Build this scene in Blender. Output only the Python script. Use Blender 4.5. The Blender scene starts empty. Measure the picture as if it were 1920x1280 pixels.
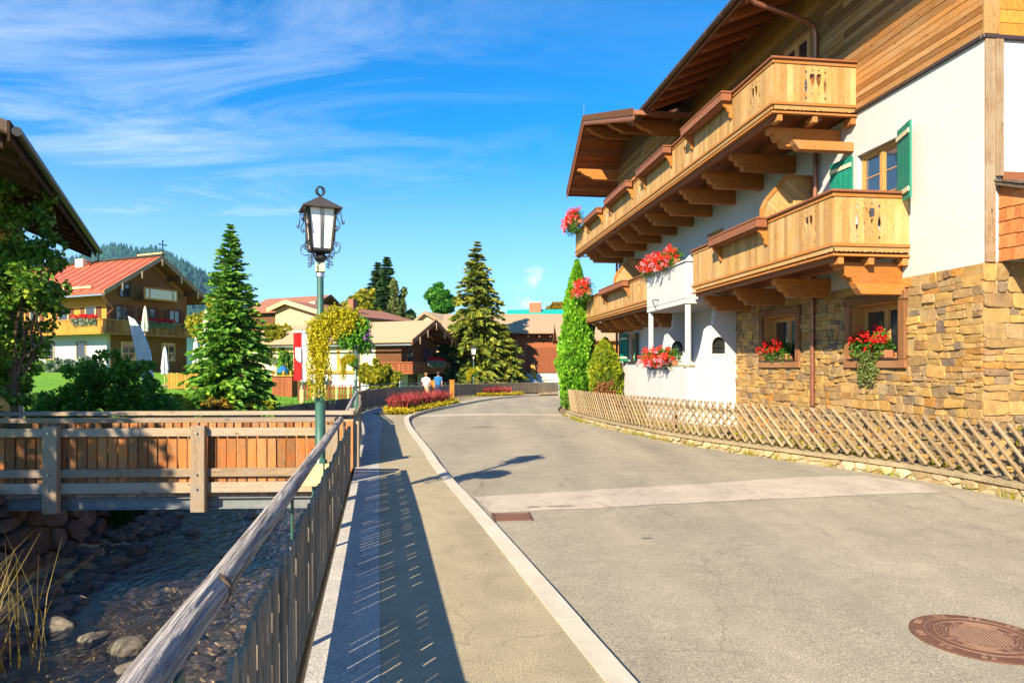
import bpy, bmesh, math, random
import numpy as np
from mathutils import Vector, Matrix
R = math.radians
random.seed(7)
rng = np.random.default_rng(11)
scene = bpy.context.scene
col = scene.collection

# ---------------------------------------------------------------- camera, sky, sun, exposure
cam_d = bpy.data.cameras.new('camera')
cam = bpy.data.objects.new('camera', cam_d)
col.objects.link(cam)
cam.location = (0, 0, 1.7)
cam.rotation_euler = (R(90), 0, 0)
cam_d.lens = 24
cam_d.sensor_width = 36
cam_d.shift_y = 0.025
cam_d.clip_start = 0.05
cam_d.clip_end = 8000
scene.camera = cam

SUN_H = Vector((0.47, 0.883))          # horizontal direction in which shadows fall
SUN_EL = R(32.5)
world = bpy.data.worlds.new('World')
scene.world = world
world.use_nodes = True
wn = world.node_tree.nodes
wl = world.node_tree.links
wn.clear()


def N(nodes, kind, **kw):
    n = nodes.new('ShaderNode' + kind)
    for k, v in kw.items():
        if k.startswith('i_'):
            n.inputs[k[2:].replace('_', ' ')].default_value = v
        else:
            setattr(n, k, v)
    return n


CUMULUS = (1.1, 7.7, 0.1)


def build_sky():
    out = N(wn, 'OutputWorld')
    bg = N(wn, 'Background')
    bg.inputs['Strength'].default_value = 0.093
    sky = N(wn, 'TexSky')
    sky.sky_type = 'NISHITA'
    sky.sun_disc = False
    sky.sun_elevation = SUN_EL
    sky.sun_rotation = math.atan2(-SUN_H.x, -SUN_H.y)
    sky.altitude = 800
    sky.air_density = 1.0
    sky.dust_density = 0.35
    sky.ozone_density = 3.0
    hsv = N(wn, 'HueSaturation')
    hsv.inputs['Saturation'].default_value = 2.15
    hsv.inputs['Hue'].default_value = 0.500
    hsv.inputs['Value'].default_value = 1.0
    wl.new(sky.outputs[0], hsv.inputs['Color'])
    tc = N(wn, 'TexCoord')
    sep = N(wn, 'SeparateXYZ')
    wl.new(tc.outputs['Generated'], sep.inputs[0])

    def math_(op, a, b=None, clamp=False):
        m = N(wn, 'Math', operation=op, use_clamp=clamp)
        for i, v in enumerate((a, b)):
            if v is None:
                continue
            if isinstance(v, (int, float)):
                m.inputs[i].default_value = v
            else:
                wl.new(v, m.inputs[i])
        return m.outputs[0]
    zz = math_('ADD', math_('MAXIMUM', sep.outputs['Z'], 0.0), 0.10)
    px = math_('DIVIDE', sep.outputs['X'], zz)
    py = math_('DIVIDE', sep.outputs['Y'], zz)
    cmb = N(wn, 'CombineXYZ')
    wl.new(px, cmb.inputs[0])
    wl.new(py, cmb.inputs[1])

    def cirrus(rot, scl, seed, lo, hi):
        mp = N(wn, 'Mapping')
        mp.inputs['Rotation'].default_value = (0, 0, rot)
        mp.inputs['Scale'].default_value = scl
        mp.inputs['Location'].default_value = (seed, seed * .7, 0)
        wl.new(cmb.outputs[0], mp.inputs[0])
        nz = N(wn, 'TexNoise')
        nz.inputs['Scale'].default_value = 1.0
        nz.inputs['Detail'].default_value = 9
        nz.inputs['Roughness'].default_value = 0.66
        nz.inputs['Distortion'].default_value = 0.7
        wl.new(mp.outputs[0], nz.inputs['Vector'])
        mr = N(wn, 'MapRange', clamp=True)
        mr.inputs['From Min'].default_value = lo
        mr.inputs['From Max'].default_value = hi
        wl.new(nz.outputs['Fac'], mr.inputs[0])
        return mr.outputs[0]
    c1 = cirrus(0.95, (0.8, 2.2, 1), 5.3, 0.42, 0.80)
    c2 = cirrus(-0.25, (0.9, 0.35, 1), 8.7, 0.45, 0.85)
    c = math_('ADD', math_('MULTIPLY', c1, 0.75), math_('MULTIPLY', c2, 0.10), True)
    # thin high cloud lies to the west (left), the sky clears to the east
    clear = N(wn, 'MapRange', clamp=True)
    clear.inputs['From Min'].default_value = 0.10
    clear.inputs['From Max'].default_value = -0.42
    clear.inputs['To Min'].default_value = 0.10
    wl.new(sep.outputs['X'], clear.inputs[0])
    c = math_('MULTIPLY', c, clear.outputs[0])
    # heaps of cumulus low over the horizon
    mp = N(wn, 'Mapping')
    mp.inputs['Scale'].default_value = (7, 7, 11)
    mp.inputs['Location'].default_value = CUMULUS
    wl.new(tc.outputs['Generated'], mp.inputs[0])
    nz = N(wn, 'TexNoise')
    nz.inputs['Scale'].default_value = 1.0
    nz.inputs['Detail'].default_value = 7
    nz.inputs['Roughness'].default_value = 0.55
    wl.new(mp.outputs[0], nz.inputs['Vector'])
    band = N(wn, 'MapRange', clamp=True)
    band.inputs['From Min'].default_value = 0.26
    band.inputs['From Max'].default_value = 0.05
    band.inputs['To Max'].default_value = 0.11
    band.inputs['To Min'].default_value = -0.12
    wl.new(sep.outputs['Z'], band.inputs[0])
    cu = N(wn, 'MapRange', clamp=True)
    cu.inputs['From Min'].default_value = 0.60
    cu.inputs['From Max'].default_value = 0.70
    wl.new(math_('ADD', nz.outputs['Fac'], band.outputs[0]), cu.inputs[0])
    veil = N(wn, 'MapRange', clamp=True, interpolation_type='SMOOTHSTEP')      # thin high veil towards the horizon
    veil.inputs['From Min'].default_value = 0.34
    veil.inputs['From Max'].default_value = 0.02
    veil.inputs['To Max'].default_value = 0.58
    wl.new(sep.outputs['Z'], veil.inputs[0])
    c = math_('MAXIMUM', c, veil.outputs[0])
    tot = math_('MAXIMUM', c, math_('MULTIPLY', cu.outputs[0], 0.95), True)
    mix = N(wn, 'MixRGB')
    mix.inputs['Color2'].default_value = (4.3, 4.8, 5.6, 1)
    wl.new(tot, mix.inputs['Fac'])
    wl.new(hsv.outputs[0], mix.inputs['Color1'])
    wl.new(mix.outputs[0], bg.inputs['Color'])
    wl.new(bg.outputs[0], out.inputs['Surface'])


build_sky()

sun_d = bpy.data.lights.new('sun', 'SUN')
sun_d.energy = 5.0
sun_d.angle = R(0.53)
sun_d.color = (1.0, 0.83, 0.57)
sun = bpy.data.objects.new('sun', sun_d)
col.objects.link(sun)
sun.location = (-20, -40, 40)
_d = Vector((SUN_H.x * math.cos(SUN_EL), SUN_H.y * math.cos(SUN_EL), -math.sin(SUN_EL)))
sun.rotation_euler = _d.to_track_quat('-Z', 'Y').to_euler()

vs = scene.view_settings
vs.view_transform = 'Standard'
vs.look = 'None'
vs.exposure = 1.40
vs.gamma = 1
vs.use_curve_mapping = False
scene.cycles.max_bounces = 6
scene.cycles.transparent_max_bounces = 8
scene.cycles.caustics_reflective = False
scene.cycles.caustics_refractive = False
scene.cycles.use_denoising = True


# ---------------------------------------------------------------- helpers
class MB:
    def __init__(self):
        self.v = []
        self.f = []

    def add(self, vs_, fs_):
        o = len(self.v)
        self.v += [tuple(p) for p in vs_]
        self.f += [tuple(i + o for i in f) for f in fs_]
        return self

    def hexa(self, p):
        return self.add(p, [(0, 3, 2, 1), (4, 5, 6, 7), (0, 1, 5, 4), (1, 2, 6, 5), (2, 3, 7, 6), (3, 0, 4, 7)])

    def box(self, x0, x1, y0, y1, z0, z1):
        return self.hexa([(x0, y0, z0), (x1, y0, z0), (x1, y1, z0), (x0, y1, z0),
                          (x0, y0, z1), (x1, y0, z1), (x1, y1, z1), (x0, y1, z1)])

    def beam(self, p0, p1, w, h, up=(0, 0, 1)):
        p0 = Vector(p0)
        p1 = Vector(p1)
        a = (p1 - p0).normalized()
        sd = a.cross(Vector(up)).normalized() * (w / 2)
        u = sd.cross(a).normalized() * (h / 2)
        return self.hexa([p0 - sd - u, p0 + sd - u, p1 + sd - u, p1 - sd - u,
                          p0 - sd + u, p0 + sd + u, p1 + sd + u, p1 - sd + u])

    def tube(self, pts, r, n=8, cap=True):
        pts = [Vector(p) for p in pts]
        m = len(pts)
        rr = r if isinstance(r, (list, tuple)) else [r] * m
        o = len(self.v)
        ref = None
        for i, p in enumerate(pts):
            if i == 0:
                a = pts[1] - pts[0]
            elif i == m - 1:
                a = pts[-1] - pts[-2]
            else:
                a = pts[i + 1] - pts[i - 1]
            a = a.normalized()
            if ref is None:
                ref = Vector((0, 0, 1)) if abs(a.z) < 0.9 else Vector((1, 0, 0))
            x = a.cross(ref)
            if x.length < 1e-5:
                x = a.cross(Vector((0, 1, 0)))
            x.normalize()
            y = x.cross(a).normalized()
            ref = y
            for k in range(n):
                an = 2 * math.pi * k / n
                self.v.append(tuple(p + (x * math.cos(an) + y * math.sin(an)) * rr[i]))
        for i in range(m - 1):
            for k in range(n):
                k2 = (k + 1) % n
                self.f.append((o + i * n + k, o + i * n + k2, o + (i + 1) * n + k2, o + (i + 1) * n + k))
        if cap:
            self.f.append(tuple(o + k for k in range(n))[::-1])
            self.f.append(tuple(o + (m - 1) * n + k for k in range(n)))
        return self

    def prism(self, poly, fn, c0, c1):
        """polygon (a,b) list extruded between c0 and c1; fn(a,b,c) -> xyz"""
        n = len(poly)
        o = len(self.v)
        self.v += [tuple(fn(a, b, c0)) for a, b in poly] + [tuple(fn(a, b, c1)) for a, b in poly]
        self.f.append(tuple(o + i for i in range(n))[::-1])
        self.f.append(tuple(o + n + i for i in range(n)))
        for i in range(n):
            j = (i + 1) % n
            self.f.append((o + i, o + j, o + n + j, o + n + i))
        return self

    def lathe(self, prof, n=12, c=(0, 0, 0), ph=0.0):
        o = len(self.v)
        for r, z in prof:
            for k in range(n):
                a = ph + 2 * math.pi * k / n
                self.v.append((c[0] + r * math.cos(a), c[1] + r * math.sin(a), c[2] + z))
        for i in range(len(prof) - 1):
            for k in range(n):
                k2 = (k + 1) % n
                self.f.append((o + i * n + k, o + i * n + k2, o + (i + 1) * n + k2, o + (i + 1) * n + k))
        self.f.append(tuple(o + k for k in range(n))[::-1])
        self.f.append(tuple(o + (len(prof) - 1) * n + k for k in range(n)))
        return self

    def mesh(self, name, mat, bev=0.0, smooth=False):
        me = bpy.data.meshes.new(name)
        me.from_pydata(self.v, [], self.f)
        bm = bmesh.new()
        bm.from_mesh(me)
        bmesh.ops.recalc_face_normals(bm, faces=bm.faces)
        if bev > 0:
            ed = [e for e in bm.edges if len(e.link_faces) == 2 and e.calc_face_angle(0) > 0.6]
            bmesh.ops.bevel(bm, geom=ed, offset=bev, segments=1, affect='EDGES', profile=0.5)
        if smooth:
            for f in bm.faces:
                f.smooth = True
            for e in bm.edges:
                if len(e.link_faces) == 2 and e.calc_face_angle(0) > 0.7:
                    e.smooth = False
        bm.to_mesh(me)
        bm.free()
        if mat is not None:
            me.materials.append(mat)
        return me

    def build(self, name, mat, parent=None, bev=0.0, smooth=False, **kw):
        return obj(name, self.mesh(name, mat, bev, smooth), parent, **kw)


def obj(name, me, parent=None, loc=(0, 0, 0), rot=(0, 0, 0), label=None, kind=None, cat=None, group=None):
    o = bpy.data.objects.new(name, me)
    col.objects.link(o)
    o.parent = parent
    o.location = loc
    o.rotation_euler = rot
    if label:
        o['label'] = label
    if kind:
        o['kind'] = kind
    if cat:
        o['category'] = cat
    if group:
        o['group'] = group
    return o


def thing(name, label, cat, loc=(0, 0, 0), rz=0.0, group=None):
    return obj(name, None, None, loc, (0, 0, rz), label, None, cat, group)


def raw_mesh(name, V, F, mat, smooth=False):
    """fast mesh from numpy arrays; F is (n,3) or (n,4)"""
    me = bpy.data.meshes.new(name)
    V = np.asarray(V, dtype=np.float32)
    F = np.asarray(F, dtype=np.int32)
    k = F.shape[1]
    me.vertices.add(len(V))
    me.vertices.foreach_set('co', V.ravel())
    me.loops.add(F.size)
    me.loops.foreach_set('vertex_index', F.ravel())
    me.polygons.add(len(F))
    me.polygons.foreach_set('loop_start', np.arange(0, F.size, k, dtype=np.int32))
    me.polygons.foreach_set('loop_total', np.full(len(F), k, dtype=np.int32))
    if smooth:
        me.polygons.foreach_set('use_smooth', np.ones(len(F), dtype=bool))
    me.update(calc_edges=True)
    if mat is not None:
        me.materials.append(mat)
    return me


def copy_tree(o, parent=None):
    c = o.copy()
    col.objects.link(c)
    c.parent = parent
    for ch in list(o.children):
        copy_tree(ch, c)
    return c


# ---------------------------------------------------------------- materials
def newmat(name):
    m = bpy.data.materials.new(name)
    m.use_nodes = True
    nt = m.node_tree
    nt.nodes.clear()
    return m, nt.nodes, nt.links


def rgba(c):
    return (c[0], c[1], c[2], 1)


def coords(nd, lk, stretch, space='Object', rnd=True):
    tc = N(nd, 'TexCoord')
    vec = tc.outputs[space]
    if rnd:
        oi = N(nd, 'ObjectInfo')
        ml = N(nd, 'Math', operation='MULTIPLY')
        ml.inputs[1].default_value = 57.0
        lk.new(oi.outputs['Random'], ml.inputs[0])
        ad = N(nd, 'VectorMath', operation='ADD')
        lk.new(vec, ad.inputs[0])
        lk.new(ml.outputs[0], ad.inputs[1])
        vec = ad.outputs[0]
    mp = N(nd, 'Mapping')
    mp.inputs['Scale'].default_value = stretch
    lk.new(vec, mp.inputs[0])
    return mp.outputs[0]


def noise(nd, lk, vec, scale, detail=6, rough=.6, dist=0.0):
    n = N(nd, 'TexNoise')
    n.inputs['Scale'].default_value = scale
    n.inputs['Detail'].default_value = detail
    n.inputs['Roughness'].default_value = rough
    n.inputs['Distortion'].default_value = dist
    lk.new(vec, n.inputs['Vector'])
    return n.outputs['Fac']


def ramp(nd, lk, fac, stops):
    r = N(nd, 'ValToRGB')
    el = r.color_ramp.elements
    el[0].position, el[0].color = stops[0][0], rgba(stops[0][1])
    el[1].position, el[1].color = stops[-1][0], rgba(stops[-1][1])
    for p, c in stops[1:-1]:
        e = el.new(p)
        e.color = rgba(c)
    lk.new(fac, r.inputs[0])
    return r.outputs[0]


def mixc(nd, lk, fac, a, b, mode='MIX'):
    m = N(nd, 'MixRGB', blend_type=mode)
    for i, v in ((0, fac), (1, a), (2, b)):
        if isinstance(v, (int, float)):
            m.inputs[i].default_value = v
        elif isinstance(v, tuple):
            m.inputs[i].default_value = rgba(v)
        else:
            lk.new(v, m.inputs[i])
    return m.outputs[0]


def finish(m, nd, lk, color, rough=.7, bump=None, bstr=.3, bdist=.02, spec=.3, metal=0.0):
    out = N(nd, 'OutputMaterial')
    p = N(nd, 'BsdfPrincipled')
    if isinstance(color, tuple):
        p.inputs['Base Color'].default_value = rgba(color)
    else:
        lk.new(color, p.inputs['Base Color'])
    if isinstance(rough, (int, float)):
        p.inputs['Roughness'].default_value = rough
    else:
        lk.new(rough, p.inputs['Roughness'])
    p.inputs['Specular IOR Level'].default_value = spec
    p.inputs['Metallic'].default_value = metal
    if bump is not None:
        b = N(nd, 'Bump')
        b.inputs['Strength'].default_value = bstr
        b.inputs['Distance'].default_value = bdist
        lk.new(bump, b.inputs['Height'])
        lk.new(b.outputs[0], p.inputs['Normal'])
    lk.new(p.outputs[0], out.inputs['Surface'])
    return m


def mottled(name, c1, c2, scale=4, rough=.8, bstr=.25, bdist=.01, fine=60, spec=.25, island=0.0, stretch=(1, 1, 1), metal=0.0):
    m, nd, lk = newmat(name)
    v = coords(nd, lk, stretch)
    a = noise(nd, lk, v, scale, 7, .62, .3)
    b = noise(nd, lk, v, fine, 4, .6)
    c = ramp(nd, lk, a, [(.30, c1), (.70, c2)])
    c = mixc(nd, lk, .22, c, ramp(nd, lk, b, [(.3, (.25, .25, .25)), (.7, (.75, .75, .75))]), 'OVERLAY')
    if island > 0:
        g = N(nd, 'NewGeometry')
        oi = N(nd, 'ObjectInfo')
        ad = N(nd, 'Math', operation='ADD')
        lk.new(g.outputs['Random Per Island'], ad.inputs[0])
        lk.new(oi.outputs['Random'], ad.inputs[1])
        fr = N(nd, 'Math', operation='FRACT')
        lk.new(ad.outputs[0], fr.inputs[0])
        k = island
        c = mixc(nd, lk, 1.0, c, ramp(nd, lk, fr.outputs[0], [(0, (1 - k, 1 - k, 1 - k)), (1, (1 + k * .5,) * 3)]), 'MULTIPLY')
    return finish(m, nd, lk, c, rough, b if fine else a, bstr, bdist, spec, metal)


def wood(name, c_light, c_dark, grain=(1, 1, 12), knots=True, rough=.75, weather=None, vary=.25, bstr=.35, wscale=1.3, wamount=.6):
    """grain: mapping scale; the axis with the small number runs along the fibres"""
    m, nd, lk = newmat(name)
    v = coords(nd, lk, grain)
    a = noise(nd, lk, v, 6, 8, .68, .5)
    f = noise(nd, lk, v, 26, 5, .7, .2)
    c = ramp(nd, lk, a, [(.28, c_dark), (.50, c_light), (.75, tuple(min(1, x * 1.12) for x in c_light))])
    c = mixc(nd, lk, .65, c, ramp(nd, lk, f, [(.36, (.12, .11, .10)), (.58, (.60, .60, .60))]), 'OVERLAY')
    vv = coords(nd, lk, (1, 1, 1))
    if weather:
        w = noise(nd, lk, vv, wscale, 5, .6, .4)
        wr = N(nd, 'MapRange', clamp=True)
        wr.inputs['From Min'].default_value = .42
        wr.inputs['From Max'].default_value = .66
        wr.inputs['To Max'].default_value = wamount
        lk.new(w, wr.inputs[0])
        c = mixc(nd, lk, wr.outputs[0], c, weather)
    if knots:
        vo = N(nd, 'TexVoronoi')
        vo.inputs['Scale'].default_value = 3.2
        lk.new(coords(nd, lk, tuple(.55 if g == min(grain) else 1.6 for g in grain)), vo.inputs['Vector'])
        kr = N(nd, 'MapRange', clamp=True)
        kr.inputs['From Min'].default_value = .10
        kr.inputs['From Max'].default_value = .035
        kr.inputs['To Max'].default_value = .75
        lk.new(vo.outputs['Distance'], kr.inputs[0])
        c = mixc(nd, lk, kr.outputs[0], c, tuple(x * .28 for x in c_dark))
    oi = N(nd, 'ObjectInfo')
    g = N(nd, 'NewGeometry')
    ad = N(nd, 'Math', operation='ADD')
    lk.new(oi.outputs['Random'], ad.inputs[0])
    lk.new(g.outputs['Random Per Island'], ad.inputs[1])
    fr = N(nd, 'Math', operation='FRACT')
    lk.new(ad.outputs[0], fr.inputs[0])
    c = mixc(nd, lk, 1.0, c, ramp(nd, lk, fr.outputs[0], [(0, (1 - vary, 1 - vary * 1.1, 1 - vary * 1.2)), (1, (1 + vary * .5,) * 3)]), 'MULTIPLY')
    return finish(m, nd, lk, c, rough, f, bstr, .006, .2)


def leaf(name, cols, trans=.35, rough=.55, noise_scale=1.2):
    """cols: list of base colours from dark to light; each leaf takes its own by island"""
    m, nd, lk = newmat(name)
    g = N(nd, 'NewGeometry')
    tc = N(nd, 'TexCoord')
    nz = noise(nd, lk, tc.outputs['Object'], noise_scale, 3, .5)
    ad = N(nd, 'Math', operation='MULTIPLY_ADD')
    lk.new(g.outputs['Random Per Island'], ad.inputs[0])
    ad.inputs[1].default_value = .62
    sb = N(nd, 'Math', operation='MULTIPLY_ADD')
    lk.new(nz, sb.inputs[0])
    sb.inputs[1].default_value = 1.1
    sb.inputs[2].default_value = -.36
    lk.new(sb.outputs[0], ad.inputs[2])
    k = len(cols)
    c = ramp(nd, lk, ad.outputs[0], [(i / (k - 1) * .96 + .02, cc) for i, cc in enumerate(cols)])
    out = N(nd, 'OutputMaterial')
    p = N(nd, 'BsdfPrincipled')
    p.inputs['Roughness'].default_value = rough
    p.inputs['Specular IOR Level'].default_value = .25
    lk.new(c, p.inputs['Base Color'])
    t = N(nd, 'BsdfTranslucent')
    lk.new(c, t.inputs['Color'])
    mx = N(nd, 'MixShader')
    mx.inputs[0].default_value = trans
    lk.new(p.outputs[0], mx.inputs[1])
    lk.new(t.outputs[0], mx.inputs[2])
    lk.new(mx.outputs[0], out.inputs['Surface'])
    return m


def plain(name, c, rough=.5, spec=.4, metal=0.0):
    m, nd, lk = newmat(name)
    v = coords(nd, lk, (1, 1, 1))
    a = noise(nd, lk, v, 9, 5, .6)
    cc = mixc(nd, lk, 1.0, c, ramp(nd, lk, a, [(.3, (.82, .82, .82)), (.7, (1.08, 1.08, 1.08))]), 'MULTIPLY')
    return finish(m, nd, lk, cc, rough, a, .08, .01, spec, metal)


def glass_mat(name, tint, dark=.85):
    """window pane over a dark room: mirror-like reflection above a tinted body"""
    m, nd, lk = newmat(name)
    out = N(nd, 'OutputMaterial')
    p = N(nd, 'BsdfPrincipled')
    p.inputs['Base Color'].default_value = rgba(tint)
    p.inputs['Roughness'].default_value = .06
    p.inputs['Specular IOR Level'].default_value = 1.0
    p.inputs['Coat Weight'].default_value = .6
    p.inputs['Coat Roughness'].default_value = .03
    lk.new(p.outputs[0], out.inputs['Surface'])
    return m


def asphalt_mat(name, c1, c2, dark, scale=.5, speck=190):
    m, nd, lk = newmat(name)
    v = coords(nd, lk, (1, 1, 1), rnd=False)
    big = noise(nd, lk, v, scale, 6, .6, .5)
    mid = noise(nd, lk, v, 3.2, 6, .65, .6)
    sp = noise(nd, lk, v, speck, 3, .7)
    gr = noise(nd, lk, v, 70, 2, .6)
    c = ramp(nd, lk, big, [(.32, c1), (.68, c2)])
    c = mixc(nd, lk, .3, c, ramp(nd, lk, mid, [(.32, (.30, .30, .30)), (.68, (.64, .64, .64))]), 'OVERLAY')
    lane = noise(nd, lk, coords(nd, lk, (1.0, .10, 1), rnd=False), .95, 3, .5, .3)
    c = mixc(nd, lk, .55, c, ramp(nd, lk, lane, [(.35, (.37, .37, .38)), (.65, (.60, .59, .57))]), 'OVERLAY')
    c = mixc(nd, lk, .9, c, ramp(nd, lk, sp, [(.36, (.18, .18, .18)), (.50, (.5, .5, .5)), (.66, (.86, .86, .86))]), 'OVERLAY')
    c = mixc(nd, lk, .45, c, ramp(nd, lk, gr, [(.36, (.26, .26, .26)), (.64, (.74, .74, .74))]), 'OVERLAY')
    # tar stains and long wear streaks
    st = noise(nd, lk, coords(nd, lk, (1.6, .35, 1), rnd=False), .9, 5, .7, 1.4)
    mr = N(nd, 'MapRange', clamp=True)
    mr.inputs['From Min'].default_value = .60
    mr.inputs['From Max'].default_value = .72
    mr.inputs['To Max'].default_value = .5
    lk.new(st, mr.inputs[0])
    c = mixc(nd, lk, mr.outputs[0], c, dark)
    # hairline cracks
    vo = N(nd, 'TexVoronoi', feature='DISTANCE_TO_EDGE')
    vo.inputs['Scale'].default_value = .38
    wv = N(nd, 'VectorMath', operation='ADD')
    nzv = N(nd, 'TexNoise')
    nzv.inputs['Scale'].default_value = 1.3
    nzv.inputs['Detail'].default_value = 6
    lk.new(v, nzv.inputs['Vector'])
    lk.new(v, wv.inputs[0])
    lk.new(nzv.outputs['Color'], wv.inputs[1])
    lk.new(wv.outputs[0], vo.inputs['Vector'])
    cr = N(nd, 'MapRange', clamp=True)
    cr.inputs['From Min'].default_value = .005
    cr.inputs['From Max'].default_value = .002
    cr.inputs['To Max'].default_value = .22
    lk.new(vo.outputs['Distance'], cr.inputs[0])
    c = mixc(nd, lk, cr.outputs[0], c, tuple(x * .5 for x in dark))
    return finish(m, nd, lk, c, .85, gr, .6, .005, .2)


M = {}
M['asphalt'] = asphalt_mat('asphalt', (.255, .232, .184), (.300, .273, .218), (.11, .10, .085))
M['walk'] = asphalt_mat('walk_asphalt', (.285, .248, .172), (.325, .284, .198), (.14, .12, .09), .8)
M['strip'] = asphalt_mat('strip_concrete', (.33, .32, .31), (.40, .39, .375), (.2, .19, .17), 1.2, 240)
M['patch'] = asphalt_mat('patch_concrete', (.36, .32, .27), (.42, .375, .32), (.2, .17, .15), 1.0)
M['kerb'] = mottled('kerb_granite', (.40, .365, .305), (.52, .475, .40), 3, .85, .4, .01, 90)
M['grass'] = mottled('grass_ground', (.075, .22, .014), (.17, .36, .025), 1.5, .9, .6, .03, 40)
M['earth'] = mottled('garden_earth', (.12, .085, .05), (.30, .22, .12), 2.5, .95, .8, .04, 25)
M['paving'] = mottled('yard_paving', (.20, .17, .13), (.30, .26, .20), 1.2, .9, .3, .01, 90)
M['bed'] = mottled('river_bed', (.24, .15, .07), (.52, .36, .18), 2.2, .9, .8, .03, 18)
M['pebble'] = mottled('river_pebble', (.34, .20, .09), (.72, .55, .33), 3, .6, .4, .01, 30, .4, .55)
M['boulder'] = mottled('river_boulder', (.07, .062, .052), (.20, .18, .15), 5, .7, .5, .012, 30, .35, .4)
M['bankstone'] = mottled('bank_stone', (.065, .055, .05), (.20, .17, .15), 2.4, .8, .7, .03, 22, .3, .4)
M['mortar'] = mottled('mortar', (.26, .18, .085), (.38, .28, .14), 6, .95, .6, .01, 50)
def stone_mat(name, palette, gs=5):
    m, nd, lk = newmat(name)
    v = coords(nd, lk, (1, 1, 1))
    oi = N(nd, 'ObjectInfo')
    g = N(nd, 'NewGeometry')
    ad = N(nd, 'Math', operation='ADD')
    lk.new(oi.outputs['Random'], ad.inputs[0])
    lk.new(g.outputs['Random Per Island'], ad.inputs[1])
    fr = N(nd, 'Math', operation='FRACT')
    lk.new(ad.outputs[0], fr.inputs[0])
    k = len(palette)
    base = ramp(nd, lk, fr.outputs[0], [(i / (k - 1), c) for i, c in enumerate(palette)])
    a = noise(nd, lk, v, gs, 7, .65, .5)
    c = mixc(nd, lk, .55, base, ramp(nd, lk, a, [(.3, (.26, .25, .27)), (.7, (.74, .72, .66))]), 'OVERLAY')
    b = noise(nd, lk, v, 42, 5, .65)
    c = mixc(nd, lk, .3, c, ramp(nd, lk, b, [(.3, (.25, .25, .25)), (.7, (.75, .75, .75))]), 'OVERLAY')
    return finish(m, nd, lk, c, .85, noise(nd, lk, v, 14, 7, .68), .75, .02, .2)


def log_mat():
    m, nd, lk = newmat('weathered_log')
    v = coords(nd, lk, (30, 1.0, 30))
    a = noise(nd, lk, v, 1.0, 5, .6, 1.6)
    b = noise(nd, lk, v, 3.1, 4, .6, 1.0)
    cc = ramp(nd, lk, a, [(.30, (.045, .042, .045)), (.40, (.18, .17, .172)), (.52, (.33, .318, .315)), (.75, (.41, .395, .385))])
    cc = mixc(nd, lk, .7, cc, ramp(nd, lk, b, [(.34, (.15, .14, .14)), (.48, (.5, .5, .5)), (.7, (.72, .71, .70))]), 'OVERLAY')
    w = noise(nd, lk, coords(nd, lk, (1, 1, 1)), 2.3, 4, .6)
    cc = mixc(nd, lk, .5, cc, ramp(nd, lk, w, [(.35, (.36, .34, .38)), (.65, (.62, .58, .52))]), 'OVERLAY')
    ad = N(nd, 'Math', operation='MULTIPLY_ADD')
    lk.new(b, ad.inputs[0])
    ad.inputs[1].default_value = .5
    lk.new(a, ad.inputs[2])
    return finish(m, nd, lk, cc, .85, ad.outputs[0], 1.0, .02, .2)


def plaster_mat(name, c1, c2):
    m, nd, lk = newmat(name)
    v = coords(nd, lk, (1, 1, 1))
    a = noise(nd, lk, v, .9, 6, .6, .4)
    cc = ramp(nd, lk, a, [(.30, c1), (.70, c2)])
    st = noise(nd, lk, coords(nd, lk, (5, 5, .35)), 1.6, 5, .6, .2)
    mr = N(nd, 'MapRange', clamp=True)
    mr.inputs['From Min'].default_value = .56
    mr.inputs['From Max'].default_value = .80
    mr.inputs['To Max'].default_value = .22
    lk.new(st, mr.inputs[0])
    cc = mixc(nd, lk, mr.outputs[0], cc, (.46, .43, .39))
    tr = noise(nd, lk, coords(nd, lk, (1, 1, 1.6)), 9, 6, .6, .6)
    return finish(m, nd, lk, cc, .9, tr, .35, .012, .15)


M['stone'] = stone_mat('facade_stone', [(.36, .21, .065), (.42, .28, .11), (.22, .145, .075), (.44, .285, .09), (.17, .135, .105), (.38, .19, .045), (.33, .25, .15), (.42, .25, .075), (.28, .20, .11)])
M['plinthstone'] = stone_mat('plinth_stone', [(.34, .27, .15), (.46, .38, .23), (.28, .20, .11), (.5, .44, .32)])
M['coping'] = mottled('coping_concrete', (.22, .175, .105), (.36, .29, .18), 3, .95, .7, .02, 45)
M['white'] = plaster_mat('white_render', (.46, .465, .48), (.51, .515, .53))
M['cream'] = mottled('cream_render', (.70, .58, .38), (.78, .66, .46), 1, .9, .2, .004, 90)
M['yellow'] = mottled('yellow_render', (.62, .40, .12), (.70, .46, .15), 1.2, .9, .2, .004, 90)
M['larch'] = wood('larch_boards', (.50, .30, .105), (.32, .15, .045), (9, 9, .55), True, .65, (.46, .33, .19), .28, .35, 1.3, .55)
M['larch_h'] = wood('larch_beam', (.47, .19, .04), (.28, .095, .02), (.45, 8, 8), True, .65, (.36, .21, .11), .22, .4, 1.5, .5)
M['larch_s'] = wood('larch_bracket', (.46, .175, .034), (.26, .082, .015), (8, .45, 8), True, .65, (.34, .17, .07), .22, .4, 1.5, .4)
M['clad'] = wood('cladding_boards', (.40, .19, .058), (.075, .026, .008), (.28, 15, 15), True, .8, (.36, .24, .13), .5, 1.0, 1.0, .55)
M['oldgrey'] = wood('weathered_grey_boards', (.25, .205, .155), (.13, .105, .08), (9, 9, .6), True, .85, (.30, .26, .21), .25, .5)
M['railbrown'] = wood('brown_rail', (.27, .105, .05), (.16, .055, .025), (.5, 8, 8), False, .55, None, .12)
M['soffit'] = wood('soffit_boards', (.28, .105, .035), (.17, .055, .018), (.45, 8, 8), False, .75, None, .25)
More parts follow.
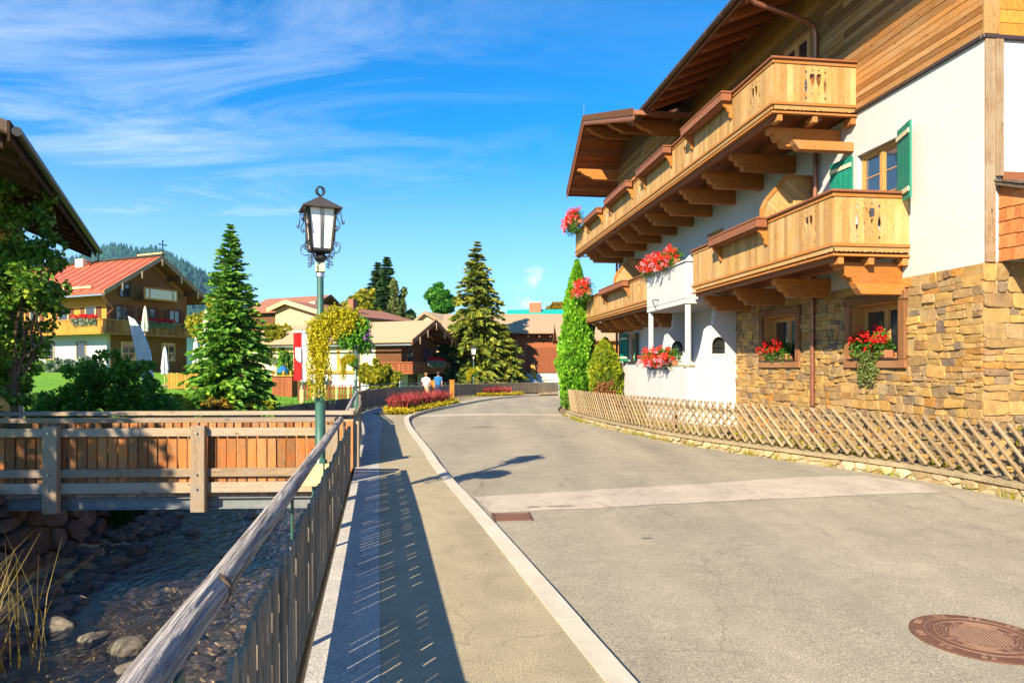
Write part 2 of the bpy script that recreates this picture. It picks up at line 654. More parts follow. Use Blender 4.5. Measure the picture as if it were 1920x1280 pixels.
M['soffit_s'] = wood('rafter_wood', (.38, .13, .038), (.22, .066, .018), (8, .45, 8), False, .75, None, .25)
M['post'] = wood('corner_post_wood', (.30, .21, .13), (.12, .075, .042), (9, 9, .5), True, .9, (.34, .29, .22), .15, .8, 2.0, .6)
M['frame_old'] = wood('old_window_surround', (.27, .125, .052), (.12, .048, .02), (6, 6, 6), True, .85, (.32, .19, .095), .25, .7)
M['frame'] = wood('window_frame_wood', (.56, .30, .10), (.40, .19, .055), (5, 5, 5), False, .5, None, .1)
M['stake'] = wood('fence_stake_wood', (.31, .23, .135), (.19, .13, .07), (7, 7, 7), True, .85, (.27, .225, .155), .3, .5)
M['picket'] = wood('picket_wood', (.235, .205, .165), (.13, .11, .085), (10, 10, .5), True, .85, (.29, .24, .17), .25, .5)
M['picket_top'] = M['picket']
M['log'] = log_mat()
M['bridge'] = wood('bridge_beam', (.36, .275, .19), (.20, .145, .10), (.4, 10, 10), True, .85, (.30, .27, .24), .25, .5, 1.1, .75)
M['bridge_v'] = wood('bridge_post', (.34, .26, .18), (.19, .14, .095), (10, 10, .4), True, .85, (.28, .25, .22), .25, .5, 1.1, .75)
M['bridge_slat'] = wood('bridge_slat', (.34, .19, .09), (.17, .075, .03), (10, 10, .5), True, .8, (.50, .15, .03), .5, .6, 3.6, .8)
M['blackwood'] = wood('black_brown_boards', (.060, .034, .020), (.030, .016, .010), (.5, 8, 8), False, .85, None, .25)
M['darkwood'] = wood('dark_wood', (.16, .072, .032), (.08, .034, .015), (.5, 8, 8), False, .8, None, .25)
M['redwood'] = wood('red_barn_boards', (.30, .10, .045), (.17, .05, .022), (9, 9, .5), False, .8, None, .3)
M['goldwood'] = wood('gold_boards', (.56, .27, .05), (.38, .155, .026), (6, 6, 1), False, .7, None, .2)
M['palewood'] = wood('pale_boards', (.66, .50, .28), (.52, .38, .20), (9, 9, .5), False, .8, None, .2)
M['steel'] = plain('bridge_steel', (.20, .22, .23), .45, .5, .3)
M['bolt'] = plain('galvanised_bolt', (.55, .57, .6), .35, .5, .9)
M['lampgreen'] = plain('lamp_green_paint', (.035, .115, .095), .38, .5)
M['iron'] = plain('wrought_iron', (.045, .045, .045), .45, .5, .5)
M['lamproof'] = plain('lamp_roof_metal', (.12, .10, .085), .4, .5, .6)
M['milk'] = plain('milk_glass', (.82, .80, .76), .25, .5)
M['copper'] = plain('copper_pipe', (.30, .125, .075), .35, .5, .55)
M['gutter'] = plain('brown_gutter', (.075, .05, .045), .35, .5, .4)
M['shutter'] = plain('green_shutter_paint', (.008, .20, .135), .5, .35)
M['batten'] = plain('cream_batten_paint', (.70, .62, .40), .55, .3)
M['glass'] = glass_mat('window_glass', (.02, .025, .03))
M['glass_blue'] = glass_mat('window_glass_sky', (.03, .05, .08))
M['curtain'] = plain('white_curtain', (.72, .70, .66), .9, .1)
M['rust'] = mottled('rusty_cast_iron', (.085, .040, .028), (.14, .066, .045), 6, .75, .5, .004, 70, .4)
M['rusthi'] = mottled('worn_cast_iron', (.16, .092, .066), (.23, .14, .10), 8, .6, .3, .003, 70, .4)
M['redroof'] = mottled('red_sheet_roof', (.34, .065, .03), (.45, .11, .055), 1.2, .5, .1, .004, 40, .4)
M['brownroof'] = mottled('brown_tile_roof', (.22, .095, .06), (.30, .14, .09), 3, .85, .5, .02, 26)
M['shingle'] = wood('grey_shingle_roof', (.42, .32, .215), (.30, .215, .14), (6, 6, 6), False, .9, None, .3)
M['shingle_red'] = wood('cedar_shingle', (.55, .215, .075), (.38, .125, .04), (8, 8, .6), False, .8, None, .3)
M['shingle_dark'] = wood('dark_shingle', (.17, .13, .105), (.09, .07, .06), (8, 8, 1), False, .85, None, .35)
M['teal'] = plain('teal_sheet_roof', (.01, .33, .29), .5, .4)
M['redcloth'] = plain('red_cloth', (.62, .012, .015), .8, .2)
M['whitecloth'] = plain('white_cloth', (.80, .80, .82), .8, .2)
M['creamcloth'] = plain('cream_canvas', (.72, .66, .52), .85, .15)
M['terracotta'] = plain('terracotta', (.36, .15, .08), .8, .2)
M['bark'] = wood('bark', (.16, .11, .075), (.07, .05, .035), (6, 6, 1.5), False, .95, None, .2, .9)
# foliage
M['fir'] = leaf('fir_needles', [(.016, .07, .012), (.055, .19, .026), (.17, .36, .035), (.34, .50, .05)], .15)
M['spruce'] = leaf('spruce_needles', [(.04, .075, .014), (.11, .165, .022), (.25, .27, .03), (.42, .38, .04)], .18)
M['darkspruce'] = leaf('dark_spruce_needles', [(.014, .045, .014), (.035, .09, .022), (.08, .15, .03)], .25)
M['bushdark'] = leaf('dark_bush_leaves', [(.016, .08, .012), (.05, .20, .022), (.12, .35, .03), (.28, .52, .05)], .3)
M['leafmid'] = leaf('mid_green_leaves', [(.022, .075, .012), (.06, .17, .022), (.15, .30, .03), (.46, .46, .05)], .25)
M['leafyellow'] = leaf('yellow_green_leaves', [(.10, .14, .010), (.22, .26, .016), (.38, .36, .025), (.52, .42, .035)], .45)
M['leafbright'] = leaf('bright_green_leaves', [(.03, .13, .014), (.07, .26, .026), (.14, .38, .045)], .4)
M['autumn'] = leaf('autumn_leaves', [(.10, .09, .01), (.24, .17, .015), (.40, .24, .02)], .35)
M['birch'] = leaf('birch_leaves', [(.07, .10, .03), (.14, .19, .05), (.26, .30, .10)], .35)
M['thuja'] = leaf('thuja_sprays', [(.03, .14, .008), (.09, .28, .014), (.18, .42, .02), (.28, .52, .03)], .2)
M['thujagold'] = leaf('gold_thuja_sprays', [(.10, .17, .008), (.22, .30, .014), (.38, .40, .02)], .3)
M['rusty'] = leaf('rusty_foliage', [(.10, .05, .02), (.25, .10, .04), (.34, .17, .06)], .3)
M['redgrass'] = leaf('crimson_spikes', [(.13, .03, .02), (.30, .035, .04), (.42, .06, .07), (.46, .16, .13)], .3)
M['goldflower'] = leaf('gold_flowers', [(.16, .20, .01), (.40, .33, .012), (.60, .42, .015)], .35)
M['yellowtrail'] = leaf('yellow_trailing_leaves', [(.12, .17, .008), (.30, .31, .010), (.50, .44, .015), (.60, .46, .015)], .35)
M['geraniumred'] = leaf('geranium_petals_red', [(.50, .004, .006), (.72, .008, .012), (.82, .03, .03)], .25)
M['geraniumcoral'] = leaf('geranium_petals_coral', [(.60, .012, .008), (.74, .03, .015), (.78, .07, .03), (.76, .20, .20)], .25)
M['pink'] = leaf('geranium_petals_pink', [(.70, .25, .34), (.78, .42, .50)], .25)
M['purple'] = leaf('petunia_petals', [(.20, .08, .40), (.36, .16, .52)], .25)
M['gleaf'] = leaf('geranium_leaves', [(.02, .09, .008), (.06, .19, .015), (.16, .32, .03)], .3)
M['greyleaf'] = leaf('silvery_leaves', [(.09, .16, .12), (.20, .28, .22), (.34, .42, .30)], .3)
M['drygrass'] = leaf('dry_grass_blades', [(.10, .085, .02), (.22, .17, .05), (.36, .27, .09)], .3)
M['greengrass'] = leaf('green_grass_blades', [(.035, .10, .008), (.09, .22, .015), (.20, .36, .025)], .35)
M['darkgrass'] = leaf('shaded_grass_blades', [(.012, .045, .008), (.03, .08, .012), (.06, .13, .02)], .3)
M['skin'] = plain('skin', (.55, .30, .20), .6, .3)
M['hair'] = plain('brown_hair', (.045, .026, .016), .6, .3)
M['blond'] = plain('fair_hair', (.24, .14, .06), .6, .3)
M['bluecloth'] = plain('blue_cloth', (.02, .14, .36), .85, .2)
M['jean'] = plain('dark_cloth', (.03, .04, .09), .85, .2)
M['tanks'] = plain('tan_cloth', (.45, .32, .2), .85, .2)


# ---------------------------------------------------------------- layout of the place
def gz(y):
    return -0.010 * max(0.0, y - 18.0)


def spline(pts, step=0.5):
    """arc-length samples of a Catmull-Rom curve through 2-D points"""
    P = [np.array(p, float) for p in pts]
    P = [2 * P[0] - P[1]] + P + [2 * P[-1] - P[-2]]
    dense = []
    for i in range(1, len(P) - 2):
        p0, p1, p2, p3 = P[i - 1:i + 3]
        n = max(4, int(np.linalg.norm(p2 - p1) / (step * .25)))
        for k in range(n):
            t = k / n
            dense.append(.5 * ((2 * p1) + (-p0 + p2) * t + (2 * p0 - 5 * p1 + 4 * p2 - p3) * t * t + (-p0 + 3 * p1 - 3 * p2 + p3) * t ** 3))
    dense.append(P[-2])
    D = np.array(dense)
    s = np.concatenate([[0], np.cumsum(np.linalg.norm(np.diff(D, axis=0), axis=1))])
    q = np.arange(0, s[-1], step)
    X = np.stack([np.interp(q, s, D[:, 0]), np.interp(q, s, D[:, 1])], 1)
    return X


def tangents(X):
    T = np.gradient(X, axis=0)
    return T / np.linalg.norm(T, axis=1)[:, None]


def left_normals(X):
    T = tangents(X)
    return np.stack([-T[:, 1], T[:, 0]], 1)


FENCE = [(3.48, -20), (-.42, 0), (-1.4, 5), (-2.37, 10), (-2.86, 12.5), (-3.55, 16), (-4.55, 20.5), (-5.6, 24.5), (-6.0, 28),
         (-6.0, 31), (-5.6, 34.5), (-4.4, 40), (-3.0, 45.2), (.5, 51.0), (4, 54.5), (12, 60), (30, 68), (90, 84)]
KERB = [(4.2, -12), (2.1, -3), (1.42, .5), (.66, 3.68), (-.21, 7.48), (-1.13, 11.33), (-1.75, 14.3), (-2.62, 18.3), (-3.2, 21.3),
        (-3.62, 24), (-3.68, 26.2), (-3.5, 29), (-3.03, 32.4), (-2.36, 36.8), (-1.2, 43), (1.2, 49.0), (5, 53), (12, 57.5), (30, 65)]
EDGE = [(7.2, -12), (7.05, 0), (7.0, 5), (6.95, 8), (6.8, 9.6), (6.35, 11.2), (5.65, 12.5), (4.85, 14), (4.05, 15.7), (3.35, 17.9),
        (2.75, 20.7), (2.3, 23.5), (2.05, 26.3), (2.0, 29), (2.3, 33), (3.2, 38), (5.5, 43), (10, 47.5), (20, 53), (50, 64)]
fenceS = spline(FENCE, .5)
kerbS = spline(KERB, .25)
edgeS = spline(EDGE, .25)


def x_at(S, y):
    return float(np.interp(y, S[:, 1], S[:, 0]))


def strip_mesh(name, rows, mat, parent=None, smooth=True, **kw):
    """rows: list of lists of xyz, same length"""
    n = len(rows[0])
    V = np.array(rows, float).reshape(-1, 3)
    F = []
    for i in range(len(rows) - 1):
        for j in range(n - 1):
            a = i * n + j
            F.append((a, a + 1, a + n + 1, a + n))
    me = raw_mesh(name, V, F, mat, smooth)
    bm = bmesh.new()
    bm.from_mesh(me)
    bmesh.ops.recalc_face_normals(bm, faces=bm.faces)
    if sum(f.normal.z * f.calc_area() for f in bm.faces) < 0 and kw.pop('up', True):
        bmesh.ops.reverse_faces(bm, faces=bm.faces)
    kw.pop('up', None)
    bm.to_mesh(me)
    bm.free()
    return obj(name, me, parent, **kw)


def sstep(a, b, x):
    t = min(1, max(0, (x - a) / (b - a)))
    return t * t * (3 - 2 * t)


# ---- ground inside the bend (under road, walk, garden and hotel)
rows = []
for i in range(len(fenceS)):
    x, y = fenceS[i]
    rows.append([(x + .02 + w, y, gz(y) - .17) for w in (0, 2, 5, 10, 20, 60, 200, 900)])
strip_mesh('ground', rows, M['earth'], kind='structure')

# ---- road, walk, concrete strip
ys = np.arange(-11.5, 58, .5)
rows = []
for y in ys:
    a, b = x_at(kerbS, y), x_at(edgeS, y)
    rows.append([(a + (b - a) * k / 8, y, gz(y) - .10 + .03 * math.sin(math.pi * k / 8)) for k in range(9)])
strip_mesh('road', rows, M['asphalt'], kind='structure')
rows = []
for y in ys:
    a, b = x_at(fenceS, y) + .03, x_at(kerbS, y) - .145
    rows.append([(a + (b - a) * k / 4, y, gz(y)) for k in range(5)])
strip_mesh('pavement', rows, M['walk'], kind='structure')
rows = []
for y in np.arange(-8, 36, .4):
    a = x_at(fenceS, y)
    w = .43 + .35 * sstep(15, 24, y)
    rows.append([(a + .02, y, gz(y) + .006), (a + w, y, gz(y) + .006)])
strip_mesh('pavement_concrete_strip', rows, M['strip'], kind='structure')


def road_z(x, y):
    a, b = x_at(kerbS, y), x_at(edgeS, y)
    k = min(1, max(0, (x - a) / (b - a)))
    return gz(y) - .10 + .03 * math.sin(math.pi * k)


def road_patch(name, upper, lower, mat, n=26):
    """sheet between two polylines across the road"""
    U = np.array(upper)
    L = np.array(lower)
    xs = np.linspace(0, 1, n)

    def along(P, t):
        s = np.concatenate([[0], np.cumsum(np.linalg.norm(np.diff(P, axis=0), axis=1))])
        return np.interp(t * s[-1], s, P[:, 0]), np.interp(t * s[-1], s, P[:, 1])
    rows = []
    for t in xs:
        a, b = along(U, t), along(L, t)
        r = []
        for k in range(5):
            x = a[0] + (b[0] - a[0]) * k / 4
            y = a[1] + (b[1] - a[1]) * k / 4 + (random.uniform(-.02, .02) if k in (0, 4) else 0)
            r.append((x, y, road_z(x, y) + .005))
        rows.append(r)
    return strip_mesh(name, rows, mat, kind='structure')


road_patch('road_concrete_patch', [(-.53, 9.45), (1.08, 9.85), (2.73, 10.29), (4.7, 11.05), (5.75, 11.3), (6.25, 10.5)],
           [(-.25, 8.42), (.94, 8.60), (2.35, 8.9), (3.89, 9.25), (5.2, 9.55), (6.15, 9.75)], M['patch'])
road_patch('road_concrete_patch', [(-3.5, 27.2), (-.5, 27.4), (1.95, 27.2)], [(-3.55, 25.3), (-.5, 26.2), (1.95, 26.2)], M['patch'])

# tar and oil marks
def road_mark(name, x, y, rx, ry, rot, mat, seed):
    rnd = random.Random(seed)
    pts = []
    for k in range(18):
        a = 2 * math.pi * k / 18
        f = rnd.uniform(.55, 1.15)
        dx_, dy_ = rx * f * math.cos(a), ry * f * math.sin(a)
        X, Y = x + dx_ * math.cos(rot) - dy_ * math.sin(rot), y + dx_ * math.sin(rot) + dy_ * math.cos(rot)
        pts.append((X, Y, road_z(X, Y) + .010))
    mb = MB()
    mb.v = [(x, y, road_z(x, y) + .010)] + pts
    mb.f = [(0, 1 + k, 1 + (k + 1) % 18) for k in range(18)]
    mb.build(name, mat, None, kind='structure')


M['tar'] = asphalt_mat('old_tar', (.185, .168, .135), (.235, .212, .168), (.10, .09, .08))
for k, (x, y, rx, ry, rot) in enumerate([(.62, 8.75, .22, .05, .1), (.28, 8.72, .14, .035, .1), (1.4, 7.1, .06, .02, 0), (-.9, 20.5, .5, .12, .3)]):
    road_mark('road_tar_mark', x, y, rx, ry, rot, M['tar'], 70 + k)

# ---- kerb stones
kerb = obj('kerb', MB().box(-.02, .02, -.02, .02, -.12, -.1).mesh('kerb', M['kerb']), None, (1.3, .9, 0), kind='structure')
kT = tangents(kerbS)
i = 0
STEP = 4
while i + STEP < len(kerbS) and kerbS[i][1] < 50:
    p, q = kerbS[i], kerbS[i + STEP]
    if p[1] > -2:
        mb = MB()
        pts = []
        for j in range(i, i + STEP + 1):
            nx_, ny_ = -kT[j][1], kT[j][0]
            c = np.array(kerbS[j])
            if j == i:
                c = c + kT[j] * .004
            if j == i + STEP:
                c = c - kT[j] * .004
            pts.append((c, (nx_, ny_)))
        hz = random.uniform(-.004, .006)
        for (c, nn), (c2, nn2) in zip(pts[:-1], pts[1:]):
            w0, w1 = .012, -.15
            z0, z1 = gz(c[1]), gz(c2[1])
            a0 = (c[0] - nn[0] * w0, c[1] - nn[1] * w0)
            a1 = (c[0] - nn[0] * w1, c[1] - nn[1] * w1)
            b0 = (c2[0] - nn2[0] * w0, c2[1] - nn2[1] * w0)
            b1 = (c2[0] - nn2[0] * w1, c2[1] - nn2[1] * w1)
            o_ = len(mb.v)
            mb.v += [(a0[0], a0[1], z0 - .15), (a1[0], a1[1], z0 - .15), (a1[0], a1[1], z0 + .012 + hz), (a0[0], a0[1], z0 + .008 + hz),
                     (b0[0], b0[1], z1 - .15), (b1[0], b1[1], z1 - .15), (b1[0], b1[1], z1 + .012 + hz), (b0[0], b0[1], z1 + .008 + hz)]
            mb.f += [(o_ + 3, o_ + 2, o_ + 6, o_ + 7), (o_ + 0, o_ + 3, o_ + 7, o_ + 4), (o_ + 1, o_ + 5, o_ + 6, o_ + 2)]
            if c is pts[0][0]:
                mb.f.append((o_, o_ + 1, o_ + 2, o_ + 3))
            if c2 is pts[-1][0]:
                mb.f.append((o_ + 4, o_ + 7, o_ + 6, o_ + 5))
        mb.v = [(x - 1.3, y - .9, z) for x, y, z in mb.v]
        mb.build('kerb_stone', M['kerb'], kerb)
    i += STEP

# ---- river: bank lines, banks, bed, water
fT = tangents(fenceS)
fN = left_normals(fenceS)


def chan_w(y):
    return 5.05 - .85 * sstep(16, 30, y)


bankL = np.array([fenceS[i] + fN[i] * chan_w(fenceS[i][1]) for i in range(len(fenceS))])
WATER = -1.5


def terr(d, x, y):
    """height of the far (left) bank at distance d from the channel edge"""
    h = .3 + 1.25 * sstep(-7, -15, x)
    return -.08 + h * sstep(2.5, 22, d) + gz(min(y, 45)) * .6


rows = []
for i in range(len(bankL)):
    p, n_ = bankL[i], fN[i]
    r = []
    for d in (0, .8, 2, 4, 7, 11, 16, 22, 30, 45, 80, 160, 400, 1200, 4000):
        x, y = p + n_ * d
        r.append((x, y, terr(d, x, y) + (0 if d in (0,) else random.uniform(-.05, .05) * min(1, d / 4))))
    rows.append(r)
strip_mesh('lawn', rows, M['grass'], kind='structure')


def terrain_z(x, y):
    d2 = np.hypot(bankL[:, 0] - x, bankL[:, 1] - y)
    return terr(float(d2.min()), x, y)


rows = []
for i in range(len(fenceS)):
    p, n_ = fenceS[i], fN[i]
    w = chan_w(p[1])
    r = [(p[0] + .03 * fN[i][0], p[1] + .03 * fN[i][1], gz(p[1]) + .0), (p[0] + n_[0] * .06, p[1] + n_[1] * .06, -1.72)]
    for k in range(1, 9):
        f = k / 9
        x, y = p + n_ * (w - .5) * f
        shal = .34 * (sstep(.55, 1.0, f)) + .26 * sstep(.5, .0, f) * sstep(9, 3, y)
        r.append((x, y, -1.80 + shal + random.uniform(-.05, .05)))
    x, y = p + n_ * (w - .45)
    r.append((x, y, -1.42 + random.uniform(-.06, .06)))
    x, y = p + n_ * (w - .12)
    r.append((x, y, -1.25))
    x, y = p + n_ * (w + .02)
    r.append((x, y, -.08))
    rows.append(r)
strip_mesh('riverbed', rows, M['bed'], kind='structure')

rows = []
for i in range(len(fenceS)):
    p, n_ = fenceS[i], fN[i]
    w = chan_w(p[1])
    rows.append([tuple(p + n_ * (w * k / 6)) + (WATER,) for k in range(7)])


def water_mat():
    m, nd, lk = newmat('stream_water')
    out = N(nd, 'OutputMaterial')
    v = coords(nd, lk, (1.0, .42, 1), rnd=False)
    n1 = noise(nd, lk, v, 4.0, 3, .5, .8)
    n2 = noise(nd, lk, v, 13, 2, .5, .4)
    ad = N(nd, 'Math', operation='MULTIPLY_ADD')
    lk.new(n2, ad.inputs[0])
    ad.inputs[1].default_value = .45
    lk.new(n1, ad.inputs[2])
    b = N(nd, 'Bump')
    b.inputs['Strength'].default_value = 1.0
    b.inputs['Distance'].default_value = .07
    lk.new(ad.outputs[0], b.inputs['Height'])
    t = N(nd, 'BsdfTransparent')
    t.inputs['Color'].default_value = (.96, .97, .97, 1)
    df = N(nd, 'BsdfDiffuse')
    df.inputs['Color'].default_value = (.006, .055, .17, 1)
    body = N(nd, 'MixShader')
    body.inputs[0].default_value = .15
    lk.new(t.outputs[0], body.inputs[1])
    lk.new(df.outputs[0], body.inputs[2])
    gl = N(nd, 'BsdfGlossy')
    gl.inputs['Roughness'].default_value = .04
    lk.new(b.outputs[0], gl.inputs['Normal'])
    fr = N(nd, 'Fresnel')
    fr.inputs['IOR'].default_value = 1.36
    lk.new(b.outputs[0], fr.inputs['Normal'])
    mx = N(nd, 'MixShader')
    fm = N(nd, 'Math', operation='MULTIPLY_ADD', use_clamp=True)
    lk.new(fr.outputs[0], fm.inputs[0])
    fm.inputs[1].default_value = .9
    fm.inputs[2].default_value = .0
    lk.new(fm.outputs[0], mx.inputs[0])
    lk.new(body.outputs[0], mx.inputs[1])
    lk.new(gl.outputs[0], mx.inputs[2])
    lk.new(mx.outputs[0], out.inputs['Surface'])
    return m


strip_mesh('river_water', rows, water_mat(), kind='structure')


# ---------------------------------------------------------------- stone laying
def clip_poly(poly, a, b, c):
    """keep the side a*x+b*y<=c"""
    out = []
    n = len(poly)
    for i in range(n):
        p, q = poly[i], poly[(i + 1) % n]
        dp, dq = a * p[0] + b * p[1] - c, a * q[0] + b * q[1] - c
        if dp <= 0:
            out.append(p)
        if (dp < 0 < dq) or (dq < 0 < dp):
            t = dp / (dp - dq)
            out.append((p[0] + (q[0] - p[0]) * t, p[1] + (q[1] - p[1]) * t))
    return out


def stone_cells(x0, x1, z0, z1, wr, hr, holes=(), jit=.35):
    """irregular rubble cells: polygons in (x,z)"""
    seeds = []
    z = z0
    while z < z1:
        h = random.uniform(*hr)
        x = x0 - random.uniform(0, wr[1])
        while x < x1 + wr[0]:
            w = random.uniform(*wr)
            if random.random() < .16 and h > .17:
                seeds.append((x + w / 2, z + h * .27))
                seeds.append((x + w / 2 + random.uniform(-.04, .04), z + h * .78))
            else:
                seeds.append((x + w / 2 + random.uniform(-.1, .1) * w, z + h / 2 + random.uniform(-jit, jit) * h))
            x += w
        z += h
    seeds = [s for s in seeds if x0 - .05 < s[0] < x1 + .05 and z0 - .05 < s[1] < z1 + .05
             and not any(a < s[0] < b and c < s[1] < d for a, b, c, d in holes)]
    S = np.array(seeds)
    cells = []
    for i, s in enumerate(seeds):
        poly = [(x0, z0), (x1, z0), (x1, z1), (x0, z1)]
        d = (((S - S[i]) * np.array((1, 1.5))) ** 2).sum(1)
        for j in np.argsort(d)[1:24]:
            a, b = S[j] - S[i]
            b *= 2.2
            m = (S[j] + S[i]) / 2
            poly = clip_poly(poly, a, b, a * m[0] + b * m[1])
            if len(poly) < 3:
                break
        if len(poly) < 3:
            continue
        for (a, b, c, d_) in holes:
            xs = [p[0] for p in poly]
            zs = [p[1] for p in poly]
            if max(xs) <= a or min(xs) >= b or max(zs) <= c or min(zs) >= d_:
                continue
            opts = []
            if s[0] <= a:
                opts.append(clip_poly(poly, 1, 0, a))
            if s[0] >= b:
                opts.append(clip_poly(poly, -1, 0, -b))
            if s[1] <= c:
                opts.append(clip_poly(poly, 0, 1, c))
            if s[1] >= d_:
                opts.append(clip_poly(poly, 0, -1, -d_))

            def area(P):
                return abs(sum(P[k][0] * P[(k + 1) % len(P)][1] - P[(k + 1) % len(P)][0] * P[k][1] for k in range(len(P)))) / 2 if len(P) > 2 else 0
            poly = max(opts, key=area) if opts else []
        if len(poly) < 3:
            continue
        # drop near-duplicate corners
        P = []
        for p in poly:
            if not P or math.hypot(p[0] - P[-1][0], p[1] - P[-1][1]) > .012:
                P.append(p)
        if len(P) > 3 and math.hypot(P[0][0] - P[-1][0], P[0][1] - P[-1][1]) < .012:
            P.pop()
        ar = abs(sum(P[k][0] * P[(k + 1) % len(P)][1] - P[(k + 1) % len(P)][0] * P[k][1] for k in range(len(P)))) / 2 if len(P) > 2 else 0
        if ar > .004:
            cells.append((ar, P))
    return cells


def rubble_cells(x0, x1, z0, z1, wr, hr, holes):
    """roughly coursed rubble: wavy bed joints, slanting head joints, tall courses split into two or three"""
    lines = [z0]
    while lines[-1] < z1 - hr[0]:
        lines.append(lines[-1] + random.uniform(*hr))
    lines[-1] = z1
    ph = [(random.uniform(0, 6), random.uniform(1.2, 3.2), random.uniform(.01, .04)) for _ in lines]

    def zl(i, x):
        if i == 0 or i == len(lines) - 1:
            return lines[i]
        p, f, a = ph[i]
        return lines[i] + a * math.sin(p + f * x) + a * .6 * math.sin(2 * p + 3.1 * f * x)
    quads = []
    for i in range(len(lines) - 1):
        h = lines[i + 1] - lines[i]
        x = x0
        sl = 0.0
        while x < x1 - .03:
            w = random.uniform(*wr) * (.75 + h / hr[1] * .5)
            xb = min(x1, x + w)
            if x1 - xb < wr[0] * .6:
                xb = x1
            s2 = 0.0 if xb == x1 else random.uniform(-.22, .22) * h

            def pt(xx, f, s_):
                xx2 = xx + s_ * (f - .5)
                return (xx2, zl(i, xx2) * (1 - f) + zl(i + 1, xx2) * f)
            fs = [0, 1]
            if h > .16 and random.random() < .55:
                fs = [0, random.uniform(.35, .65), 1]
            if h > .26 and random.random() < .35:
                fs = [0, random.uniform(.25, .4), random.uniform(.6, .75), 1]
            for a, b in zip(fs[:-1], fs[1:]):
                ta, tb = random.uniform(-.03, .03) * (0 if a == 0 else 1), random.uniform(-.03, .03) * (0 if b == 1 else 1)
                A, B, C_, D = pt(x, a, sl), pt(xb, a, s2), pt(xb, b, s2), pt(x, b, sl)
                if len(fs) > 2 and random.random() < .45 and (xb - x) > .26:
                    f = random.uniform(.35, .65)
                    M1 = (A[0] + (B[0] - A[0]) * f, A[1] + (B[1] - A[1]) * f)
                    M2 = (D[0] + (C_[0] - D[0]) * (f + random.uniform(-.08, .08)), D[1] + (C_[1] - D[1]) * f)
                    quads += [[A, M1, M2, D], [M1, B, C_, M2]]
                else:
                    m_ = ((A[0] + B[0]) / 2, (A[1] + B[1]) / 2 + random.uniform(-.008, .008))
                    n_ = ((D[0] + C_[0]) / 2, (D[1] + C_[1]) / 2 + random.uniform(-.008, .008))
                    quads.append([A, m_, B, C_, n_, D])
            x = xb
            sl = s2
    cells = []
    for P in quads:
        cx = sum(p[0] for p in P) / len(P)
        cz = sum(p[1] for p in P) / len(P)
        if any(a < cx < b and c < cz < d for a, b, c, d in holes):
            continue
        for (a, b, c, d) in holes:
            xs = [p[0] for p in P]
            zs = [p[1] for p in P]
            if max(xs) <= a or min(xs) >= b or max(zs) <= c or min(zs) >= d:
                continue
            if cx <= a:
                P = clip_poly(P, 1, 0, a)
            elif cx >= b:
                P = clip_poly(P, -1, 0, -b)
            elif cz <= c:
                P = clip_poly(P, 0, 1, c)
            else:
                P = clip_poly(P, 0, -1, -d)
        if len(P) < 3:
            continue
        ar = abs(sum(P[k][0] * P[(k + 1) % len(P)][1] - P[(k + 1) % len(P)][0] * P[k][1] for k in range(len(P)))) / 2
        if ar > .003:
            cells.append((ar, P))
    return cells


def stone_shape(mb, P, fn, gap=.010, depth=(.03, .06)):
    """one stone: rings drawn in towards a slightly tilted face; fn(a, b, out) -> xyz"""
    cx = sum(p[0] for p in P) / len(P)
    cz = sum(p[1] for p in P) / len(P)
    # rounder outline: cut the corners once, with irregular cuts
    Q = []
    n = len(P)
    for i in range(n):
        a, b = P[i], P[(i + 1) % n]
        t0, t1 = random.uniform(.06, .22), random.uniform(.78, .94)
        Q.append((a[0] + (b[0] - a[0]) * t0, a[1] + (b[1] - a[1]) * t0))
        Q.append((a[0] + (b[0] - a[0]) * t1, a[1] + (b[1] - a[1]) * t1))
    size = max(.05, min(max(p[0] for p in P) - min(p[0] for p in P), max(p[1] for p in P) - min(p[1] for p in P)))
    k0 = 1 - gap / size * 2
    h = random.uniform(*depth)
    tx, tz = random.uniform(-.10, .10), random.uniform(-.12, .12)
    o = len(mb.v)
    m = len(Q)
    for k, hh in ((k0, -.03), (k0 * .995, h * .80), (k0 * .94, h * 1.0)):
        for (a, b) in Q:
            x, z = cx + (a - cx) * k, cz + (b - cz) * k
            e = hh if hh < 0 else hh + ((x - cx) * tx + (z - cz) * tz) + random.uniform(-.004, .004)
            mb.v.append(tuple(fn(x, z, e)))
    mb.v.append(tuple(fn(cx, cz, h * 1.04 + random.uniform(-.004, .006))))
    for r in range(2):
        for i in range(m):
            j = (i + 1) % m
            mb.f.append((o + r * m + i, o + r * m + j, o + (r + 1) * m + j, o + (r + 1) * m + i))
    for i in range(m):
        j = (i + 1) % m
        mb.f.append((o + 2 * m + i, o + 2 * m + j, o + 3 * m))


def lay_stones(name, cells, fn, mat, parent, near, limit, gap=.010, depth=(.03, .06), stuff_name='small_stones'):
    """the largest-looking stones become objects, the rest one mesh; near(P)-> smaller is nearer"""
    order = sorted(cells, key=lambda c: near(c[1]) / math.sqrt(c[0]))
    for ar, P in order[:limit]:
        mb = MB()
        stone_shape(mb, P, fn, gap, depth)
        mb.build(name, mat, parent)
    rest = order[limit:]
    if rest:
        mb = MB()
        for ar, P in rest:
            stone_shape(mb, P, fn, gap, depth)
        mb.build(stuff_name, mat, parent, kind='stuff')


# ---- left bank wall of rough blocks
bs = bankL
bi = [i for i in range(len(bs)) if 2 < bs[i][1] < 40]
bpath = bs[bi]
bnorm = -fN[bi]
blen = np.concatenate([[0], np.cumsum(np.linalg.norm(np.diff(bpath, axis=0), axis=1))])


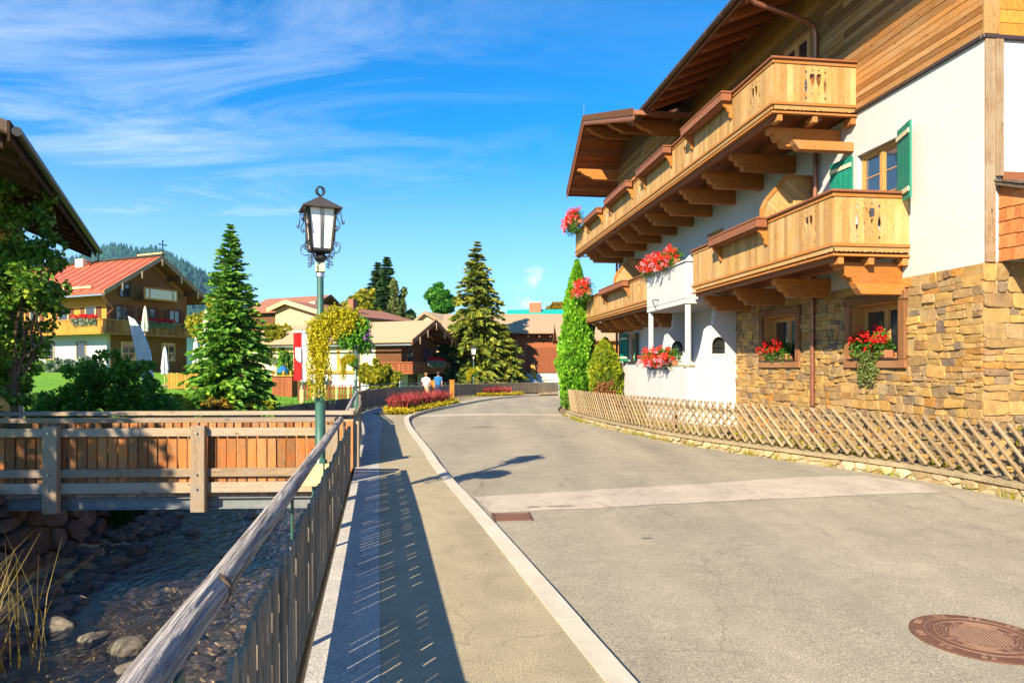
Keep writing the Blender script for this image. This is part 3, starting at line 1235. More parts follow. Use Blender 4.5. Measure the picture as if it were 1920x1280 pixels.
def bank_fn(a, z, e):
    x, y = np.interp(a, blen, bpath[:, 0]), np.interp(a, blen, bpath[:, 1])
    nx_, ny_ = np.interp(a, blen, bnorm[:, 0]), np.interp(a, blen, bnorm[:, 1])
    lean = .28 * (-.1 - z) / 1.4
    return (x + nx_ * (e + lean), y + ny_ * (e + lean), z)


bankw = obj('retaining_wall', MB().box(-.1, .1, -.1, .1, -.3, -.2).mesh('retaining_wall', M['bankstone']), None, (0, 0, 0),
            label='dark rough boulder wall holding the far bank of the stream', cat='wall')
bankw.data = MB().mesh('retaining_wall', M['bankstone'])
mbk = MB()
for k in range(len(bpath) - 1):
    a0, a1 = blen[k], blen[k + 1]
    mbk.add([bank_fn(a0, -1.6, .02), bank_fn(a1, -1.6, .02), bank_fn(a1, -.05, .02), bank_fn(a0, -.05, .02)], [(0, 1, 2, 3)])
bankw.data = mbk.mesh('retaining_wall', M['bankstone'])
cells = stone_cells(0, 24, -1.5, .0, (.35, .9), (.3, .55))
lay_stones('stone', cells, bank_fn, M['bankstone'], bankw, lambda P: 1.0, 140, .02, (.08, .2))


def blob(mb, c, r, seed=0, squash=(1, 1, 1), n=8, m=6, rough=.18):
    rnd = random.Random(seed)
    o = len(mb.v)
    ph = [rnd.uniform(0, 6.28) for _ in range(6)]
    for i in range(m + 1):
        th = math.pi * i / m
        for k in range(n):
            a = 2 * math.pi * k / n
            d = (math.cos(a) * math.sin(th), math.sin(a) * math.sin(th), math.cos(th))
            f = 1 + rough * (math.sin(3 * d[0] + ph[0]) * .5 + math.sin(4 * d[1] + ph[1]) * .4 + math.sin(5 * d[2] + ph[2]) * .3) + rnd.uniform(-.04, .04) * (1 if n < 10 else .15)
            mb.v.append((c[0] + d[0] * r * f * squash[0], c[1] + d[1] * r * f * squash[1], c[2] + d[2] * r * f * squash[2]))
    for i in range(m):
        for k in range(n):
            k2 = (k + 1) % n
            mb.f.append((o + i * n + k, o + (i + 1) * n + k, o + (i + 1) * n + k2, o + i * n + k2))


# pebbles on the bed: nobody could count them
pm = MB()
for k in range(4200):
    i = random.randrange(len(fenceS))
    while not (1 < fenceS[i][1] < 20):
        i = random.randrange(len(fenceS))
    f = random.random()
    p = fenceS[i] + fN[i] * (.1 + f * (chan_w(fenceS[i][1]) - .4)) + np.array((0, random.uniform(-.3, .3)))
    r = random.uniform(.025, .085) * (1.5 if random.random() < .1 else 1)
    zb = -1.80 + .34 * sstep(.55, 1, f) + .26 * sstep(.5, 0, f) * sstep(9, 3, p[1])
    blob(pm, (p[0], p[1], zb + r * .25), r, k, (1.2, .95, .6), 6, 4)
pm.build('pebbles', M['pebble'], None, smooth=True, kind='stuff', label='rounded brown and ochre pebbles on the stream bed', cat='pebbles')
em = MB()
for k in range(520):
    a_ = random.uniform(3.5, 24)
    e_ = random.uniform(.1, 1.0) ** .8 * 1.1
    x, y, _z = bank_fn(a_, -1.35, e_)
    r = random.uniform(.05, .15) * (1.5 if random.random() < .12 else 1)
    blob(em, (x, y, -1.36 - .20 * e_ + r * .2), r, 900 + k, (1.25, 1.0, .65), 7, 5, .2)
em.build('bank_stones', M['bankstone'], None, kind='stuff', label='dark wet stones lining the far water edge', cat='stones')
# boulders at the water's edge
BD = [(-4.35, 7.75, .22, 'largest round grey boulder in the shallow stream foreground'), (-4.95, 8.1, .13, 'pale flat boulder left of the large round one'),
      (-4.05, 7.25, .13, 'low flat rock just below the large round boulder'), (-5.6, 8.4, .17, 'angular pale rock at the foot of the boulder wall'),
      (-6.2, 9.3, .15, 'grey rock at the waterline under the wooden footbridge'), (-6.6, 10.6, .13, 'small wet rock behind the footbridge shade'),
      (-6.9, 11.9, .16, 'pale rock on the far waterline past the footbridge'), (-6.2, 13.2, .15, 'flat pale rock breaking the water behind the footbridge'),
      (-7.2, 13.8, .16, 'dull rock by the grass tuft on the far waterline'), (-5.6, 14.6, .13, 'small dark rock in mid stream behind the footbridge'),
      (-7.3, 15.8, .22, 'rock farthest upstream below the grassy bank'), (-6.6, 16.6, .2, 'mid stream rock farthest behind the footbridge')]
for k, (x, y, r, lb) in enumerate(BD):
    mb = MB()
    blob(mb, (0, 0, 0), r, 100 + k, (1.3, 1.0, .68), 9, 7, .34)
    mb.build('river_rock', M['boulder'], None, smooth=False, bev=.02 * r / .15, loc=(x, y, -1.52), rot=(0, 0, k), label=lb, cat='rock', group='rocks along the stream edge')


# ---------------------------------------------------------------- foliage helpers
def cards(P, size, up_bias=.0, aspect=1.0, dirs=None, jitter=1.0):
    """leaf-shaped quads (rhombs) at points P; returns V, F"""
    n = len(P)
    s = np.asarray(size) * np.ones(n)
    if dirs is None:
        d = rng.normal(size=(n, 3))
        d[:, 2] += up_bias
    else:
        d = dirs + rng.normal(size=(n, 3)) * .25 * jitter
    d /= np.linalg.norm(d, axis=1)[:, None] + 1e-9
    q = rng.normal(size=(n, 3))
    w = np.cross(d, q)
    w /= np.linalg.norm(w, axis=1)[:, None] + 1e-9
    L = d * s[:, None]
    W = w * (s * .5 * aspect)[:, None]
    V = np.stack([P - L * .5, P + W - L * .05, P + L * .5, P - W - L * .05], 1).reshape(-1, 3)
    F = np.arange(4 * n).reshape(-1, 4)
    return V, F


def clumped(n, centres, radii, shell=.55):
    """points spread through a set of ellipsoids"""
    k = len(centres)
    C = np.array(centres, float)
    Rr = np.array(radii, float)
    if Rr.ndim == 1:
        Rr = np.stack([Rr] * 3, 1)
    vol = (Rr[:, 0] * Rr[:, 1] * Rr[:, 2]) ** (2 / 3)
    idx = rng.choice(k, n, p=vol / vol.sum())
    d = rng.normal(size=(n, 3))
    d /= np.linalg.norm(d, axis=1)[:, None]
    r = shell + (1 - shell) * rng.random(n) ** .6
    r *= .85 + .3 * rng.random(n)
    return C[idx] + d * Rr[idx] * r[:, None]


def crown_obj(name, V, F, mat, parent, **kw):
    return obj(name, raw_mesh(name, V, F, mat), parent, **kw)


def grass_blades(P, h, w=.012, lean=.35):
    n = len(P)
    hh = h * (.55 + .7 * rng.random(n))
    a = rng.random(n) * 6.283
    ln = lean * hh * rng.random(n)
    side = np.stack([np.cos(a + 1.57), np.sin(a + 1.57), np.zeros(n)], 1) * w
    tip = P + np.stack([np.cos(a) * ln, np.sin(a) * ln, hh], 1)
    mid = P + np.stack([np.cos(a) * ln * .35, np.sin(a) * ln * .35, hh * .6], 1)
    V = np.stack([P - side, P + side, mid + side * .7, mid - side * .7, tip - side * .08, tip + side * .08], 1).reshape(-1, 3)
    k = np.arange(n)[:, None] * 6
    F = np.concatenate([k + np.array([[0, 1, 2, 3]]), k + np.array([[3, 2, 5, 4]])])
    return V, F


# ---------------------------------------------------------------- near picket fence with log handrail
def path_pt(y, off=0.0):
    """point on the fence line at depth y, off metres to the left, with heading"""
    x = x_at(fenceS, y)
    k = int(np.argmin(abs(fenceS[:, 1] - y)))
    t = fT[k]
    return (x - t[1] * off, y + t[0] * off), math.atan2(t[1], t[0])


def picket_mesh(h=.715, w=.086, th=.022):
    pr = [(-w / 2, 0), (w / 2, 0), (w / 2, h - .075)]
    for k in range(1, 6):
        a = math.pi * k / 6
        pr.append((w / 2 * math.cos(a), h - .075 + .075 * math.sin(a)))
    pr.append((-w / 2, h - .075))
    return MB().prism(pr, lambda a, b, c: (a, c, b), -th / 2, th / 2).mesh('picket', M['picket'], .003)


nf = thing('picket_fence', 'weathered grey picket fence with log handrail running into the foreground', 'fence', (-.5, .5, 0))
pk = picket_mesh()
y = .55
LIM = 9.9
while y < LIM:
    (px, py), a = path_pt(y)
    o = obj('picket', pk, nf, (px + .5 + random.uniform(-.003, .003), py - .5, .150 + random.uniform(-.010, .012)), (random.uniform(-.012, .012), random.uniform(-.008, .008), a))
    y += .109 * math.sin(a)
    if random.random() < .04:
        y += .012


def along_fence(mb, y0, y1, off, z, w, h, step=.6):
    yy = y0
    while yy < y1 - .01:
        y2 = min(y1, yy + step)
        (x0_, y0_), _ = path_pt(yy, off)
        (x1_, y1_), _ = path_pt(y2, off)
        mb.beam((x0_ + .5, y0_ - .5, z + gz(y0_)), (x1_ + .5, y1_ - .5, z + gz(y1_)), w, h)
        yy = y2


for z in (.22, .64):
    mb = MB()
    (x0_, y0_), _ = path_pt(.5, .035)
    (x1_, y1_), _ = path_pt(9.9, .035)
    mb.beam((x0_ + .5, y0_ - .5, z), (x1_ + .5, y1_ - .5, z), .04, .09)
    mb.build('rail', M['picket'], nf, .004)


def log_mesh(p0, p1, r0, r1, seed, n=20, seg=44):
    rnd = random.Random(seed)
    ln_ = (Vector(p1) - Vector(p0)).length
    p0, p1 = Vector((0, 0, 0)), Vector((0, ln_, 0))
    a = Vector((0, 1, 0))
    x = Vector((1, 0, 0))
    z = Vector((0, 0, 1))
    cr = [(rnd.uniform(0, 6.28), rnd.uniform(0, .7), rnd.uniform(.25, .6), rnd.uniform(-1.5, 1.5)) for _ in range(7)]
    mb = MB()
    for i in range(seg + 1):
        f = i / seg
        r = r0 + (r1 - r0) * f
        c = p0.lerp(p1, f) + x * (.006 * math.sin(5 * f + seed)) + z * (.005 * math.sin(7 * f + 2 * seed))
        for k in range(n):
            an = 2 * math.pi * k / n
            rr = r * (1 + .03 * math.sin(2 * an + 4 * f + seed) + .02 * math.sin(3 * an - 9 * f) + rnd.uniform(-.008, .008))
            for ca, s0, ln, tw in cr:
                if s0 < f < s0 + ln:
                    d = (an - ca - tw * (f - s0) + math.pi) % (2 * math.pi) - math.pi
                    if abs(d) < .17:
                        rr *= 1 - .13 * math.sin(math.pi * (f - s0) / ln)
            mb.v.append(tuple(c + (x * math.cos(an) + z * math.sin(an)) * rr))
    for i in range(seg):
        for k in range(n):
            k2 = (k + 1) % n
            mb.f.append((i * n + k, i * n + k2, (i + 1) * n + k2, (i + 1) * n + k))
    mb.f.append(tuple(range(n))[::-1])
    mb.f.append(tuple(seg * n + k for k in range(n)))
    return mb


LZ = .95


def put_log(p0, p1, r0, r1, seed, n, seg, par, **kw):
    o = log_mesh(p0, p1, r0, r1, seed, n, seg).build('handrail_log', M['log'], par, smooth=True, **kw)
    o.location = p0
    o.rotation_euler = (Vector(p1) - Vector(p0)).to_track_quat('Y', 'Z').to_euler()
    return o


def log_pt(y):
    (px, py), _ = path_pt(y, .125)
    return (px + .5, py - .5, LZ)


put_log(log_pt(.15), log_pt(2.34), .053, .050, 1, 28, 60, nf, label='thick cracked log with a dark joint ring')
put_log(log_pt(2.30), log_pt(9.95), .0485, .040, 5, 24, 110, nf)
mb = MB()
q0, q1 = Vector(log_pt(2.30)), Vector(log_pt(2.335))
mb.tube([q0, q1], [.0525, .0525], 20)
mb.build('joint_ring', M['bark'], nf)
for yy in (1.75, 4.05, 6.35, 8.6, 9.85):
    (px, py), a = path_pt(yy, .085)
    mb = MB().box(-.035, .035, -.006, .006, -.45, LZ - .03).box(-.03, .03, .0, .05, -.35, -.25)
    mb.build('steel_post', M['lampgreen'], nf, .002, loc=(px + .5, py - .5, 0), rot=(0, 0, a))
(px, py), a = path_pt(7.0, .20)
MB().box(-.11, .11, -.20, .16, .50, .70).build('support_block', M['palewood'], nf, .008, loc=(px + .5, py - .5, 0), rot=(0, 0, a),
                                              label='pale yellow timber block bracing the handrail')
MB().box(-.05, .05, -.05, .05, -1.6, .50).build('support_post', M['lampgreen'], nf, .004, loc=(px + .5, py - .5, 0), rot=(0, 0, a))

# ---------------------------------------------------------------- fence along the bend
ff = thing('picket_fence', 'long grey picket fence with thin metal handrail curving round the bend', 'fence', (-.5, .5, 0))
fd = spline(FENCE, .105)
fdT = tangents(fd)
mb = MB()
for k in range(len(fd)):
    x, y = fd[k]
    if not (11.7 < y and x < 14):
        continue
    t = fdT[k]
    z0 = gz(y) + .10 + random.uniform(-.012, .012)
    w, th = .043, .011
    dx_, dy_ = t[0] * w, t[1] * w
    ex, ey = -t[1] * th, t[0] * th
    X, Y = x + .5, y - .5
    o_ = len(mb.v)
    top = .77
    for sgn in (-1, 1):
        for (q, zz) in ((-1, 0), (1, 0), (1, top - .05), (.5, top), (-.5, top), (-1, top - .05)):
            mb.v.append((X + dx_ * q + ex * sgn, Y + dy_ * q + ey * sgn, z0 + zz))
    mb.f += [(o_, o_ + 1, o_ + 2, o_ + 3, o_ + 4, o_ + 5), tuple(o_ + 6 + i_ for i_ in (5, 4, 3, 2, 1, 0))]
    for i_ in range(6):
        j_ = (i_ + 1) % 6
        mb.f.append((o_ + i_, o_ + 6 + i_, o_ + 6 + j_, o_ + j_))
mb.build('pickets', M['picket'], ff, kind='stuff', label='close set grey pickets of the bend fence')
for z, w, h in ((.25, .03, .08), (.66, .03, .08)):
    mb = MB()
    idx = [k for k in range(0, len(fd), 6) if fd[k][1] > 11.7 and fd[k][0] < 14]
    for a_, b_ in zip(idx[:-1], idx[1:]):
        n0 = np.array((-fdT[a_][1], fdT[a_][0])) * .035
        n1 = np.array((-fdT[b_][1], fdT[b_][0])) * .035
        mb.beam((fd[a_][0] + n0[0] + .5, fd[a_][1] + n0[1] - .5, z + gz(fd[a_][1])), (fd[b_][0] + n1[0] + .5, fd[b_][1] + n1[1] - .5, z + gz(fd[b_][1])), w, h)
    mb.build('rail', M['picket'], ff)
pts = []
for k in range(0, len(fd), 6):
    if fd[k][1] > 19 and fd[k][0] < 14:
        n0 = np.array((-fdT[k][1], fdT[k][0])) * .09
        pts.append((fd[k][0] + n0[0] + .5, fd[k][1] + n0[1] - .5, gz(fd[k][1]) + 1.02))
MB().tube(pts, .022, 8).build('metal_handrail', M['iron'], ff, smooth=True)
for k in range(0, len(pts), 3):
    x, y, z = pts[k]
    MB().box(x - .02, x + .02, y - .02, y + .02, z - 1.1, z - .02).build('steel_post', M['lampgreen'], ff)
(a0, b0), _ = path_pt(11.7, .12)
(a1, b1), _ = path_pt(19.1, .12)
put_log((a0 + .5, b0 - .5, .93), (a1 + .5, b1 - .5, 1.0), .045, .04, 9, 16, 30, ff)
(px, py), a = path_pt(11.65, .03)
MB().box(-.05, .05, -.05, .05, -.2, 1.0).build('gate_post', M['bridge_v'], ff, .006, loc=(px + .5, py - .5, 0), rot=(0, 0, a))

# ---------------------------------------------------------------- footbridge
bx = math.atan2(-.05, -.999)
br = thing('wooden_footbridge', 'timber footbridge with slatted railings crossing the stream', 'footbridge', (-2.58, 10.02, 0), bx)
LB = 6.6


def rail_side(y0, sgn):
    """railing at local y0; sgn=+1: rails on the +y side of the slats"""
    def yb(a, b):
        return (y0 + sgn * a, y0 + sgn * b) if sgn > 0 else (y0 + sgn * b, y0 + sgn * a)
    a, b = yb(-.10, .10)
    MB().box(.0, LB, a, b, .90, .965).build('handrail', M['bridge'], br, .006)
    a, b = yb(.005, .06)
    MB().box(.02, LB, a, b, .70, .82).build('rail', M['bridge'], br, .005)
    MB().box(.02, LB, a, b, .115, .235).build('rail', M['bridge'], br, .005)
    MB().box(.02, LB, a, b, -.115, .035).build('rail', M['bridge'], br, .005)
    a, b = yb(-.03, 0)
    sl = MB().box(-.058, .058, a, b, -.10, .79).mesh('slat', M['bridge_slat'], .003)
    x = .08
    while x < LB - .1:
        obj('slat', sl, br, (x, 0, random.uniform(-.004, .004)), (0, random.uniform(-.006, .006), 0))
        x += .142 + random.uniform(-.003, .003)
    for x in (.04, 1.93, 3.98, 6.03):
        a, b = yb(.062, .165)
        pm_ = MB().box(x - .10, x + .10, a, b, -.38, .86)
        p = pm_.build('post', M['bridge_v'], br, .008)
        for z in (.76, .17, -.04):
            yy = y0 + sgn * .168
            MB().tube([(x + .01, yy, z), (x + .01, yy + sgn * .022, z)], .016, 8).build('bolt', M['bolt'], p)


rail_side(0, 1)
rail_side(-1.5, -1)
x = .05
dk = MB().box(-.068, .068, -1.46, -.04, -.19, -.145).mesh('deck_plank', M['bridge_v'], .004)
while x < LB:
    obj('deck_plank', dk, br, (x, 0, 0))
    x += .145
for yy in (-.12, -1.38):
    MB().box(-.4, LB + .5, yy - .07, yy + .07, -.37, -.355).box(-.4, LB + .5, yy - .07, yy + .07, -.215, -.20).box(-.4, LB + .5, yy - .01, yy + .01, -.354, -.216).build('steel_girder', M['steel'], br)


# ---------------------------------------------------------------- lamps
def spiral(c, r, a0, turns, ccw, n=22, shrink=.25):
    """flat scroll in (x,z): starts at radius r and winds in"""
    pts = []
    for k in range(n + 1):
        f = k / n
        a = a0 + (1 if ccw else -1) * turns * 2 * math.pi * f
        rr = r * (1 - (1 - shrink) * f)
        pts.append((c[0] + rr * math.cos(a), c[1] + rr * math.sin(a)))
    return pts


def scroll_bracket(mb, ang, fx, zz, s=1.0, rad=.006):
    """an S scroll standing off a lantern corner; ang = heading outwards"""
    ca, sa = math.cos(ang), math.sin(ang)

    def put(P):
        mb.tube([(ca * (fx + x * s), sa * (fx + x * s), zz + z * s) for x, z in P], rad * s, 6)
    put(spiral((.045, -.035), .042, math.pi * .9, 1.3, False))
    put([(.010, -.02), (.012, -.07), (.03, -.12), (.060, -.165), (.062, -.21), (.03, -.235)] + spiral((.022, -.205), .025, -1.2, 1.1, False))
    put(spiral((.105, -.155), .022, -2.5, 1.0, True))
    put([(.085, -.07), (.083, -.11), (.092, -.165)])
    put([(-.002, -.24), (-.012, -.37)])
    put(spiral((.01, -.405), .03, 1.2, 1.2, True))
    put([(.0, -.375), (.05, -.385), (.068, -.43), (.05, -.485), (.0, -.505), (-.035, -.495)])
    put(spiral((-.055, -.545), .032, 1.0, 1.2, True))
    put(spiral((-.06, -.61), .034, -.6, 1.15, False))
    put([(-.035, -.495), (-.08, -.50), (-.11, -.56)])


def lamp(loc, label, rz, s=1.0, detail=True, basket=None):
    L = thing('street_lamp', label, 'street lamp', loc, 0, 'lantern street lamps along the stream')
    mb = MB()
    mb.lathe([(.085, -.3), (.085, .55), (.062, .58), (.062, 1.28), (.072, 1.29), (.072, 1.33), (.052, 1.36), (.050, 2.1), (.042, 2.12), (.040, 2.98)], 14)
    mb.build('post', M['lampgreen'], L, smooth=True)
    MB().box(-.055, .055, -.055, .055, 2.86, 2.965).build('cable_box', M['batten'], L, .006, rot=(0, 0, .3))
    mb = MB()
    mb.lathe([(.05, 2.80), (.05, 2.84), (.045, 2.85)], 12)
    mb.build('clamp', M['bolt'], L, smooth=True)
    mb = MB()
    mb.lathe([(.04, 2.98), (.075, 3.02), (.075, 3.06), (.05, 3.08), (.12, 3.10)], 12)
    mb.build('socket', M['iron'], L, smooth=True)
    zb, zt, rb, rt = 3.11, 3.615, .165, .225
    pm_ = MB()
    pm_.lathe([(rb - .006, zb + .01), (rt - .006, zt - .005)], 4, ph=math.pi / 4 + rz)
    pm_.build('glass_body', M['milk'], L)
    for k in range(4):
        a = math.pi / 4 + rz + k * math.pi / 2
        b = a + math.pi / 2
        mb = MB()
        mb.beam((rb * math.cos(a), rb * math.sin(a), zb), (rt * math.cos(a), rt * math.sin(a), zt), .026, .026, (math.cos(a), math.sin(a), 0))
        mb.beam((rb * math.cos(a), rb * math.sin(a), zb + .012), (rb * math.cos(b), rb * math.sin(b), zb + .012), .02, .03)
        mb.build('frame', M['iron'], L)
        if detail:
            # three thin glazing bars on each pane
            mb = MB()
            for f in (.44, .5, .56):
                p0 = Vector((rb * math.cos(a), rb * math.sin(a), zb)).lerp(Vector((rb * math.cos(b), rb * math.sin(b), zb)), f)
                p1 = Vector((rt * math.cos(a), rt * math.sin(a), zt)).lerp(Vector((rt * math.cos(b), rt * math.sin(b), zt)), f)
                mb.beam(p0, p1, .006, .006)
            mb.build('glazing_bar', M['lamproof'], L)
            mb = MB()
            scroll_bracket(mb, a, rt * .98, zt - .01, 1.05)
            mb.build('scroll_bracket', M['iron'], L, smooth=True)
    MB().lathe([(.325, zt - .005), (.33, zt + .008), (.02, zt + .165), (.012, zt + .185)], 4, ph=math.pi / 4 + rz).build('roof', M['lamproof'], L)
    ring = MB()
    for tilt in (0, 1.2):
        pts = [(.055 * math.sin(k * 2 * math.pi / 16) * math.cos(tilt), .055 * math.sin(k * 2 * math.pi / 16) * math.sin(tilt), zt + .235 + .055 * math.cos(k * 2 * math.pi / 16)) for k in range(17)]
        ring.tube(pts, .010, 6, False)
    ring.build('finial', M['iron'], L, smooth=True)
    for o in L.children:
        pass
    L.scale = (s, s, s)
    return L


lamp((-2.345, 8.35, 0), 'tall green lantern lamp with wrought iron scrolls beside the near footbridge', .42)
lamp((-6.25, 27.3, gz(27)), 'small lantern lamp on the bend behind the yellow hanging flowers', .2, .96, True)
lamp((-2.70, 48.0, gz(48) - .1), 'distant lantern lamp in front of the large spruce', .3, .95, False)


def hanging_basket(loc, label, sc=1.0, dark=True):
    t = thing('hanging_basket', label, 'flower basket', loc, 0, 'flower baskets on the lamp posts')
    mb = MB()
    mb.lathe([(.03, -.17), (.10, -.14), (.14, -.05), (.15, .01), (.13, .01)], 14)
    mb.build('pot', M['shingle_dark'], t, smooth=True)
    mb = MB()
    mb.tube([(-.05, 0, -.1), (-.13, 0, -.12), (-.25, 0, .05)], .01, 6)
    mb.build('hook', M['iron'], t, smooth=True)
    # trailing mass: long strands that hang on the post side, a mop over the top
    n = int(4600)
    P = clumped(n, [(-.10, 0, .10), (.10, -.02, .09), (-.24, -.03, .02), (.0, .08, .07), (.2, .0, .02), (.02, -.12, -.04), (-.12, -.1, -.1), (.12, -.08, -.06)], [.19, .17, .16, .18, .13, .14, .14, .12], .3)
    D = None
    S = []
    for k in range(95):
        a = random.uniform(2.3, 4.6)
        r0 = random.uniform(.14, .30)
        ln = random.uniform(.25, .78) if random.random() < .8 else random.uniform(.7, 1.05)
        bx_, by_ = -.10 + r0 * math.cos(a), r0 * math.sin(a) * .8
        m_ = int(ln * 120)
        zz = -np.linspace(0, ln, m_)
        S.append(np.stack([bx_ + .05 * np.sin(zz * 7 + k) - .03 + rng.normal(size=m_) * .014, by_ + rng.normal(size=m_) * .014, .06 + zz], 1))
    S = np.concatenate(S)
    V, F = cards(np.concatenate([P, S]), np.concatenate([np.full(n, .036), np.full(len(S), .030)]), -.3, .8)
    crown_obj('trailing_foliage', V, F, M['yellowtrail'], t)
    P = clumped(2600, [(.22, 0, -.12), (.28, .05, -.24), (.15, -.05, -.2), (.25, 0, -.02), (.05, -.08, -.18)], [.15, .14, .14, .14, .13], .2)
    V, F = cards(P, .038, 0, .8)
    crown_obj('green_foliage', V, F, M['bushdark'], t)
    P = clumped(22, [(.32, -.05, -.26), (.28, .0, -.1)], [.12, .1], .8)
    V, F = cards(P, .05, 0, 1.1)
    crown_obj('blossoms', V, F, M['purple'], t)
    t.scale = (sc, sc, sc)
    return t


hanging_basket((-2.06, 8.28, 2.20), 'mass of yellow trailing flowers hanging on the tall near lamp', .92)
hanging_basket((-6.45, 27.2, 2.0), 'yellow flower basket on the small lamp at the bend', .9)
hanging_basket((-2.75, 47.9, 1.4), 'small yellow flower basket on the distant lamp by the spruce', .95)


# ---------------------------------------------------------------- ironwork in the road
gt = thing('drain_grate', 'rusty red rectangular drain grate against the kerb', 'drain grate', (.0, 8.17, -.095))
MB().box(-.24, .24, -.21, .21, -.03, -.004).build('frame', M['rust'], gt, .002)
mb = MB()
for k in range(9):
    yy = -.17 + k * .0425
    MB().box(-.20, .20, yy - .012, yy + .012, -.005, .012).build('bar', M['rust'], gt, .002)
MB().box(-.24, -.205, -.21, .21, -.005, .014).box(.205, .24, -.21, .21, -.005, .014).build('edge_bar', M['rust'], gt, .002)
gt.rotation_euler = (0, 0, .08)

zc = road_z(3.07, 4.47) + .004
mh = thing('manhole_cover', 'round rust brown manhole cover with waffle pattern in the near road', 'manhole cover', (3.07, 4.47, zc), .35)
MB().lathe([(.50, -.05), (.50, .003), (.49, .006)], 48).build('frame_ring', M['rust'], mh)


def ring_seg(mb, r0, r1, a0, a1, z0, z1, n=10):
    o_ = len(mb.v)
    for k in range(n + 1):
        a = a0 + (a1 - a0) * k / n
        for r, z in ((r0, z0), (r1, z0), (r1, z1), (r0, z1)):
            mb.v.append((r * math.cos(a), r * math.sin(a), z))
    for k in range(n):
        for i_ in range(4):
            j_ = (i_ + 1) % 4
            mb.f.append((o_ + k * 4 + i_, o_ + k * 4 + j_, o_ + (k + 1) * 4 + j_, o_ + (k + 1) * 4 + i_))
    mb.f.append((o_, o_ + 1, o_ + 2, o_ + 3)[::-1])
    mb.f.append(tuple(o_ + n * 4 + i_ for i_ in range(4)))


for r0, r1 in ((.385, .393), (.315, .326), (.232, .243)):
    mb = MB()
    ring_seg(mb, r0, r1, 0, 2 * math.pi - .001, .0, .013, 60)
    mb.build('raised_ring', M['rusthi'], mh)
mb = MB()
ring_seg(mb, .33, .382, 0, 2 * math.pi - .001, .0, .0085, 60)
mb.build('cover_band', M['rust'], mh)
for k in range(10):
    mb = MB()
    a = k * 2 * math.pi / 10
    ring_seg(mb, .415, .47, a, a + .075, .0, .014, 2)
    ring_seg(mb, .415, .47, a + .13, a + .2, .0, .014, 2)
    mb.build('rim_stud', M['rusthi'], mh)
for k in range(4):
    mb = MB()
    a = k * math.pi / 2 + .2
    ring_seg(mb, .262, .268, a, a + .9, .0, .012, 12)
    ring_seg(mb, .290, .296, a, a + .9, .0, .012, 12)
    ring_seg(mb, .262, .296, a, a + .03, .0, .012, 2)
    ring_seg(mb, .262, .296, a + .87, a + .9, .0, .012, 2)
    ring_seg(mb, .25, .31, a + 1.1, a + 1.2, .0, .012, 2)
    mb.build('letter_panel', M['rusthi'], mh)
wf = MB()
for ix in range(-8, 9):
    for iy in range(-11, 12):
        x, y = ix * .027, iy * .019 + (.0095 if ix % 2 else 0)
        if math.hypot(x, y) < .218:
            wf.add([(x - .0105, y, .007), (x, y - .0068, .007), (x + .0105, y, .007), (x, y + .0068, .007), (x, y, .0165)],
                   [(0, 1, 4), (1, 2, 4), (2, 3, 4), (3, 0, 4)])
wf.build('waffle_pattern', M['rusthi'], mh, kind='stuff')
mh.scale = (.82, .82, .82)


# ================================================================ the hotel on the right
HROT = math.atan2(.9918, -.1279)
HO = (7.49, 10.83, 0)
H_ = thing('hotel_building', 'large alpine hotel of stone, white render and timber with carved balconies', 'building', HO, HROT)


def h_world(t, s, z):
    return (HO[0] - .1279 * t - .9918 * s, HO[1] + .9918 * t - .1279 * s, z)


def wall_grid(mb, a0, a1, z0, z1, holes, fn, depth):
    """plane wall with rectangular openings and reveals; fn(a,z,d) with d = depth inwards"""
    A = sorted({a0, a1} | {h[0] for h in holes} | {h[1] for h in holes})
    Z = sorted({z0, z1} | {h[2] for h in holes} | {h[3] for h in holes})
    for i in range(len(A) - 1):
        for j in range(len(Z) - 1):
            ca, cz = (A[i] + A[i + 1]) / 2, (Z[j] + Z[j + 1]) / 2
            if any(h[0] < ca < h[1] and h[2] < cz < h[3] for h in holes):
                continue
            mb.add([fn(A[i], Z[j], 0), fn(A[i + 1], Z[j], 0), fn(A[i + 1], Z[j + 1], 0), fn(A[i], Z[j + 1], 0)], [(0, 1, 2, 3)])
    for (b0, b1, c0, c1) in holes:
        for (p, q) in (((b0, c0), (b1, c0)), ((b1, c0), (b1, c1)), ((b1, c1), (b0, c1)), ((b0, c1), (b0, c0))):
            mb.add([fn(p[0], p[1], 0), fn(q[0], q[1], 0), fn(q[0], q[1], depth), fn(p[0], p[1], depth)], [(0, 1, 2, 3)])
    return mb


def fy(a, z, d):
    return (a, -d, z)


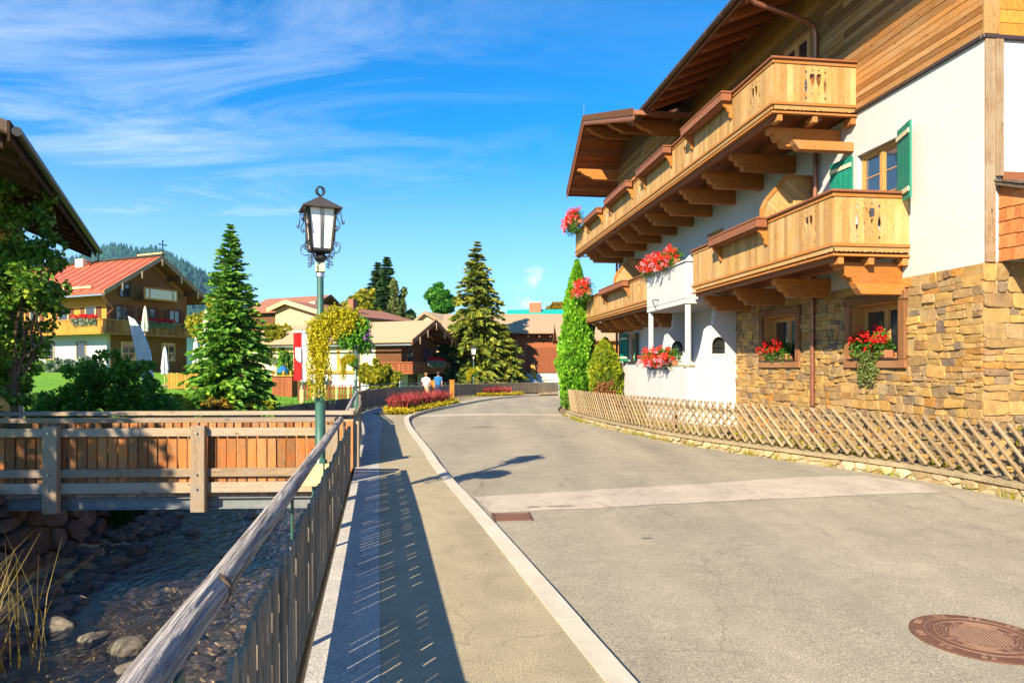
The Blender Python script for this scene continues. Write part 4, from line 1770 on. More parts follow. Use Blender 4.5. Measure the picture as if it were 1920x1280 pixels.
def window(parent, x0, x1, z0, z1, y, fm, pane, n=2, curtain=False, bars=0, name='window', fw=.07):
    """casement: outer frame with leaves, each leaf with its own pane"""
    mb = MB()
    mb.box(x0, x0 + fw, y - .06, y, z0, z1).box(x1 - fw, x1, y - .06, y, z0, z1)
    mb.box(x0 + fw, x1 - fw, y - .06, y, z0, z0 + fw).box(x0 + fw, x1 - fw, y - .06, y, z1 - fw, z1)
    w = (x1 - x0 - 2 * fw) / n
    for k in range(1, n):
        xx = x0 + fw + k * w
        mb.box(xx - fw * .6, xx + fw * .6, y - .06, y + .004, z0 + fw, z1 - fw)
    f = mb.build(name, fm, parent, .005)
    for k in range(n):
        xa, xb = x0 + fw + k * w + (fw * .6 if k else 0), x0 + fw + (k + 1) * w - (fw * .6 if k < n - 1 else 0)
        sash = MB()
        s_ = .045
        sash.box(xa, xa + s_, y - .045, y - .012, z0 + fw, z1 - fw).box(xb - s_, xb, y - .045, y - .012, z0 + fw, z1 - fw)
        sash.box(xa + s_, xb - s_, y - .045, y - .012, z0 + fw, z0 + fw + s_).box(xa + s_, xb - s_, y - .045, y - .012, z1 - fw - s_, z1 - fw)
        for b in range(bars):
            zz = z0 + fw + (z1 - z0 - 2 * fw) * (b + 1) / (bars + 1)
            sash.box(xa + s_, xb - s_, y - .04, y - .018, zz - .012, zz + .012)
        sash.build('sash', fm, f, .003)
        MB().box(xa + s_ * .5, xb - s_ * .5, y - .034, y - .028, z0 + fw + .01, z1 - fw - .01).build('pane', pane, f)
        if curtain:
            cm = MB()
            cx0, cx1 = (xa + .03, xa + (xb - xa) * .42) if k == n - 1 else (xb - (xb - xa) * .42, xb - .03)
            m_ = 14
            for i_ in range(m_):
                u0, u1 = i_ / m_, (i_ + 1) / m_
                cm.add([(cx0 + (cx1 - cx0) * u0, y - .12 + .02 * math.sin(u0 * 22), z0 + fw), (cx0 + (cx1 - cx0) * u1, y - .12 + .02 * math.sin(u1 * 22), z0 + fw),
                        (cx0 + (cx1 - cx0) * u1, y - .12 + .02 * math.sin(u1 * 22), z1 - fw), (cx0 + (cx1 - cx0) * u0, y - .12 + .02 * math.sin(u0 * 22), z1 - fw)], [(0, 1, 2, 3)])
            cm.build('curtain', M['curtain'], f, smooth=True)
    return f


def shutter(parent, x0, x1, z0, z1, y, swing=0.0, hinge='left', label=None):
    """louvre-less board shutter with two battens; swing opens it off the wall"""
    w = x1 - x0
    sg = 1 if hinge == 'left' else -1
    mb = MB()
    nb = 4
    for k in range(nb):
        a, b = sg * w * k / nb, sg * w * (k + 1) / nb
        a, b = min(a, b), max(a, b)
        mb.box(a + .002, b - .002, .0, .035, 0, z1 - z0)
    o = mb.build('shutter', M['shutter'], parent, .003, loc=(x0 if hinge == 'left' else x1, y, z0), rot=(0, 0, swing * sg), label=label)
    for zz in (.12, (z1 - z0) - .22):
        MB().box(min(0, sg * w) + .01, max(0, sg * w) - .01, .036, .06, zz, zz + .085).build('batten', M['batten'], o, .004)
    MB().box(sg * .0 - .03, sg * .0 + .03, -.04, .0, .14, .165).build('hinge', M['iron'], o)
    return o


# ---- body: white render
mb = MB()
W2 = (1.95, 3.20, 4.60, 6.02)
DOOR2 = (5.2, 6.35, 3.82, 5.95)
DOOR3 = (9.5, 10.7, 3.7, 5.85)
WIN4 = (14.2, 15.3, 4.4, 5.8)
wall_grid(mb, 0, 20.5, 3.35, 6.94, [W2, DOOR2, DOOR3, WIN4], fy, .22)
WIN5 = (17.95, 18.95, 1.95, 3.12)
DOOR5 = (9.4, 10.5, .0, 2.2)
wall_grid(mb, 8.97, 20.5, -.25, 3.35, [WIN5, DOOR5], fy, .22)
mb.build('rendered_wall', M['white'], H_)
mb = MB()
wall_grid(mb, -.0, 9.0, 3.38, 6.90, [], lambda a, z, d: (0, -a, z), .2)
mb.add([(20.5, 0, -.3), (20.5, -12, -.3), (20.5, -12, 9), (20.5, -6, 11.5), (20.5, 0, 9)], [(0, 1, 2, 3, 4)])
mb.add([(0, -12, -.3), (20.5, -12, -.3), (20.5, -12, 10), (0, -12, 10)], [(0, 1, 2, 3)])
mb.add([(0, -9, -.3), (0, -12, -.3), (0, -12, 10), (0, -9, 10)], [(0, 1, 2, 3)])
mb.build('gable_wall', M['white'], H_)
# dark rooms behind the openings
mb = MB()
for (a, b, c, d) in (W2, DOOR2, DOOR3, WIN4, WIN5, DOOR5, (1.85, 3.4, 1.8, 2.95), (5.4, 7.1, 1.8, 2.95)):
    mb.box(a - .3, b + .3, -1.6, -.45, c - .3, d + .2)
mb.build('room_interior', M['darkwood'], H_)

# ---- stone ground floor
SW = [(1.72, 3.54, 1.68, 3.12), (5.28, 7.24, 1.68, 3.16)]
HOLE = [(1.90, 3.36, 1.84, 2.95), (5.46, 7.06, 1.84, 2.98)]
sw = wall_grid(MB(), 0, 8.95, -.25, 3.35, HOLE, fy, .38).build('stone_wall', M['mortar'], H_)
wall_grid(MB(), 0, 9.0, -.25, 3.38, [], lambda a, z, d: (0, -a, z), .2).build('stone_wall', M['mortar'], H_)
sw_end = H_.children[-1]
for p in H_.children:
    if p.name.startswith('stone_wall') and p is not sw:
        sw_end = p
cells = rubble_cells(.0, 8.95, -.2, 3.34, (.13, .46), (.10, .30), SW)
lay_stones('stone', cells, lambda a, z, e: (a, e, z), M['stone'], sw, lambda P: P[0][0] + 11, 285, .003, (.006, .05))
cells = rubble_cells(.0, 3.2, -.2, 3.36, (.30, .62), (.22, .42), ())
lay_stones('stone', cells, lambda a, z, e: (-e, -a + .03, z), M['stone'], sw_end, lambda P: P[0][0] + 11, 200, .005, (.010, .05))

# window surrounds of old timber, deep wooden reveals
for k, ((a, b, c, d), (ha, hb, hc, hd)) in enumerate(zip(SW, HOLE)):
    s_ = MB()
    s_.box(a - .03, b + .03, .0, .085, hd, d).build('lintel', M['frame_old'], H_, .012)
    MB().box(a, ha, .0, .075, hc - .0, hd - .003).build('jamb', M['frame_old'], H_, .010)
    MB().box(hb, b, .0, .075, hc - .0, hd - .003).build('jamb', M['frame_old'], H_, .010)
    MB().box(a - .02, b + .02, .0, .08, c, hc - .003).build('sill_beam', M['frame_old'], H_, .010)
    rv = MB()
    rv.box(ha - .002, ha + .022, -.34, .0, hc, hd).box(hb - .022, hb + .002, -.34, .0, hc, hd).box(ha, hb, -.34, .0, hd - .022, hd + .002)
    rv.build('reveal_lining', M['frame'], H_)
    MB().box(ha - .04, hb + .04, -.30, .10, hc - .0, hc + .03).build('sill', M['gutter'], H_, .006)
    window(H_, ha + .022, hb - .022, hc + .03, hd - .022, -.24, M['frame'], M['glass'], 2 if k == 0 else 2, True)

# ---- windows in the render
window(H_, W2[0], W2[1], W2[2], W2[3], -.10, M['frame'], M['glass_blue'], 2, True, 2)
window(H_, DOOR2[0], DOOR2[1], DOOR2[2], DOOR2[3], -.12, M['frame'], M['glass'], 2, True, 1, 'balcony_door')
window(H_, DOOR3[0], DOOR3[1], DOOR3[2], DOOR3[3], -.12, M['frame'], M['glass'], 2, True, 1, 'balcony_door')
window(H_, WIN4[0], WIN4[1], WIN4[2], WIN4[3], -.12, M['frame'], M['glass'], 2, False, 1)
window(H_, WIN5[0], WIN5[1], WIN5[2], WIN5[3], -.12, M['frame'], M['glass'], 2, True, 1)
window(H_, DOOR5[0], DOOR5[1], DOOR5[2], DOOR5[3], -.12, M['frame'], M['glass'], 1, False, 2, 'porch_door')
shutter(H_, 1.31, 1.93, 4.72, 6.10, .02, .32, 'right', 'green shutter standing open off the wall')
shutter(H_, 3.30, 3.98, 4.72, 6.06, .02, .08, 'left')
shutter(H_, 6.45, 7.0, 4.5, 5.9, .02, .15, 'left')
shutter(H_, 17.4, 17.93, 1.95, 3.12, .02, .35, 'right')
shutter(H_, 18.97, 19.5, 1.95, 3.12, .02, .35, 'left')
shutter(H_, 13.65, 14.18, 4.4, 5.8, .02, .3, 'right')
shutter(H_, 15.32, 15.85, 4.4, 5.8, .02, .3, 'left')
for (a, b, z) in ((1.9, 3.25, 4.60), (17.9, 19.0, 1.95), (14.15, 15.35, 4.4)):
    MB().box(a, b, .002, .10, z - .05, z).build('sill', M['gutter'], H_, .005)

# ---- timber cladding of the top floor
mb = MB()
mb.add([(0, -.03, 6.94), (20.5, -.03, 6.94), (20.5, -.03, 10.7), (0, -.03, 10.7)], [(0, 1, 2, 3)])
mb.add([(11.5, -.03, 10.4), (20.5, -.03, 10.4), (20.5, -.03, 11.2), (18.9, -.03, 12.2), (11.5, -.03, 10.5)], [(0, 1, 2, 3, 4)])
mb.add([(0, -.03, 6.9), (0, -12, 6.9), (0, -12, 10.7), (0, -6.5, 13.3), (0, -.03, 10.7)], [(0, 1, 2, 3, 4)])
cl = mb.build('timber_cladding', M['darkwood'], H_)
z = 6.97
while z < 10.65:
    h = random.uniform(.105, .155)
    x = -.02
    while x < 20.5:
        L = random.uniform(3.2, 5.2)
        x1 = min(20.5, x + L)
        if 20.5 - x1 < 1:
            x1 = 20.5
        y1 = .014 + random.uniform(0, .012)
        MB().box(x + .002, x1 - .002, -.02, y1, z + .0035, z + h - .0035).build('plank', M['clad'], cl, .003)
        x = x1
    z += h
# cladding on the end wall
z = 6.97
while z < 10.4:
    h = random.uniform(.17, .225)
    MB().box(-.025, .0, -6.2, -.24, z + .003, z + h - .003).build('plank', M['goldwood'], cl, .004)
    z += h
MB().box(-.0, 20.5, .0, .055, 6.90, 6.965).build('drip_board', M['gutter'], H_, .006)
MB().box(-.055, .0, -6, .05, 6.90, 6.965).build('drip_board', M['gutter'], H_, .006)
# posts at the corner
MB().box(-.05, .0, -.235, .03, 6.968, 10.6).build('corner_board', M['larch'], H_, .006)
MB().box(-.045, -.001, -.17, -.0, 3.36, 6.895).build('corner_post', M['post'], H_, .008)
MB().box(-.06, -.002, -.30, -.173, 4.72, 6.895).build('corner_post', M['post'], H_, .008)
for k in range(1, 6):
    pass

# ---- lean-to with cedar shingles on the end wall
LY = -.27
cheek = MB()
cheek.add([(0, LY, 3.42), (-1.7, LY, 3.30), (-1.7, LY, 4.02), (0, LY, 4.62)], [(0, 1, 2, 3)])
cheek.add([(-1.7, LY, 3.30), (-1.7, -5, 3.30), (-1.7, -5, 4.02), (-1.7, LY, 4.02)], [(0, 1, 2, 3)])
cheek.add([(0, LY, 3.42), (-1.7, LY, 3.30), (-1.7, -5, 3.30), (0, -5, 3.42)], [(0, 1, 2, 3)])
ck = cheek.build('lean_to', M['darkwood'], H_)
for r in range(6):
    z0 = 3.38 + r * .21
    x = -.01
    while x > -1.7:
        w = random.uniform(.09, .16)
        top = 4.60 + x * .355
        if z0 < top - .05:
            z1 = min(z0 + .26, top)
            zl = z0 + x * .07 + random.uniform(-.008, .008)
            MB().hexa([(x - w + .003, LY - .0, zl), (x, LY - .0, zl), (x, LY + .028, zl), (x - w + .003, LY + .028, zl),
                       (x - w + .003, LY - .0, z1), (x, LY - .0, z1), (x, LY + .008, z1), (x - w + .003, LY + .008, z1)]).build('shingle', M['shingle_red'], ck)
        x -= w
MB().hexa([(0, LY + .12, 4.60), (-1.95, LY + .12, 3.88), (-1.95, -5, 3.88), (0, -5, 4.60),
           (0, LY + .12, 4.66), (-1.95, LY + .12, 3.94), (-1.95, -5, 3.94), (0, -5, 4.66)]).build('lean_to_roof', M['shingle_dark'], H_)
lr = [o for o in H_.children if o.name.startswith('lean_to_roof')][0]
for r in range(10):
    x0 = -.02 - r * .195
    y = LY + .14
    while y > -2.2:
        w = random.uniform(.10, .2)
        z0 = 4.665 + x0 * .369
        MB().hexa([(x0, y - w + .004, z0), (x0 - .26, y - w + .004, z0 - .08), (x0 - .26, y, z0 - .08), (x0, y, z0),
                   (x0, y - w + .004, z0 + .012), (x0 - .26, y - w + .004, z0 - .055 + random.uniform(0, .01)), (x0 - .26, y, z0 - .055), (x0, y, z0 + .012)]).build('shingle', M['shingle_dark'], lr)
        y -= w
MB().box(-.05, .0, -5, -.30, 4.665, 4.80).build('flashing', M['railbrown'], H_, .004)

# ---- carved balconies
_pm = {}
HEART = [(.22, 0), (.245, .018), (.27, 0), (.38, 0), (.45, .014), (.53, .036), (.61, .055), (.68, .060), (.74, .050), (.77, .022), (.755, .0), (.82, 0), (.85, .020), (.88, 0)]
LENS = [(.09, 0), (.13, .026), (.17, 0), (.24, .0), (.33, .020), (.43, .036), (.53, .026), (.64, .006), (.75, 0), (.80, .026), (.85, 0)]
MOT = {'h': HEART, 'l': LENS, '': []}


def plank_mesh(h, w, ml, mr, mat):
    key = (round(h, 3), round(w, 3), ml, mr, mat.name)
    if key not in _pm:
        pts = [(-w / 2, 0), (w / 2, 0)]
        pts += [(w / 2 - d, f * h) for f, d in MOT[mr] if True]
        pts += [(w / 2, h), (-w / 2, h)]
        pts += [(-w / 2 + d, f * h) for f, d in reversed(MOT[ml])]
        _pm[key] = MB().prism(pts, lambda a, b, c: (a, c, b), 0, .024).mesh('plank', mat)
    return _pm[key]


def bracket_mesh(L, h, w):
    q = [(0, 0), (L, 0), (L, -.10), (L - .05, -.15), (L - .10, -.13), (L - .13, -.19), (L - .13, -.24), (L - .20, -.29), (L - .25, -.27), (L - .30, -.36), (L - .30, -h), (0, -h)]
    return MB().prism(q, lambda a, b, c: (c, a, b), -w / 2, w / 2).mesh('bracket', M['larch_s'], .008)


def balcony(label, t0, t1, S, zd, zr, boxes, brackets, partitions, bl=None, mot_every=1.95, far_end=True):
    """deck, carved boards, rail, planter shelves, brackets; t0 is the near end"""
    deck = MB().box(t0 + .03, t1 - .03, .002, S - .002, zd - .055, zd).build('balcony', M['soffit'], H_, label=label)

    def p(name, mb, mat, bev=.004):
        return mb.build(name, mat, deck, bev)
    hb = zr - .11 - (zd + .08)
    zb = zd + .08
    # front boards
    w = .138
    n = int((t1 - t0) / w)
    w = (t1 - t0) / n
    mot = [''] * (n + 1)
    k = 4
    per = int(mot_every / w)
    while k + 4 < n:
        tt = t0 + k * w
        if not any(a - .55 < tt < b + .1 for a, b in boxes):
            mot[k], mot[k + 1], mot[k + 2], mot[k + 3] = 'l', 'h', 'h', 'l'
        k += per
    for k in range(n):
        tt = t0 + (k + .5) * w
        inbox = any(a < tt < b for a, b in boxes)
        mat = M['larch']
        obj('plank', plank_mesh(hb, w - .003, mot[k], mot[k + 1], mat), deck, (tt, S, zb))
    # boards of the near end
    ends = [(t0, -1)] + ([(t1, 1)] if far_end else [])
    for te, sg in ends:
        m = int(S / .138)
        we = S / m
        mo = [''] * (m + 1)
        c = m // 2 - 2
        mo[c + 1], mo[c + 2], mo[c + 3], mo[c + 4] = 'l', 'h', 'h', 'l'
        for k in range(m):
            sp = (k + .5) * we
            a, b = (mo[k], mo[k + 1]) if sg < 0 else (mo[k + 1], mo[k])
            obj('plank', plank_mesh(hb, we - .003, a, b, M['larch']), deck, (te, sp, zb), (0, 0, math.pi / 2 if sg < 0 else -math.pi / 2))
    # rail: fascia and brown cap
    for nm, o0, o1, a, b, mat in (('rail_fascia', -.02, .045, zr - .12, zr - .045, M['larch_h']), ('rail_cap', -.07, .085, zr - .043, zr, M['railbrown'])):
        p(nm, MB().box(t0 - o1, t1 + o1, S + o0, S + o1, a, b), mat)
        for te, sg in ends:
            x0, x1 = sorted((te + sg * o0, te + sg * o1))
            p(nm, MB().box(x0, x1, .0, S + o0 - .002, a, b), mat)
    # foot: brown ledge, carved apron, lower ledge
    for nm, o0, o1, a, b, mat in (('foot_ledge', -.02, .06, zd + .02, zd + .078, M['larch_h']), ('drip_ledge', -.03, .055, zd - .155, zd - .115, M['larch_h'])):
        p(nm, MB().box(t0 - o1, t1 + o1, S + o0, S + o1, a, b), mat)
        for te, sg in ends:
            x0, x1 = sorted((te + sg * o0, te + sg * o1))
            p(nm, MB().box(x0, x1, .0, S + o0 - .002, a, b), mat)

    def apron(L):
        pts = [(0, zd + .018), (0, zd - .06)]
        x = 0
        ph = 0
        while x < L - .05:
            pts.append((x + .03, zd - .06 - .018))
            pts.append((x + .06, zd - .06))
            x += .09 if ph % 7 else .16
            ph += 1
        pts = [q for q in pts if q[0] <= L - .02]
        pts += [(L, zd - .06), (L, zd + .018)]
        return pts
    p('carved_apron', MB().prism(apron(t1 - t0), lambda a, b, c: (t0 + a, c, b), S + .012, S + .034), M['larch'], 0)
    p('carved_apron', MB().prism(apron(S), lambda a, b, c: (c, a, b), t0 - .034, t0 - .012), M['larch'], 0)
    # edge beam and joists
    p('edge_beam', MB().box(t0 + .05, t1 - .05, S - .17, S - .03, zd - .235, zd - .06), M['railbrown'], .01)
    p('edge_beam', MB().box(t0 + .05, t1 - .05, S * .40, S * .40 + .14, zd - .235, zd - .06), M['railbrown'], .01)
    x = t0 + .15
    jm = MB().box(-.0, .10, .05, S - .02, -.115, -.057).mesh('joist', M['larch_s'], .005)
    for s_ in (.06, S * .5, S - .14):
        p('joist_end', MB().box(t0 - .02, t0 + .26, s_ - .05, s_ + .06, zd - .30, zd - .157), M['larch_h'], .008)
    bm_ = bracket_mesh(S - .18, .40, .19)
    L2 = S - .48
    bm2 = MB().prism([(0, 0), (L2, 0), (L2 - .03, -.07), (L2 - .12, -.19), (0, -.19)], lambda a, b, c: (c, a, b), -.095, .095).mesh('bracket', M['larch_h'], .008)
    for tb in brackets:
        obj('bracket', bm_, deck, (tb, .0, zd - .236))
    obj('bracket', bm2, deck, (t0 + .16, .0, zd - .638))
    # planter shelves
    for a, b in boxes:
        c = MB()
        c.box(a - .02, b + .02, S + .088, S + .34, zr - .05, zr - .005)
        c.box(a, b, S + .29, S + .325, zr - .22, zr - .052)
        c.box(a, a + .035, S + .09, S + .288, zr - .22, zr - .052)
        c.box(b - .035, b, S + .09, S + .288, zr - .22, zr - .052)
        c.box(a + .036, b - .036, S + .09, S + .288, zr - .24, zr - .222)
        p('planter_shelf', c, M['railbrown'], .006)
        for xx in (a + .12, b - .12):
            q = [(.03, -.24), (.26, -.24), (.25, -.30), (.17, -.36), (.13, -.44), (.10, -.46), (.09, -.56), (.03, -.60)]
            p('shelf_bracket', MB().prism(q, lambda a_, b_, c_: (xx + c_, S + a_, zr + b_), -.035, .035), M['larch_s'], .006)
    # slanted privacy screens between rooms
    for tp in partitions:
        poly = [(.03, zd + .01), (.03, zd + 2.18), (.62, zd + 2.18), (1.12, zd + 1.62), (1.22, zd + 1.40), (1.22, zd + .01)]
        fr_ = MB()
        for q0, q1 in zip(poly[:-1], poly[1:]):
            fr_.beam((tp, q0[0], q0[1]), (tp, q1[0], q1[1]), .075, .075, (1, 0, 0))
        scr = fr_.build('privacy_screen', M['larch_h'], deck, .004)
        scr.parent = H_
        c0 = -2.0
        while c0 < 8:
            band = clip_poly(clip_poly(poly, -.64, .77, c0 + .125 + .77 * zd), .64, -.77, -c0 - .77 * zd)
            if len(band) >= 3:
                MB().prism(band, lambda a_, b_, c_: (tp + c_, a_, b_), -.014, .014).build('board', M['larch'], scr)
            c0 += .13
    return deck


UPB = [(4.95, 7.45), (8.75, 11.3), (12.4, 15.2), (16.3, 18.6)]
balcony('long upper balcony under the eaves', 3.24, 21.3, 1.8, 6.98, 7.96, UPB,
        [3.84, 5.6, 7.17, 8.79, 10.36, 11.84, 13.35, 14.94, 16.61, 18.24, 19.89], [8.1, 12.0, 15.8], 'up')
balcony('short lower balcony beside the green shutters', 1.71, 8.15, 1.47, 3.86, 4.90, [(3.95, 6.45)], [1.95, 4.2, 6.1, 7.85], [4.85], 'low')
balcony('lower balcony at the far end of the facade', 12.15, 20.9, 1.47, 3.86, 4.82, [(13.9, 17.2)], [12.5, 14.0, 15.3, 17.1, 18.4, 19.8], [16.9], 'far')

# ---- main roof
EZ, ES, SL = 10.05, 1.6, .404


def roof_z(s):
    return EZ + (ES - s) * SL


RT0, RT1 = -1.8, 13.2
mb = MB()
mb.hexa([(RT0, ES, EZ + .10), (RT1, ES, EZ + .10), (RT1, -6.5, roof_z(-6.5) + .10), (RT0, -6.5, roof_z(-6.5) + .10),
         (RT0, ES, EZ + .24), (RT1, ES, EZ + .24), (RT1, -6.5, roof_z(-6.5) + .24), (RT0, -6.5, roof_z(-6.5) + .24)])
mb.hexa([(RT0, -14.6, EZ + .10), (21.5, -14.6, EZ + .10), (21.5, -6.5, roof_z(-6.5) + .10), (RT0, -6.5, roof_z(-6.5) + .10),
         (RT0, -14.6, EZ + .24), (21.5, -14.6, EZ + .24), (21.5, -6.5, roof_z(-6.5) + .24), (RT0, -6.5, roof_z(-6.5) + .24)])
rf = mb.build('roof', M['brownroof'], H_)
for k in range(12):
    s0, s1 = ES - k * .14, ES - (k + 1) * .14
    MB().hexa([(RT0, s1 + .004, roof_z(s1) + .07), (RT1, s1 + .004, roof_z(s1) + .07), (RT1, s0, roof_z(s0) + .07), (RT0, s0, roof_z(s0) + .07),
               (RT0, s1 + .004, roof_z(s1) + .098), (RT1, s1 + .004, roof_z(s1) + .098), (RT1, s0, roof_z(s0) + .098), (RT0, s0, roof_z(s0) + .098)]).build('soffit_board', M['soffit'], rf)
x = RT0 + .1
rm = MB().hexa([(0, -.1, roof_z(-.1) - .12), (.13, -.1, roof_z(-.1) - .12), (.13, ES - .06, EZ - .08), (0, ES - .06, EZ - .08),
                (0, -.1, roof_z(-.1) + .068), (.13, -.1, roof_z(-.1) + .068), (.13, ES - .06, roof_z(ES - .06) + .068), (0, ES - .06, roof_z(ES - .06) + .068)]).mesh('rafter', M['soffit_s'], .006)
while x < 12.2:
    obj('rafter', rm, rf, (x, 0, 0))
    x += .82
MB().box(RT0, RT1, ES + .002, ES + .03, EZ - .02, EZ + .22).build('fascia', M['railbrown'], rf)
g = MB()
g.tube([(RT0, ES + .105, EZ + .12), (RT1, ES + .105, EZ + .12)], .075, 12)
gu = g.build('gutter', M['gutter'], H_, smooth=True)
x = RT0 + .4
gm = MB().tube([(0, ES + .105, EZ + .12), (.025, ES + .105, EZ + .12)], .081, 12).mesh('gutter_strap', M['copper'])
while x < RT1:
    obj('gutter_strap', gm, gu, (x, 0, 0))
    x += .9
dp = MB()
dp.tube([(4.45, ES + .10, EZ + .08), (4.45, ES + .10, EZ - .18), (4.46, ES - .02, EZ - .32), (4.5, .35, 9.42), (4.52, .15, 9.32), (4.55, .09, 9.15), (4.55, .09, 7.9), (4.55, .09, 6.3), (4.6, .09, 5.0), (4.68, .09, 3.2), (4.68, .09, -.1)],
        .052, 12)
dp_ = dp.build('downpipe', M['copper'], H_, smooth=True)
for (t_, z_) in ((4.55, 8.6), (4.55, 6.3), (4.63, 4.2), (4.68, 2.5), (4.68, .8)):
    MB().tube([(t_, .09, z_), (t_, .09, z_ + .03)], .06, 12).build('pipe_clip', M['gutter'], dp_)
pf = MB().tube([(20.38, .12, 9.0), (20.38, .12, .25), (20.45, .16, .1), (20.55, .2, -.2)], .055, 10).build('downpipe', M['copper'], H_, smooth=True)

# ---- cross gable over the far end
GS = 2.0
AP, FE, NE = (18.9, 12.2), (22.3, 9.85), (11.8, 9.85)


def gable_slab(a, b, th0, th1, s0, s1):
    m = MB()
    m.hexa([(a[0], s0, a[1] + th0), (b[0], s0, b[1] + th0), (b[0], s1, b[1] + th0), (a[0], s1, a[1] + th0),
            (a[0], s0, a[1] + th1), (b[0], s0, b[1] + th1), (b[0], s1, b[1] + th1), (a[0], s1, a[1] + th1)])
    return m


m1 = gable_slab(AP, FE, .12, .24, -9, GS)
m2 = gable_slab(NE, AP, .12, .24, -6.0, GS)
m1.add(m2.v, m2.f)
gr_ = m1.build('gable_roof', M['brownroof'], H_)


def lerp2(a, b, f):
    return (a[0] + (b[0] - a[0]) * f, a[1] + (b[1] - a[1]) * f)


for (a, b, n) in ((AP, FE, 24), (NE, AP, 44)):
    for k in range(n):
        p, q = lerp2(a, b, k / n), lerp2(a, b, (k + .97) / n)
        gable_slab(p, q, .09, .118, -.2, GS - .02).build('soffit_board', M['soffit_s'], gr_)
# barge boards, two deep with a scalloped lower one
for (a, b) in ((AP, FE), (NE, AP)):
    gable_slab(a, b, -.06, .26, GS + .002, GS + .035).build('barge_board', M['railbrown'], gr_)
    gable_slab(a, b, .06, .30, GS + .037, GS + .06).build('barge_board', M['darkwood'], gr_)
    ln = math.hypot(b[0] - a[0], b[1] - a[1])
    n = int(ln / .11)
    sc_ = MB()
    for k in range(n):
        p, q = lerp2(a, b, k / n), lerp2(a, b, (k + .9) / n)
        c = lerp2(p, q, .5)
        sc_.add([(p[0], GS + .004, p[1] - .06), (q[0], GS + .004, q[1] - .06), (c[0], GS + .004, c[1] - .13), (p[0], GS + .028, p[1] - .06), (q[0], GS + .028, q[1] - .06), (c[0], GS + .028, c[1] - .13)],
                [(0, 1, 2), (3, 5, 4), (0, 2, 5, 3), (1, 4, 5, 2)])
    sc_.build('scalloped_edge', M['railbrown'], gr_)


def purlin(t, z, L=1.9, w=.26):
    q = [(-.3, 0), (L, 0), (L + .02, -.08), (L - .06, -.14), (L - .12, -.12), (L - .17, -.20), (L - .26, -.24), (L - .33, -.30), (L - .55, -.36), (L - .7, -.46), (-.3, -.46)]
    MB().prism(q, lambda a, b, c: (t + c, a, z + b), -w / 2, w / 2).build('purlin', M['larch_s'], gr_, .01)


purlin(18.9, 12.0, 1.85)
purlin(16.0, 11.25, 1.85)
purlin(20.75, 10.72, 1.85)
purlin(13.0, 10.2, 1.7)
for k, t in enumerate((19.6, 20.2, 21.3, 21.9)):
    z = AP[1] + (FE[1] - AP[1]) * (t - AP[0]) / (FE[0] - AP[0])
    MB().box(t - .06, t + .06, -.1, GS - .1, z - .08, z + .085).build('rafter', M['soffit_s'], gr_)
for t in (13.8, 14.8, 16.9, 17.8):
    z = NE[1] + (AP[1] - NE[1]) * (t - NE[0]) / (AP[0] - NE[0])
    MB().box(t - .06, t + .06, -.1, GS - .1, z - .08, z + .085).build('rafter', M['soffit_s'], gr_)
MB().tube([(22.35, GS, 9.95), (22.35, -5, 9.95)], .07, 10).build('gutter', M['gutter'], H_, smooth=True)
MB().tube([(18.9, GS, 12.45), (18.9, GS, 13.0)], .012, 6).build('lightning_rod', M['bolt'], H_)

# top-floor balcony doors, set proud of the boards
for (a, b) in ((4.8, 5.9), (9.3, 10.5), (13.4, 14.6), (17.0, 18.2)):
    MB().box(a - .1, a, .03, .07, 7.0, 9.35).box(b, b + .1, .03, .07, 7.0, 9.35).box(a - .1, b + .1, .03, .07, 9.352, 9.45).build('door_casing', M['larch_h'], H_, .005)
    window(H_, a, b, 7.02, 9.35, .095, M['frame'], M['glass'], 2, False, 1, 'balcony_door')

# ---- white porch with parapet, columns and balcony
PX0, PX1, PS = 8.62, 12.05, 1.5


def arch(s0, s1, z0, z1, n=9):
    c = (s0 + s1) / 2
    r = (s1 - s0) / 2
    pts = [(s0, z0), (s1, z0)]
    for k in range(n + 1):
        a = math.pi * k / n
        pts.append((c + r * math.cos(a), z1 - r * 1.1 + r * 1.1 * math.sin(a)))
    return pts


def porch_side(x, th):
    outer = [(.0, -.25), (PS, -.25), (PS, 1.70), (1.30, 1.71)]
    for k in range(1, 9):
        f = k / 8
        outer.append((1.30 - .40 * f ** .8, 1.71 + 1.05 * f ** 1.7))
    outer += [(.80, 2.86), (.70, 2.90), (.62, 3.48), (.0, 3.48)]
    hole = arch(.33, .74, 2.08, 2.56)
    # keyhole: join the opening to the outline with a slit
    poly = outer + [outer[0]] + [hole[0]] + hole[1:][::-1] + [hole[0]]
    m = MB().prism(poly, lambda a, b, c: (x + c, a, b), 0, th)
    me = m.mesh('porch_side', M['white'])
    o = obj('porch_side', me, H_)
    fr_ = MB()
    hp = hole + [hole[0]]
    for a, b in zip(hp[:-1], hp[1:]):
        if math.hypot(a[0] - b[0], a[1] - b[1]) > 1e-4:
            fr_.beam((x + th * .4, a[0], a[1]), (x + th * .4, b[0], b[1]), .05, .035, (1, 0, 0))
    fr_.beam((x + th * .4, .535, 2.08), (x + th * .4, .535, 2.55), .02, .015, (1, 0, 0))
    fr_.beam((x + th * .4, .33, 2.27), (x + th * .4, .74, 2.27), .02, .015, (1, 0, 0))
    fr_.build('arched_grille', M['iron'], o)
    MB().prism(hole, lambda a, b, c: (x + c, a, b), th * .55, th * .6).build('pane', M['glass'], o)
    return o


